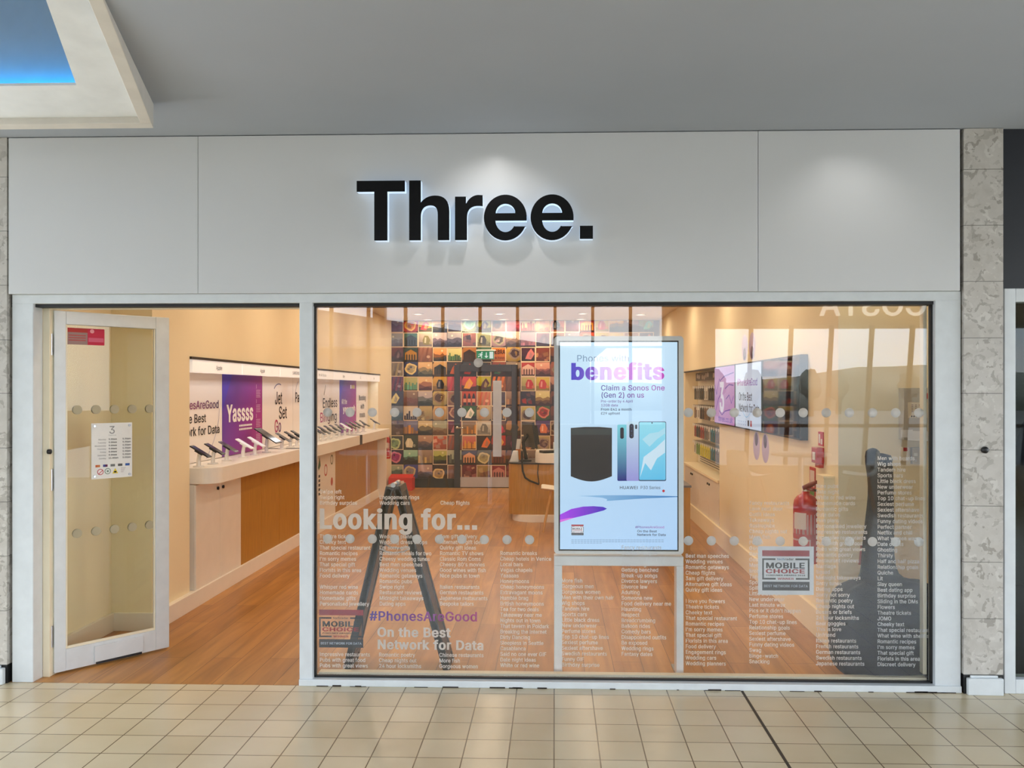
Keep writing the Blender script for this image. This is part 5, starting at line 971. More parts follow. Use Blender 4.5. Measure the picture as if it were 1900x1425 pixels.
m.rect(Q, XP, ZP, x0 + w * 0.5, x0 + w * 0.53, z0 + h * 0.55, z0 + h * 0.6, 0, lin((60, 60, 56))); m.build('markings', VINYL, t)
for k, (a, c, e, f, ang, lab) in enumerate(((1672, 1694, 798, 812, 0.03, 'white paper slip tucked under the left of the alarm panel'), (1684, 1722, 799, 817, -0.04, 'white paper sheet tucked under the right of the alarm panel'))):
    xa, zb = at(a, e, 0.56); xb, za = at(c, f, 0.56); m = MB()
    m.obox((xa, 0.5635 - 0.003 * k, za), Vector((math.cos(ang), 0, math.sin(ang))), ZP, -YP, 0, xb - xa, 0, zb - za, 0, 0.0015)
    tag(m.build('paper_note', M_PAPER), lab, 'paper')
wallbox('key_switch', 'cream switch plate with a red square below the alarm panel', 'switch', 1671, 1684, 829, 856, 0.03, [('plate', 0, 1, 0, 1, 0, 0.03, M_PALEP), ('red_square', 0.1, 0.7, 0.72, 0.97, 0.03, 0.032, M_RED)])
wallbox('lock_switch', 'grey keyed switch box between the two cream switch plates', 'switch', 1689, 1705, 830, 861, 0.03, [('housing', 0, 1, 0, 1, 0, 0.03, M_GREYP), ('paper_label', 0.2, 0.6, 0.5, 0.68, 0.03, 0.031, M_PAPER), ('key_slot', 0.3, 0.5, 0.15, 0.3, 0.03, 0.034, M_STEEL)])
wallbox('light_switch', 'cream double switch plate nearest the right window post', 'switch', 1713, 1728, 835, 862, 0.012, [('plate', 0, 1, 0, 1, 0, 0.012, M_PALEP), ('rocker', 0.15, 0.42, 0.3, 0.7, 0.012, 0.018, M_PAPER), ('rocker', 0.58, 0.85, 0.3, 0.7, 0.012, 0.018, M_PAPER)])
# red box on the floor by the photo wall
rb = thing('red_box', 'red box with white marks on the floor by the photo wall', 'box', (-2.42, 9.2, 0))
m = MB(); m.box(-2.66, -2.28, 9.08, 9.36, 0.001, 0.2); m.build('carton', mat('red_card', (206, 30, 26), 0.5), rb, 0.004)
m = MB(); m.add([(-2.66, 9.08, 0.201), (-2.28, 9.08, 0.201), (-2.27, 9.22, 0.25), (-2.64, 9.22, 0.25), (-2.66, 9.08, 0.205), (-2.28, 9.08, 0.205), (-2.27, 9.22, 0.254), (-2.64, 9.22, 0.254)], [(0, 1, 2, 3), (7, 6, 5, 4), (0, 4, 5, 1), (1, 5, 6, 2), (2, 6, 7, 3), (3, 7, 4, 0)]); m.build('lid_flap', mat('red_card', (206, 30, 26), 0.5), rb)
m = MB(); Q = Vector((0, 9.0785, 0))
for k, (h, w) in enumerate(((0.07, .03), (0.05, .03), (0.06, .03), (0.13, .045), (0.05, .03))): m.rect(Q, XP, ZP, -2.62 + k * 0.055, -2.62 + k * 0.055 + w, 0.03, 0.03 + h, 0, lin((240, 220, 214)))
m.build('print', VINYL, rb)

# ------------------------------------------------------------------ service desk, chair, monitor
dk = thing('service_desk', 'oak fronted service desk with white worktop at the back of the shop', 'desk', (0.3, 6.3, 0))
def cap(x0, x1, y0, y1, r): return rrect(x0, x1, y0, y1, r, 8)
m = MB(); prism(m, cap(-0.57, 1.2, 5.9, 6.7, 0.16), 0.085, 0.70); m.build('oak_front', M_WOODV, dk)
m = MB(); prism(m, cap(-0.53, 1.2, 5.82, 6.65, 0.3), 0.0, 0.085); m.build('plinth', M_WHITE, dk, 0.003)
m = MB(); prism(m, cap(-0.575, 1.2, 5.89, 6.72, 0.16), 0.70, 0.715); m.build('top_edge', M_DARK, dk)
m = MB(); prism(m, cap(-0.24, 1.25, 5.86, 6.7, 0.14), 0.716, 0.835); tag(m.build('desk_worktop', M_WHITE, None, 0.004), 'thick white worktop lying on the oak service desk', 'worktop')
m = MB(); m.box(-0.02, 0.34, 6.45, 6.62, 0.8365, 0.93); tag(m.build('white_box', M_WHITE, None, 0.004), 'white box on the back of the service desk worktop', 'box')
mo = thing('monitor', 'black monitor on a stand at the left end of the service desk', 'monitor', (-0.27, 6.3, 0.716))
a = math.radians(12)
m = MB(); Um = Vector((0.30, -0.95, 0)).normalized(); Vm = Vector((-0.14, 0.02, 1)).normalized(); Nm = Um.cross(Vm)
Om = Vector((-0.31, 6.15, 1.02))
m.obox(Om, Um, Vm, Nm, -0.24, 0.24, -0.13, 0.19, -0.015, 0.015); m.build('panel', M_BLACK, mo, 0.004)
m = MB(); m.obox(Om, Um, Vm, Nm, -0.2, 0.2, -0.09, 0.15, -0.06, -0.015); m.build('back_cover', M_DARK, mo, 0.01)
m = MB(); m.tube([(-0.36, 6.25, 0.734), (-0.40, 6.22, 0.95), (-0.34, 6.18, 1.05)], 0.022, 10); m.build('arm', M_BLACK, mo)
m = MB(); m.box(-0.43, -0.29, 6.12, 6.35, 0.7165, 0.735); m.build('base', M_BLACK, mo, 0.004)
m = MB(); m.obox((-0.05, 5.98, 0.8365), Vector((0.9, 0.43, 0)), Vector((-0.43, 0.9, 0)), ZP, -0.12, 0.1, -0.06, 0.08, 0.0, 0.03); tag(m.build('card_reader', M_BLACK, None, 0.004), 'small black card reader on the white worktop of the service desk', 'card reader')
m = MB(); P = [(-0.40, 5.885, 0.86), (-0.40, 5.872, 0.75), (-0.39, 5.872, 0.62), (-0.36, 5.87, 0.54), (-0.3, 5.87, 0.5), (-0.19, 5.87, 0.46)]; m.tube(P, 0.012, 8); m.tube([(-0.19, 5.87, 0.46), (-0.21, 5.88, 0.6), (-0.2, 5.875, 0.70)], 0.006, 8); tag(m.build('cable', M_BLACK), 'black cable loop hanging in front of the oak service desk', 'cable')
lh = thing('leaflet_holder', 'pale leaflet holder with cards on the left end of the service desk', 'leaflet holder', (-0.5, 6.1, 0.716))
m = MB(); m.add([(-0.56, 6.05, 0.7165), (-0.45, 6.05, 0.7165), (-0.45, 6.2, 0.7165), (-0.56, 6.2, 0.7165), (-0.52, 6.05, 0.85), (-0.46, 6.05, 0.85), (-0.46, 6.18, 0.85), (-0.52, 6.18, 0.85)], [(0, 3, 2, 1), (4, 5, 6, 7), (0, 1, 5, 4), (1, 2, 6, 5), (2, 3, 7, 6), (3, 0, 4, 7)]); m.build('holder', M_PAPER, lh, 0.003)
tag((lambda mm: (mm.box(-0.50, -0.44, 6.40, 6.50, 0.7165, 0.85), mm.build('small_carton', mat('kraft_card', (190, 110, 40), 0.6)))[1])(MB()), 'small brown carton beside the monitor on the service desk', 'box')
cd = MB(); cd.add([(-0.50, 6.42, 0.8505), (-0.45, 6.42, 0.8505), (-0.45, 6.432, 0.8505), (-0.50, 6.432, 0.8505), (-0.485, 6.42, 0.98), (-0.435, 6.42, 0.98), (-0.435, 6.432, 0.98), (-0.485, 6.432, 0.98)], [(0, 3, 2, 1), (4, 5, 6, 7), (0, 1, 5, 4), (1, 2, 6, 5), (2, 3, 7, 6), (3, 0, 4, 7)])
tag(cd.build('card_stand', M_PAPER), 'pale upright card standing on the small brown carton', 'card')
# second desk end seen right of the display
d2 = thing('side_table', 'oak sided table with dark top partly hidden right of the display screen', 'table', (0.85, 3.7, 0))
m = MB(); m.box(0.45, 1.26, 3.42, 3.46, 0.0, 0.70); m.build('front_panel', M_WOODV, d2, 0.002)
m = MB(); m.box(1.22, 1.26, 3.46, 4.1, 0.0, 0.70); m.box(0.45, 0.49, 3.46, 4.1, 0.0, 0.70); m.build('side_panel', M_WOODV, d2, 0.002)
m = MB(); m.box(0.44, 1.27, 3.41, 4.12, 0.70, 0.72); m.build('top', mat('grey_top', (110, 108, 110), 0.4), d2, 0.002)
# shell chair: facing left
ch = thing('shell_chair', 'white shell chair with wooden legs beside the service desk', 'chair', (0.06, 5.3, 0))
m = MB(); P, F = [], []; nu, nv = 14, 8
prof = [(-0.22, 0.475), (-0.16, 0.468), (-0.05, 0.452), (0.06, 0.445), (0.15, 0.455), (0.20, 0.49), (0.225, 0.56), (0.24, 0.65), (0.25, 0.74), (0.255, 0.80), (0.255, 0.82)]
for i, (x, z) in enumerate(prof):
    for j in range(nv + 1):
        v = j / nv * 2 - 1; w = 0.21 - 0.03 * max(0, i - 6) / 4
        P.append((0.06 + x - (0.04 * v * v if i > 4 else 0), 5.3 + v * w, z + (0.035 * v * v if i < 6 else -0.02 * v * v * (i > 8))))
for i in range(len(prof) - 1):
    for j in range(nv): F.append((i * (nv + 1) + j, (i + 1) * (nv + 1) + j, (i + 1) * (nv + 1) + j + 1, i * (nv + 1) + j + 1))
m.add(P, F, 0, (1, 1, 1, 1), True); sh = m.build('shell', mat('white_shell', (240, 232, 218), 0.4), ch)
so = sh.modifiers.new('thickness', 'SOLIDIFY'); so.thickness = 0.012; sd = sh.modifiers.new('smooth', 'SUBSURF'); sd.levels = 1; sd.render_levels = 1
M_LEGW = mat('beech_leg', (206, 156, 92), 0.45, noise=0.1, stretch=(8, 8, 1))
for sx, sy in ((-1, -1), (-1, 1), (1, -1), (1, 1)):
    m = MB(); m.tube([(0.06 + sx * 0.1, 5.3 + sy * 0.12, 0.45), (0.06 + sx * 0.19, 5.3 + sy * 0.2, 0.0)], [0.016, 0.011], 10); m.build('leg', M_LEGW, ch)

# ------------------------------------------------------------------ right wall: screens, stickers, accessories
def screen(y0, y1, label, draw):
    t = thing('wall_screen', label, 'screen', (1.69, (y0 + y1) / 2, 1.26), 'wall screens in a row')
    m = MB(); m.box(1.665, 1.7195, y0, y1, 1.262, 1.848); m.build('casing', M_BLACK, t, 0.004)
    m = MB(); draw(m, Vector((1.6642, 0, 0)), y0 + 0.012, y1 - 0.012, 1.274, 1.836); return t, m
def stroke(m, Pl, pts, w, col):
    for a_, c_ in zip(pts[:-1], pts[1:]):
        d = Vector((c_[0] - a_[0], c_[1] - a_[1])); n = Vector((-d.y, d.x)).normalized() * w / 2
        m.add([Pl + YP * q[0] + ZP * q[1] for q in ((a_[0] + n.x, a_[1] + n.y), (c_[0] + n.x, c_[1] + n.y), (c_[0] - n.x, c_[1] - n.y), (a_[0] - n.x, a_[1] - n.y))], [(0, 1, 2, 3)], 0, col)
def d1(m, Pl, y0, y1, z0, z1):
    m.rect(Pl, -YP, ZP, -y1, -y0, z0, z1, 0, grad((0, y1, z1), (0, y0, z0), (206, 170, 214), (196, 130, 190)))
    P2 = Pl - XP * 0.0006; V_ = lin((100, 60, 160))
    h = [(y1 - 0.02, 1.66), (y1 - 0.12, 1.56), (y1 - 0.16, 1.62), (y1 - 0.26, 1.72), (y1 - 0.36, 1.66), (y1 - 0.32, 1.56), (y1 - 0.22, 1.52), (y1 - 0.12, 1.44), (y1 - 0.02, 1.36)]
    stroke(m, P2, h, 0.012, V_); stroke(m, P2, [(y1 - 0.3, 1.7), (y1 - 0.5, 1.74), (y1 - 0.8, 1.76), (y1 - 0.95, 1.77)], 0.012, V_)
    stroke(m, P2, [(y1 - 0.55, 1.62), (y1 - 0.75, 1.66), (y1 - 0.95, 1.65)], 0.012, V_); stroke(m, P2, [(y1 - 0.6, 1.52), (y1 - 0.75, 1.56), (y1 - 0.85, 1.48), (y1 - 0.95, 1.55)], 0.012, V_)
    stroke(m, P2, [(y1 - 0.25, 1.40), (y1 - 0.4, 1.36), (y1 - 0.55, 1.40), (y1 - 0.8, 1.42)], 0.012, V_)
    m.text('3', Pl + YP * (y1 - 0.28) + ZP * 1.40 - XP * 0.001, -YP, ZP, 0.30, 40, 0, lin((240, 232, 244)), 0.26)
    m.text('three.co.uk', Pl + YP * (y1 - 0.22) + ZP * 1.295 - XP * 0.001, -YP, ZP, 0.055, 20, 0, V_, 0.7)
def d2_(m, Pl, y0, y1, z0, z1):
    m.rect(Pl, -YP, ZP, -y1, -y0, z0, z1, 0, grad((0, y1, z1), (0, y0, z0), (232, 238, 250), (206, 222, 244)))
    P2 = Pl - XP * 0.0008
    m.text('#PhonesAreGood', P2 + YP * (y1 - 0.08) + ZP * 1.645, -YP, ZP, 0.062, 14, 0, grad((0, y1, 0), (0, y0, 0), (200, 80, 150), (70, 60, 170)), 0.78)
    m.text('On the Best', P2 + YP * (y1 - 0.15) + ZP * 1.515, -YP, ZP, 0.072, 14, 0, lin((40, 40, 50)), 0.52); m.text('Network for Data', P2 + YP * (y1 - 0.15) + ZP * 1.415, -YP, ZP, 0.072, 14, 0, lin((40, 40, 50)), 0.78)
    for k in range(5): ring(m, -(y1 - 0.12 - 0.075 * k), 1.315, 0.02, 0.006, lin((120, 140, 190)), 10, P2, -YP)
    m.rect(P2, -YP, ZP, -(y1 - 0.50), -(y1 - 0.56), 1.295, 1.345, 0, lin((60, 60, 70))); m.rect(P2, -YP, ZP, -(y1 - 0.6), -(y1 - 0.66), 1.295, 1.345, 0, lin((170, 60, 70)))
    m.rect(P2, -YP, ZP, -(y1 - 0.08), -(y1 - 0.22), 1.375, 1.380, 0, lin((120, 140, 190)))
    stroke(m, P2, [(y1 - 0.3 - 0.05 * k, 1.42 - 0.05 * math.sin(k * 0.5)) for k in range(7)], 0.006, lin((120, 190, 230)))
def d3(m, Pl, y0, y1, z0, z1): m.rect(Pl, -YP, ZP, -y1, -y0, z0, z1)
t, m = screen(3.39, 4.41, 'purple wall screen with a white figure, leftmost of the three', d1); m.build('picture', mat_print('wall_picture', rough=0.2, emission=0.72), t)
t, m = screen(2.36, 3.37, 'bright white wall screen with slogan, middle of the three', d2_); m.build('picture', mat_print('wall_picture', rough=0.2, emission=0.72), t)
t, m = screen(1.27, 2.33, 'dark switched off wall screen nearest the window', d3); m.build('picture', mat('dead_screen', (6, 7, 10), 0.03, spec=0.9), t)
for y, z, dz, lab in ((3.23, 1.99, -0.055, 'lavender eye sticker above the screens, left one'), (2.93, 1.99, -0.055, 'lavender eye sticker above the screens, right one'), (2.77, 1.13, 0.055, 'lavender eye sticker below the screens, left one'), (2.46, 1.13, 0.055, 'lavender eye sticker below the screens, right one')):
    t = thing('eye_sticker', lab, 'sticker', (1.719, y, z - 0.12), 'round eye stickers on the right wall')
    m = MB(); m.lathe([(0.0, -0.0012), (0.118, -0.0012), (0.12, 0.0)], (1.7195, y, z), 32, axis='x'); m.build('iris', mat('lavender_vinyl', (206, 190, 226), 0.5), t)
    m = MB(); m.lathe([(0.0, -0.0008), (0.055, -0.0008), (0.055, 0.0)], (1.7182, y, z + dz), 24, axis='x'); m.build('pupil', mat('violet_vinyl', (112, 90, 122), 0.5), t)
# accessory display
sl = thing('slatwall', 'cream slatted display wall with rows of hooks for accessories', 'display wall', (1.89, 5.6, 0.66))
m = MB(); m.box(1.886, 1.8995, 4.44, 6.79, 0.665, 1.83); m.build('panel', M_PALEP, sl)
m = MB()
for k in range(12): m.box(1.883, 1.8862, 4.44, 6.6, 0.69 + 0.0275 * k * (1 if k < 5 else 0) + (0.0 if k < 5 else 0.115 + 0.235 * (k - 5) * 0.5), 0.7 + 0.0275 * k * (1 if k < 5 else 0) + (0.0 if k < 5 else 0.115 + 0.235 * (k - 5) * 0.5))
m.build('slats', mat('grey_slat', (90, 86, 80), 0.5), sl)
sp_ = thing('display_picture', 'dark picture strip above the accessory hooks', 'picture', (1.85, 5.6, 1.72))
m = MB(); m.box(1.82, 1.84, 4.45, 6.55, 1.725, 1.825, 0, lin((66, 54, 48)))
rr = random.Random(3)
for k in range(16): m.disc(Vector((1.8195, 0, 0)), -YP, ZP, -(4.55 + 0.125 * k), 1.775 + rr.uniform(-.02, .02), 0.05, 0.03, 0, lin(rr.choice([(190, 170, 150), (30, 28, 28), (120, 90, 70), (210, 200, 190)])), 12)
m.build('print', PRINT, sp_)
rows = [(1.655, 'top'), (1.42, 'second'), (1.185, 'third'), (0.97, 'bottom')]
pc = {'black': (26, 26, 28), 'grey': (120, 118, 116), 'white': (226, 222, 214), 'red': (170, 60, 50), 'blue': (40, 130, 160), 'green': (90, 140, 40), 'yellow': (214, 206, 30), 'brown': (130, 96, 70)}
plan = [['black', 'grey', 'black', 'black', 'white', 'black', 'grey', 'black'], ['black', 'black', 'white', 'black', 'brown', 'black', 'white', 'brown'], ['blue', 'grey', 'blue', 'white', 'grey', 'red', 'black', 'red'], ['blue', 'grey', 'blue', 'yellow', 'yellow', 'yellow', 'green', 'white']]
hk0, packs = None, {}
for ri, (z, rn) in enumerate(rows):
    for k in range(14):
        y = 4.56 + 0.142 * k
        if hk0 is None:
            m = MB(); m.tube([(1.886, y, z), (1.77, y, z), (1.765, y, z + 0.006)], 0.003, 6); hk0 = m.build('hook', M_CHROME, sl)
            m = MB(); m.box(1.762, 1.765, y - 0.02, y + 0.02, z - 0.03, z + 0.002); m.build('price_tag', M_PAPER, hk0); hb = Vector((0, y, z))
        else:
            h = copy_tree(hk0, parent=sl); h.location = Vector((0, y, z)) - hb
        cn = plan[ri][min(7, k * 8 // 14)]
        lab = '%s accessory pack, %s from the front on the %s row of hooks' % (cn, ORD[k], rn)
        if cn not in packs:
            t = thing('accessory_pack', lab, 'accessory', (1.82, y, z - 0.17), 'accessory packs on hooks')
            m = MB(); m.box(1.785, 1.855, y - 0.055, y + 0.055, z - 0.165, z - 0.02); m.build('packet', mat('packet_' + cn, pc[cn], 0.35), t, 0.004)
            m = MB(); m.box(1.783, 1.857, y - 0.045, y + 0.045, z - 0.022, z - 0.006); m.build('hang_tab', mat('packet_tab', (200, 196, 190), 0.4), t)
            m = MB(); m.box(1.7835, 1.785, y - 0.035, y + 0.035, z - 0.15, z - 0.06); m.build('window_insert', mat('insert_' + cn, tuple(min(255, v * 0.55 + (90 if cn in ('yellow', 'green') else 30)) for v in pc[cn]), 0.2), t)
            packs[cn] = t
        else:
            t = copy_tree(packs[cn]); t.location = (1.82, y, z - 0.17); t['label'] = lab
m = MB(); m.box(1.70, 1.8855, 4.44, 6.79, 0.632, 0.662); tag(m.build('display_ledge', M_WALL, bevel=0.003), 'cream ledge under the accessory hooks', 'ledge')
cabinet(4.44, 5.62, 2, M_WHITE, 'white two door cabinet under the accessories, nearer one', x_in=1.885, x_f=1.735, side=-1, z0=0.181, z1=0.631, group='cabinets under the accessory display')
cabinet(5.62, 6.79, 2, M_WHITE, 'white two door cabinet under the accessories, farther one', x_in=1.885, x_f=1.735, side=-1, z0=0.181, z1=0.631, group='cabinets under the accessory display')

# ------------------------------------------------------------------ window lettering and stickers (on the shop side of the pane)
GY = 0.0614
VG = (0.97, 0.97, 0.97, 1.0)
def wtext(m, px, base, s, cap_px, bold, col, wpx=None):
    x, z = at(px, base, GY); x2, z2 = at(px, base - cap_px, GY)
    w = at(px + wpx, base, GY)[0] - x if wpx else 0.855 * sum(glyph(c, bold)[0] for c in s) * (z2 - z) / (509.0 + bold * 1.1)
    m.text(s, (x, GY, z), XP, ZP, z2 - z, bold, 0, col, w)
COLS = [
 (593, [(912, 'Swipe left'), (922.4, 'Swipe right'), (932.8, 'Birthday surprise')] , 'upper left block of grey search words'),
 (593, [(995, 'Theatre tickets'), 'Cheeky text', 'That special restaurant', 'Romantic recipes', "I'm sorry memes", 'That special gift', 'Florists in this area', 'Food delivery', '', 'Whisper red wine', 'Homemade cards', 'Homemade gifts', 'Personalised jewellery'], 'first column of grey search words beside the door mullion'),
 (593, [(1213.5, 'Impressive restaurants'), 'Pubs with great food', 'Pubs with great views'], 'grey words under the transparent award sticker'),
 (704, [(922.4, 'Engagement rings'), 'Wedding cars'], 'two grey wedding lines above the big Looking for words'),
 (704, [(995, 'Wedding planners'), 'Wedding dress shops', "I'm sorry gifts", 'Romantic meals for two', 'Cheesy wedding tunes', 'Best man speeches', 'Wedding venues', 'Romantic getaways', 'Romantic pubs', 'Swipe right', 'Restaurant reviews', 'Midnight takeaways', 'Dating apps'], 'second column of grey search words starting Wedding planners'),
 (703, [(1214.5, 'Romantic poetry'), 'Cheap nights out', '24 hour locksmiths'], 'grey lines ending with 24 hour locksmiths'),
 (817, [(932.8, 'Cheap flights')], 'single grey line Cheap flights above the big words'),
 (816, [(995, '3am gift delivery'), 'Alternative gift ideas', 'Quirky gift ideas', 'Romantic TV shows', 'Classic Rom Coms', "Cheesy 80's movies", 'Good wines with fish', 'Nice pubs in town', '', 'Italian restaurants', 'German restaurants', 'Japanese restaurants', 'Bespoke tailors'], 'third column of grey search words starting 3am gift delivery'),
 (815, [(1215, 'Chinese restaurants'), 'More fish', 'Gorgeous women'], 'grey lines from Chinese restaurants to Gorgeous women'),
 (928, [(1026, 'Romantic breaks'), 'Cheap hotels in Venice', 'Local bars', 'Vegas chapels', 'Yaaaaas', 'Honeymoons', 'Cheap honeymoons', 'Extravagant moons', 'Humble brag', 'British honeymoons', 'Tea for two deals', 'Takeaway near me', 'Nights out in town', 'That tavern in Poldark', 'Breaking the internet', 'Dirty Dancing', 'Sleepless in Seattle', 'Casablanca', 'Said no one ever GIF', 'Date night ideas', 'White or red wine'], 'column of grey search words left of the display stand'),
 (1042, [(1077, 'More fish'), 'Gorgeous men', 'Gorgeous women', 'Men with their own hair', 'Wig shops', 'Tandem hire', 'Sports cars', 'Little black dress', 'New underwear', 'Perfume stores', 'Top 10 chat-up lines', 'Sexiest perfume', 'Sexiest aftershave', 'Swedish restaurants', 'Funny GIF', 'Birthday surprise'], 'left column of grey words below the display screen'),
 (1153, [(1015.5, 'Fancy restaurants'), 'Cocktail recipes', '10 ways to leave a lover', 'Cushioning', 'Getting benched', 'Break-up songs', 'Divorce lawyers', 'Divorce law', 'Adulting', 'Someone new', 'Food delivery near me', 'Haunting', 'Respect', 'Breadcrumbing', 'Balloon rides', 'Comedy bars', 'Disappointed outfits', 'Be exposed', 'Wedding rings', 'Fantasy dates'], 'column of grey words overlapping the bottom of the display screen'),
 (1272, [(1031, 'Best man speeches'), 'Wedding venues', 'Romantic getaways', 'Cheap flights', '3am gift delivery', 'Alternative gift ideas', 'Quirky gift ideas', '', 'I love you flowers', 'Theatre tickets', 'Cheeky text', 'That special restaurant', 'Romantic recipes', "I'm sorry memes", 'That special gift', 'Florists in this area', 'Food delivery', 'Engagement rings', 'Wedding cars', 'Wedding planners'], 'column of grey words just right of the display stand'),
 (1390, [(933, 'Fancy restaurants'), 'Love next door', 'Outfit ideas', 'Takeaways', 'Gastropubs', 'Cheap nights out', 'More fish', 'FOMO', 'Gorgeous men', 'Gorgeous women', 'Good books', 'Men with beards', 'Bromance', 'Tandem hire', 'Sports cars', 'Spilling tea', 'Little black dress', 'New underwear', 'Last minute wax', "Pics or it didn't happen", 'Perfume stores', 'Top 10 chat-up lines', 'Relationship goals', 'Sexiest perfume', 'Sexiest aftershave', 'Funny dating videos', 'Swag', 'Binge-watch', 'Snacking'], 'column of grey words running behind the white award sticker'),
 (1514, [(901.5, 'Nice pubs'), 'Date night', 'White or red wine', 'Homemade cards', 'Romantic gifts', 'Cute dates', 'Firm plans', 'Personalised jewellery', 'Impressive restaurants', 'Expensive restaurants', 'Pubs with great food', 'Pubs with great views', 'Romantic poetry', 'Restaurant reviews', 'Marriage', 'Squad', 'Midnight takeaways', 'Barry tunes', 'Dating apps', 'Sorry not sorry', 'Romantic poetry', 'Cheap nights out', 'Boxers or briefs', '24 hour locksmiths', 'Beer goggles', 'This is love', 'Unfriend', 'Italian restaurants', 'French restaurants', 'German restaurants', 'Swedish restaurants', 'Japanese restaurants'], 'column of grey words ending with five kinds of restaurants'),
 (1628, [(850, 'Men with beards'), 'Wig shops', 'Tandem hire', 'Sports cars', 'Little black dress', 'New underwear', 'Perfume stores', 'Top 10 chat-up lines', 'Sexiest perfume', 'Sexiest aftershave', 'Swedish restaurants', 'Funny dating videos', 'Perfect partner', 'Netflix and chill', 'What women want', 'Date outfits', 'Ghosting', 'Thirsty', 'Half and half pizza', 'Relationship goals', 'Quiche', 'Lit', 'Slay queen', 'Best dating app', 'Birthday surprise', 'Sliding in the DMs', 'Flowers', 'Theatre tickets', 'JOMO', 'Cheeky text', 'That special restaurant', 'What wine with shellfish', 'Romantic recipes', "I'm sorry memes", 'That special gift', 'Florists in this area', 'Discreet delivery'], 'tallest column of pale words over the dark draped cloth'),
]
for px, lines, lab in COLS:
    m = MB(); y = None; step = 10.62 if px > 1500 else 10.5 if px > 1250 else 10.4
    for L in lines:
        if isinstance(L, tuple): y, L = L
        else: y += step
        if L: wtext(m, px, y + 3.6, L, 7.3, 20, VG)
    tag(m.build('window_lettering', ETCH), lab, 'window lettering', 'grey search words on the shop window')
m = MB(); wtext(m, 592, 980, 'Looking for...', 38, 42, VG, 297); tag(m.build('window_lettering', ETCH), 'big grey words Looking for on the left of the shop window', 'window lettering')
m = MB(); xa, za = at(686, 1151, GY); xb, zb = at(887, 1151, GY)
wtext(m, 686, 1151, '#PhonesAreGood', 17.5, 24, grad((xa, 0, 0), (xb, 0, 0), (74, 56, 164), (176, 30, 126)), 201); tag(m.build('window_lettering', VINYL), 'purple hashtag lettering low on the left of the shop window', 'window lettering')
m = MB(); wtext(m, 700, 1181, 'On the Best', 18, 36, VG, 137); wtext(m, 700, 1204, 'Network for Data', 18, 36, VG, 199); tag(m.build('window_lettering', ETCH), 'bold grey two line slogan under the purple hashtag', 'window lettering')

def award(m, px0, px1, py0, py1, Y, light=False):
    (x0, z1), (x1, z0) = at(px0, py0, Y), at(px1, py1, Y)
    kx, kz = (x1 - x0) / 1087.0, (z1 - z0) / 926.0
    O_ = Vector((x0, Y, z1)); R = lin((158, 30, 52)); D_ = lin((34, 40, 52)); Wh = lin((196, 206, 220))
    X_ = lambda u: (u - 301) * kx
    Z_ = lambda v: -(v - 262) * kz
    r = lambda u0, u1, v0, v1, c: m.rect(O_, XP, ZP, X_(u0), X_(u1), Z_(v1), Z_(v0), 0, c)
    t = lambda s, u0, u1, base, cap_, c, bo=20: m.text(s, O_ + XP * X_(u0) + ZP * Z_(base) - YP * 0.0003, XP, ZP, cap_ * kz, bo, 0, c, (u1 - u0) * kx)
    r(301, 1388, 262, 398, R); r(301, 340, 447, 937, D_); r(1349, 1388, 447, 937, D_)
    r(301, 605, 447, 485, D_); r(1065, 1388, 447, 485, D_); r(301, 612, 899, 937, D_); r(1075, 1388, 899, 937, D_); r(301, 1388, 985, 1188, D_)
    t('tech', 645, 820, 487, 50, lin((50, 110, 160)) if light else D_, 24); t('radar', 822, 1025, 487, 50, D_, 24)
    t('MOBILE', 380, 1295, 672, 132, D_, 36); t('CHOICE', 380, 1295, 787, 98, R, 36); t('CONSUMER AWARDS 2018', 385, 1292, 853, 34, D_, 30); t('WINNER', 655, 1028, 938, 46, R, 26); t('BEST NETWORK FOR DATA', 340, 1350, 1112, 56, Wh, 10)
s1 = MB(); award(s1, 592, 674, 1131, 1202, GY); tag(s1.build('award_sticker', VINYL), 'see-through award sticker with red bar at the lower left of the window', 'sticker')
t = thing('award_sticker', 'white backed square award sticker stuck on the right half of the window', 'sticker', (1.25, GY, 0.5))
(x0, z1), (x1, z0) = at(1406.5, 1013.5, GY), at(1510, 1104, GY)
m = MB(); m.box(x0, x1, GY - 0.0004, GY + 0.0006, z0, z1); m.build('backing', mat('sticker_white', (222, 224, 230), 0.45), t)
m = MB(); award(m, 1414.3, 1502, 1021, 1096, GY - 0.0007, True); m.build('print', VINYL, t)
# rows of safety dots
xs0 = at(608, 765, GY)[0]; pitch = (at(1705, 765, GY)[0] - xs0) / 26.0
d0 = None
for r_, (py, rn) in enumerate(((765.5, 'upper'), (1002.5, 'lower'))):
    nth = 0
    for k in range(27):
        x = xs0 + pitch * k; z = at(1150, py, GY)[1]
        if -0.03 < x < 0.72: continue      # no dots in front of the display stand
        if d0 is None:
            m = MB(); m.lathe([(0.0, -0.0008), (0.0255, -0.0008), (0.0255, 0.0)], (x, GY + 0.001, z), 28, axis='y', col=(0.97, 0.97, 0.97, 1.0)); o = d0 = m.build('vinyl_dot', ETCH); b0 = Vector((x, 0, z))
        else:
            o = d0.copy(); COL.objects.link(o); o.location = d0.location + Vector((x - b0.x, 0, z - b0.z))
        nth += 1; tag(o, '%s pale dot from the left in the %s row across the shop window' % (ORD[nth - 1], rn), 'window dot', 'pale safety dots on the shop window')
o = d0.copy(); COL.objects.link(o); x, z = at(887.5, 673, GY); o.location = d0.location + Vector((x - b0.x, 0, z - b0.z)); tag(o, 'lone pale dot high on the window just below the green exit sign', 'window dot')

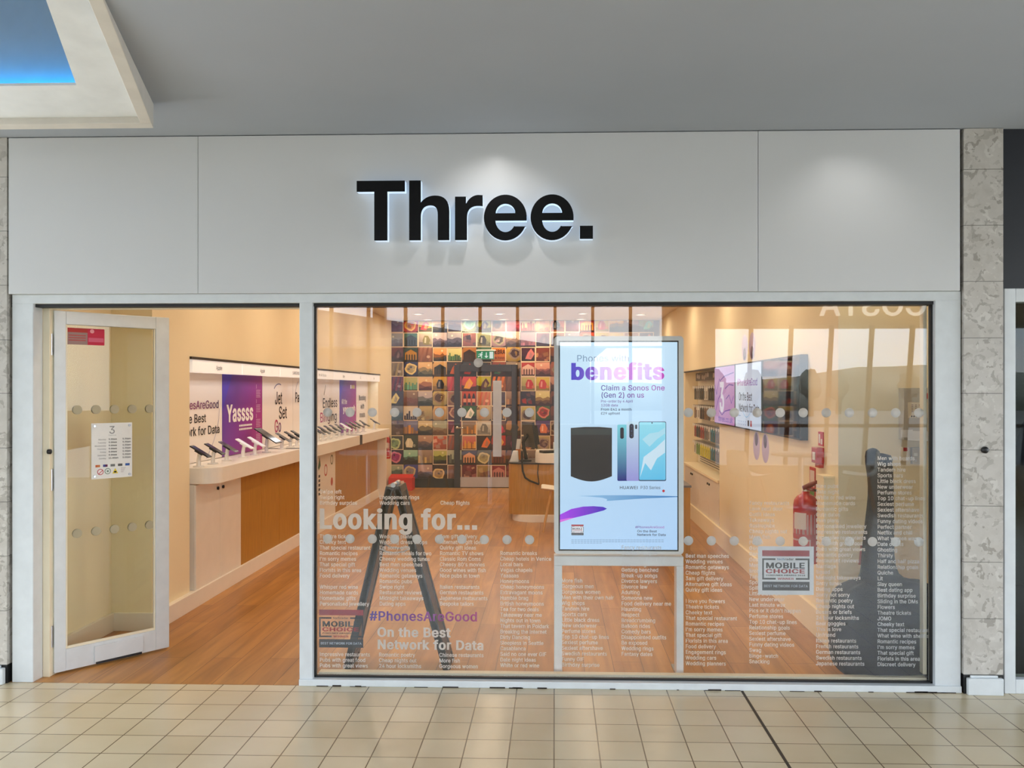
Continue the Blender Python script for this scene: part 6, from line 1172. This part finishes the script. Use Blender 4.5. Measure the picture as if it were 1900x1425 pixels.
# ------------------------------------------------------------------ digital display stand
SY = 0.20
ds = thing('display_stand', 'tall white digital display stand with bright phone advert behind the window', 'display', (0.357, 0.25, 0))
(x0, z1), (x1, z0) = at(1028, 624, SY), at(1268.5, 1029, SY)
m = MB(); m.shape([rrect(x0, x1, z0, z1, 0.022)], (0, SY, 0), XP, ZP, depth=0.07); m.build('casing', mat('stand_white', (246, 247, 248), 0.35), ds, 0.003)
(a0, c1), (a1, c0) = at(1036.5, 632.5, SY), at(1259, 1023, SY)
m = MB(); m.box(a0, a1, SY - 0.002, SY + 0.001, c0, c1); m.build('bezel', M_BLACK, ds)
SQ = SY - 0.0025
def sc(cx, cy): return at(1030 + cx / 3.654, 640 + cy / 3.654, SQ)
m = MB()
(b0x, b1z), (b1x, b0z) = sc(33, -18), sc(829, 1390)
n = 12
for k in range(n):
    m.rect((0, SQ, 0), XP, ZP, b0x, b1x, b0z + (b1z - b0z) * k / n, b0z + (b1z - b0z) * (k + 1) / n, 0, grad((b0x, 0, b1z), (b1x, 0, b0z), (206, 236, 255), (176, 214, 255)))
def spoly(pts, col, off=0.0004): m.shape([[sc(*p) for p in pts]], (0, SQ - off, 0), XP, ZP, 0, col)
def stext(s, cx0, cx1, base, cap_, bold, col):
    xa, za = sc(cx0, base); xb, zb = sc(cx1, base - cap_); m.text(s, (xa, SQ - 0.0008, za), XP, ZP, zb - za, bold, 0, col, xb - xa)
def sg_(cx0, cx1, c0, c1): return grad((sc(cx0, 0)[0], 0, 0), (sc(cx1, 0)[0], 0, 0), c0, c1)
stext('Phones with', 145, 505, 112, 44, 6, sg_(145, 505, (120, 156, 190), (140, 140, 180)))
def ben(p):
    t_ = (p.x - sc(108, 0)[0]) / (sc(750, 0)[0] - sc(108, 0)[0]); S_ = [(0, (58, 44, 196)), (0.35, (150, 70, 200)), (0.6, (206, 120, 222)), (0.8, (140, 70, 214)), (1, (196, 50, 180))]
    t_ = max(0, min(1, t_))
    for (t0, c0_), (t1, c1_) in zip(S_[:-1], S_[1:]):
        if t_ <= t1:
            f_ = (t_ - t0) / (t1 - t0); return lin(tuple(c0_[i] + (c1_[i] - c0_[i]) * f_ for i in range(3)))
    return lin(S_[-1][1])
stext('benefits', 108, 750, 232, 116, 46, ben)
stext('Claim a Sonos One', 310, 745, 308, 36, 18, sg_(310, 745, (60, 50, 150), (160, 70, 180))); stext('(Gen 2) on us', 310, 605, 357, 36, 18, sg_(310, 745, (60, 50, 150), (160, 70, 180)))
V2 = lin((110, 70, 160)); NV = lin((36, 44, 80))
stext('Pre-order by 4 April', 310, 527, 390, 17, 12, V2); stext('12GB data', 310, 427, 417, 17, 12, V2); stext('From £41 a month', 310, 520, 445, 17, 18, NV); stext('£29 upfront', 310, 440, 472, 17, 18, NV)
spk = [(106, 563), (200, 556), (300, 556), (385, 563), (385, 890)] + [(385 - 280 * k / 10.0, 890 + 36 * math.sin(math.pi * k / 10.0)) for k in range(1, 10)] + [(106, 890)]
spoly(spk, lin((34, 38, 48)))
spoly([(112, 568), (379, 568), (379, 610), (112, 610)], lin((50, 60, 66)), 0.0006)
for k in range(12): spoly([(112, 640 + k * 20), (379, 640 + k * 20), (379, 644 + k * 20), (112, 644 + k * 20)], lin((28, 30, 38)), 0.0006)
def rr_(x0_, x1_, y0_, y1_, r_): return [(p[0], p[1]) for p in rrect(x0_, x1_, y0_, y1_, r_, 4)]
gz = lambda y0_, y1_, c0, c1: grad((0, 0, sc(0, y0_)[1]), (0, 0, sc(0, y1_)[1]), c0, c1)
spoly(rr_(422, 500, 540, 922, 8), gz(540, 900, (120, 210, 226), (20, 40, 130)), 0.0004)
spoly(rr_(484, 590, 518, 922, 8), gz(518, 922, (196, 226, 244), (150, 150, 220)), 0.0006)
spoly(rr_(441, 466, 560, 636, 10), lin((16, 24, 50)), 0.0008); spoly(rr_(503, 533, 535, 634, 14), lin((24, 34, 60)), 0.0008)
for cy in (552, 584, 614): m.disc((0, SQ - 0.001, 0), XP, ZP, *sc(518, cy), 0.0035, 0.0035, 0, lin((60, 80, 120)), 12)
spoly(rr_(542, 556, 540, 570, 6), lin((40, 50, 70)), 0.0008)
spoly(rr_(566, 753, 519, 923, 10), lin((70, 90, 120)), 0.001); spoly(rr_(570, 749, 524, 915, 8), gz(524, 915, (150, 226, 246), (96, 196, 240)), 0.0012)
spoly([(575, 900), (600, 760), (680, 700), (745, 640), (745, 730), (690, 770), (650, 850), (610, 800)], lin((206, 232, 250)), 0.0014); spoly([(590, 640), (640, 600), (700, 590), (745, 560), (745, 600), (690, 640), (640, 690)], lin((176, 226, 246)), 0.0014)
m.disc((0, SQ - 0.0015, 0), XP, ZP, *sc(657, 529), 0.004, 0.004, 0, lin((30, 40, 60)), 12)
stext('HUAWEI', 437, 562, 977, 20, 10, lin((50, 60, 80))); stext('P30 Series', 578, 715, 977, 20, 2, lin((50, 60, 80)))
m.disc((0, SQ - 0.0008, 0), XP, ZP, *sc(735, 990), 0.0075, 0.0075, 0, lin((190, 40, 60)), 16)
spoly([(150, 1024), (330, 1019), (560, 1019), (829, 1026), (829, 1031), (600, 1041), (350, 1058), (352, 1046), (320, 1036), (240, 1029)], sg_(150, 829, (150, 200, 240), (40, 120, 190)))
spoly([(33, 1150), (110, 1112), (190, 1096), (260, 1093), (325, 1098), (352, 1110), (330, 1122), (240, 1146), (130, 1172), (33, 1203)], sg_(33, 352, (170, 60, 240), (56, 44, 190)))
spoly([(33, 1185), (100, 1172), (130, 1172), (33, 1203)], lin((220, 110, 230)), 0.0006)
spoly([(110, 1218), (193, 1218), (193, 1290), (110, 1290)], lin((236, 240, 250)))
award(m, 1030 + 110 / 3.654, 1030 + 193 / 3.654, 640 + 1218 / 3.654, 640 + 1290 / 3.654, SQ - 0.0008)
stext('#PhonesAreGood', 543, 741, 1242, 14, 10, sg_(543, 741, (110, 70, 160), (170, 90, 190))); stext('On the Best', 556, 690, 1270, 15, 16, NV); stext('Network for Data', 556, 751, 1294, 15, 16, NV)
for k in range(4):
    for q in range(30 if k < 3 else 10): spoly([(110 + q * 21, 1319 + k * 8), (127 + q * 21, 1319 + k * 8), (127 + q * 21, 1322 + k * 8), (110 + q * 21, 1322 + k * 8)], lin((130, 160, 200)))
m.build('screen', LCD, ds)['label'] = 'bright blue advert screen with purple words'
# stand legs
(l0, h1), (l1, _) = at(1028, 1032, SY), at(1268.5, 1032, SY)
_, h0 = at(1100, 1050, SY); li = at(1043, 1100, SY)[0]; ri = at(1255, 1100, SY)[0]
SM = mat('stand_white', (246, 247, 248), 0.35)
m = MB(); m.box(l0, l1, SY, SY + 0.09, h0, h1); m.build('crossbar', SM, ds, 0.004)
m = MB(); m.box(l0, li, SY, SY + 0.09, 0.012, h0); m.build('leg', SM, ds, 0.003)
m = MB(); m.box(ri, l1, SY, SY + 0.09, 0.012, h0); m.build('leg', SM, ds, 0.003)
for a_, c_ in ((l0, li), (ri, l1)):
    m = MB(); m.box(a_ - 0.002, c_ + 0.002, SY - 0.002, SY + 0.2, 0.001, 0.012); m.build('foot', mat('foot_grey', (150, 150, 152), 0.4), ds, 0.002)
m = MB(); m.box(0.08, 0.64, SY + 0.07, SY + 0.1, 0.75, 1.85); m.build('back_panel', SM, ds, 0.004)

# ------------------------------------------------------------------ folding board seen edge on
ab = thing('folding_board', 'dark grey folding pavement board seen edge on behind the left of the window', 'board', (-0.9, 0.5, 0))
M_SLATE = mat('board_grey', (64, 60, 62), 0.4, noise=0.1)
for s_, foot in ((-1, -1.19), (1, -0.615)):
    top = Vector((-0.925 + s_ * 0.016, 0, 1.06)); ft = Vector((foot, 0, 0.004)); d = (ft - top); ln = d.length; d.normalize(); nn = Vector((-d.z, 0, d.x)) * s_
    m = MB(); m.obox((top.x, 0.26, top.z), YP, d, nn, 0.0, 0.2, 0.02, ln, -0.016, 0.016); p = m.build('panel', M_SLATE, ab, 0.004)
    m = MB()
    for u0, u1, v0, v1 in ((0.0, 0.03, 0.01, ln), (0.17, 0.2, 0.01, ln), (0.03, 0.17, 0.01, 0.05), (0.03, 0.17, ln - 0.1, ln - 0.06)): m.obox((top.x, 0.26, top.z), YP, d, nn, u0, u1, v0, v1, -0.022, 0.022)
    m.build('panel_frame', mat('board_frame', (46, 42, 44), 0.35), p, 0.003)
m = MB()
for y in (0.30, 0.42): m.tube([(-0.925, y - 0.03, 1.058), (-0.925, y + 0.03, 1.058)], 0.014, 10)
m.build('hinge', M_STEEL, ab)
for y in (0.29, 0.43):
    m = MB(); m.tube([(-1.02, y, 0.70), (-0.97, y, 0.675), (-0.92, y, 0.668), (-0.87, y, 0.675), (-0.82, y, 0.70)], 0.005, 8); m.build('chain', M_STEEL, ab)

# ------------------------------------------------------------------ dark cloth draped over a post
m = MB(); P, F = [], []; n = 48
secs = [(0.002, 1.625, 2.085, .36), (0.03, 1.60, 2.087, .36), (0.07, 1.555, 2.088, .36), (0.15, 1.53, 2.09, .36), (0.28, 1.532, 2.09, .35), (0.38, 1.535, 2.09, .34), (0.43, 1.54, 2.09, .33), (0.47, 1.55, 2.09, .32), (0.50, 1.575, 2.088, .30), (0.525, 1.62, 2.08, .28), (0.54, 1.66, 2.05, .24), (0.55, 1.69, 1.93, .15), (0.62, 1.705, 1.885, .12), (0.75, 1.712, 1.885, .11), (0.9, 1.73, 1.885, .10), (1.02, 1.745, 1.884, .10), (1.12, 1.742, 1.882, .09), (1.19, 1.728, 1.878, .09), (1.225, 1.726, 1.868, .08), (1.245, 1.735, 1.85, .06), (1.255, 1.76, 1.82, .03)]
for i, (z, xa, xb, ry) in enumerate(secs):
    for k in range(n):
        a = 2 * math.pi * k / n; ca, sa = math.cos(a), math.sin(a)
        e = 0.62 if z < 0.5 else 0.85
        ux = math.copysign(abs(ca) ** e, ca); uy = math.copysign(abs(sa) ** e, sa)
        fold = 1 + (0.035 * math.sin(7 * a + z * 6) + 0.025 * math.sin(13 * a - z * 9)) * (1 if 0 < i < len(secs) - 3 else 0.3)
        P.append(((xa + xb) / 2 + (xb - xa) / 2 * ux * (1 + (fold - 1) * 0.5), 0.215 + ry * 0.3 * uy * fold, z + (0.012 * math.sin(5 * a) if 4 < i < 11 else 0)))
for i in range(len(secs) - 1):
    for k in range(n): F.append((i * n + k, i * n + (k + 1) % n, (i + 1) * n + (k + 1) % n, (i + 1) * n + k))
F.append(tuple(reversed(range(n)))); F.append(tuple(range((len(secs) - 1) * n, len(secs) * n)))
m.add(P, F, 0, (1, 1, 1, 1), True)
dc = thing('draped_cloth', 'dark navy cloth bundle heaped round a tall post at the right end of the window', 'cloth', (1.8, 0.4, 0))
o = m.build('cloth', mat('navy_cloth', (16, 22, 36), 0.75, noise=0.25, nscale=12, bump=0.4), dc); o.modifiers.new('smooth', 'SUBSURF').render_levels = 1
m = MB(); m.lathe([(0.0, -0.08), (0.026, -0.062), (0.038, -0.03), (0.041, 0.0), (0.036, 0.028), (0.02, 0.042), (0.0, 0.047)], (1.768, 0.215, 1.235), 24); o = m.build('top_fold', mat('navy_cloth', (16, 22, 36), 0.75), dc); 
m = MB(); m.lathe([(0.0, -0.05), (0.03, -0.042), (0.04, 0.0), (0.03, 0.026), (0.0, 0.034)], (1.838, 0.22, 1.215), 24); m.build('top_fold', mat('navy_cloth', (16, 22, 36), 0.75), dc)
m = MB()
for k in range(4): m.box(1.66 + 0.006 * k, 1.672 + 0.006 * k, 0.198, 0.2, 0.64 + 0.028 * k, 0.66 + 0.028 * k)
m = MB(); m.obox((1.705, 0.225, 0.63), Vector((0.1, 0, 1)).normalized(), Vector((-1, 0, 0.1)).normalized(), -YP, 0, 0.11, -0.012, 0.012, 0, 0.002); m.build('red_tab', mat('red_tab', (150, 36, 36), 0.6), dc)

# ------------------------------------------------------------------ mannequin in the neighbouring window
mq = thing('mannequin', 'dark clothed mannequin cut off by the right edge in the neighbouring window', 'mannequin', (2.93, 0.40, 0))
def skin(name, pts, edges, rad, mt, parent, base):
    me = bpy.data.meshes.new(name); me.from_pydata([tuple(Vector(p)) for p in pts], edges, []); o = bpy.data.objects.new(name, me); COL.objects.link(o)
    s = o.modifiers.new('skin', 'SKIN'); s.use_smooth_shade = True
    for v, r in zip(me.skin_vertices[0].data, rad): v.radius = r if isinstance(r, tuple) else (r, r)
    me.skin_vertices[0].data[0].use_root = True
    o.modifiers.new('sub', 'SUBSURF').render_levels = 2; o.data.materials.append(mt); o.parent = parent; return o
M_MANN = mat('mannequin_cream', (222, 206, 192), 0.4)
J = [(0, 0, .95), (0, 0, 1.15), (0, 0, 1.38), (0, 0, 1.50), (0, 0, 1.62), (0, 0, 1.74), (-.18, 0, 1.40), (-.24, -.02, 1.15), (-.25, -.12, .95), (-.25, -.17, .86), (.18, 0, 1.40), (.24, 0, 1.15), (.26, -.02, .92), (.26, -.03, .82), (-.10, 0, .88), (-.11, 0, .50), (-.11, .02, .09), (-.11, -.13, .03), (.10, 0, .88), (.11, 0, .50), (.11, .02, .09), (.11, -.13, .03)]
E_ = [(0, 1), (1, 2), (2, 3), (3, 4), (4, 5), (2, 6), (6, 7), (7, 8), (8, 9), (2, 10), (10, 11), (11, 12), (12, 13), (0, 14), (14, 15), (15, 16), (16, 17), (0, 18), (18, 19), (19, 20), (20, 21)]
R_ = [(.12, .09), (.11, .09), (.12, .09), .05, .085, .075, .06, .045, .034, .04, .06, .045, .034, .04, .09, .06, .04, .035, .09, .06, .04, .035]
skin('body', J, E_, R_, M_MANN, mq, None)
M_JACK = mat('denim_navy', (34, 44, 66), 0.8); M_TRO = mat('dark_trousers', (24, 26, 32), 0.8)
chain = lambda n_: [(i, i + 1) for i in range(n_ - 1)]
skin('jacket', [(0, 0, .84), (0, 0, .98), (0, 0, 1.18), (0, 0, 1.36), (0, 0, 1.46)], chain(5), [(.19, .145), (.18, .14), (.17, .135), (.185, .135), (.09, .08)], M_JACK, mq, None)
for s_ in (-1, 1):
    q = [J[i] for i in ((2, 6, 7, 8) if s_ < 0 else (2, 10, 11, 12))]; q[0] = (s_ * .10, 0, 1.41)
    skin('sleeve', q, chain(4), [.08, .088, .07, .056], M_JACK, mq, None)
    q = [J[i] for i in ((14, 15, 16) if s_ < 0 else (18, 19, 20))]; q[0] = (s_ * .09, 0, .9)
    skin('trouser_leg', q, chain(3), [.115, .085, .07], M_TRO, mq, None)
# ------------------------------------------------------------------ the far side of the walkway, seen as reflections in the pane
M_BULK = mat('tan_bulkhead', (196, 176, 146), 0.7); M_MULL = mat('window_mullion', (84, 70, 58), 0.5); M_WHITEC = mat('white_column', (226, 224, 220), 0.6)
b = MB(); b.box(1.6, 9.0, -8.2, -8.0, 2.52, 3.3); struct('wall_far', b, M_BULK, 'tan bulkhead over the far windows carrying cafe letters')
b = MB(); b.box(1.6, 2.34, -8.2, -7.9, 0, 3.3); struct('wall_far', b, M_BULK, 'tan pier between the two far window bays')
b = MB(); b.box(-9, 1.6, -8.3, -8.0, 0, 1.1); b.box(1.6, 9, -8.3, -8.0, 0, 0.5); struct('wall_far', b, M_BULK, 'low wall under the far windows')
b = MB(); b.box(-9, 1.6, -8.3, -8.05, 3.25, 3.5); struct('wall_far', b, M_BULK, 'head beam over the far left windows')
wl = thing('window_3', 'row of far window bays opposite the shop', None, (-3.7, -8.1, 0.5), kind='structure')
for k in range(-15, 3):
    m = MB(); x = 0.005 + 0.56 * k; m.box(x - 0.022, x + 0.022, -8.16, -8.08, 1.1, 3.25); m.build('mullion', M_MULL, wl)
m = MB(); m.box(-9, 1.6, -8.16, -8.09, 2.235, 2.265); m.build('transom', M_WHITEC, wl)
m = MB(); m.box(-9, 1.6, -8.125, -8.119, 1.1, 3.25); m.build('pane', M_WGLASS, wl)
wr = thing('window_4', 'row of sloping far window bays beside the cafe', None, (5.7, -8.0, 0.5), kind='structure')
for k in range(12):
    x = 2.86 + 0.58 * k; m = MB(); m.obox((x, -8.25, 0.5), XP, Vector((0, 0.35, 2.05)).normalized(), Vector((0, -2.05, 0.35)).normalized(), -0.025, 0.025, 0, 2.08, -0.04, 0.04); m.build('mullion', M_MULL, wr)
m = MB(); m.box(2.34, 9, -8.2, -8.1, 1.06, 1.11); m.build('transom', M_MULL, wr)
m = MB(); m.obox((2.34, -8.25, 0.5), XP, Vector((0, 0.35, 2.05)).normalized(), Vector((0, -2.05, 0.35)).normalized(), 0, 6.6, 0, 2.08, -0.003, 0.003); m.build('pane', M_WGLASS, wr)
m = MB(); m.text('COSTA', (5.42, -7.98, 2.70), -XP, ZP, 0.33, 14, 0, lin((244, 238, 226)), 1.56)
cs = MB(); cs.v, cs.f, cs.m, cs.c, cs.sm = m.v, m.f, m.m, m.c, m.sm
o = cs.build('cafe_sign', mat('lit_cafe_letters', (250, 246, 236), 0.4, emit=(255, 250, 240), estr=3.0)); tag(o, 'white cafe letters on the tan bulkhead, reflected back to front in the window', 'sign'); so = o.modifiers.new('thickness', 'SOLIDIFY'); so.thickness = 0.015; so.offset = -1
# cafe furniture by the far windows
for i, (x, y, rz) in enumerate(((4.1, -7.0, 0.4), (2.6, -6.9, 2.6), (-0.2, -7.1, 0.2), (-1.6, -7.0, 3.0))):
    c = copy_tree(ch); c.location = (x, y, 0); c.rotation_euler = (0, 0, rz)
    c['label'] = ('white shell cafe chair reflected right of the wall screens', 'white shell cafe chair reflected left of the wall screens', 'white shell cafe chair behind the photographer near the far left windows', 'white shell cafe chair farthest left by the far windows')[i]
    c['group'] = 'cafe chairs across the walkway'
tb = None
for i, (x, y) in enumerate(((3.35, -7.1), (-0.9, -7.2), (-2.6, -7.2))):
    lab = ('round white cafe table reflected below the wall screens', 'round white cafe table reflected over the photo wall', 'round white cafe table farthest left by the far windows')[i]
    if tb is None:
        tb = thing('cafe_table', lab, 'table', (x, y, 0), 'cafe tables across the walkway')
        m = MB(); m.lathe([(0, 0.72), (0.39, 0.72), (0.40, 0.735), (0.39, 0.75), (0, 0.75)], (x, y, 0), 36); m.build('table_top', M_PAPER, tb)
        m = MB(); m.tube([(x, y, 0.02), (x, y, 0.72)], 0.035, 14); m.build('column', M_STEEL, tb)
        m = MB(); m.lathe([(0, 0.0), (0.24, 0.0), (0.23, 0.02), (0, 0.03)], (x, y, 0), 28); m.build('base', M_STEEL, tb)
    else:
        c = copy_tree(tb); c.location = (x, y, 0); c['label'] = lab
# outside world beyond the far windows
b = MB(); b.box(-80, 80, -140, -8.6, -0.4, -0.3); struct('ground', b, mat('car_park', (118, 118, 116), 0.8, nscale=0.2, noise=0.15), 'pale car park outside the far windows')
bl = thing('outside_building', 'long low building with a dark ribbed roof outside the far windows', 'building', (-14, -38, -0.3))
m = MB(); m.box(-34, 1.5, -46, -32, -0.3, 3.4); m.build('wall', mat('render_wall', (120, 112, 108), 0.8), bl)
m = MB(); m.add([(-35, -31.5, 3.4), (2.2, -31.5, 3.4), (1.5, -39, 3.7), (-35, -39, 9.2), (2.2, -46.5, 3.4), (-35, -46.5, 3.4)], [(0, 1, 2, 3), (3, 2, 4, 5), (0, 3, 5), (1, 4, 2), (0, 5, 4, 1)]); m.build('roof', mat('ribbed_roof', (92, 98, 108), 0.6, noise=0.35, nscale=1.0, stretch=(6, 0.4, 0.4)), bl)
m = MB(); m.box(-9.2, -8.6, -39.2, -38.6, 4.9, 6.4); m.build('roof_vent', M_DARK, bl)
hb_ = MB(); P, F = [], []; rr = random.Random(9)
for i in range(41):
    x = -30 + i * 3.2; h = 3.2 + 0.9 * math.sin(i * 0.37) + rr.uniform(-.25, .25)
    P += [(x, -78, -0.35), (x, -84, h), (x, -100, -0.35)]
for i in range(40): F += [(3 * i, 3 * i + 3, 3 * i + 4, 3 * i + 1), (3 * i + 1, 3 * i + 4, 3 * i + 5, 3 * i + 2), (3 * i, 3 * i + 2, 3 * i + 5, 3 * i + 3)]
hb_.add(P, F + [(0, 1, 2), (120, 122, 121)], 0, (1, 1, 1, 1), True); struct('hill', hb_, mat('hillside', (138, 140, 128), 0.9, nscale=0.5, noise=0.3), 'low green hills on the horizon outside')  # hills lightened, distance haze put into the base colour
for i, (x, y) in enumerate(((12, -60), (15.5, -63), (19, -60), (23, -66), (27, -62), (9.5, -66))):
    t = thing('tree', '%s bushy tree from the left in front of the hills outside the far windows' % ORD[i], 'tree', (x, y, -0.3), 'trees outside the far windows')
    m = MB(); m.tube([(x, y, -0.3), (x + 0.1, y, 1.2), (x, y, 2.4)], [0.25, 0.18, 0.08], 8); m.build('trunk', mat('bark', (70, 56, 44), 0.9), t)
    m = MB(); nn_ = 12
    rr = random.Random(i); P, F = [], []
    for a in range(9):
        for k in range(nn_):
            th_ = math.pi * a / 8; ph = 2 * math.pi * k / nn_; q = 0.75 * (1 + rr.uniform(-.22, .22))
            P.append((x + q * math.sin(th_) * math.cos(ph), y + q * math.sin(th_) * math.sin(ph), 2.0 - 1.1 * math.cos(th_) * q / 0.75))
    for a in range(8):
        for k in range(nn_): F.append((a * nn_ + k, a * nn_ + (k + 1) % nn_, (a + 1) * nn_ + (k + 1) % nn_, (a + 1) * nn_ + k))
    m.add(P, F, 0, (1, 1, 1, 1), True); m.build('crown', mat('foliage', (130, 132, 118), 0.9, noise=0.3, nscale=2), t)  # crowns kept as pale as the hills, haze in the colour
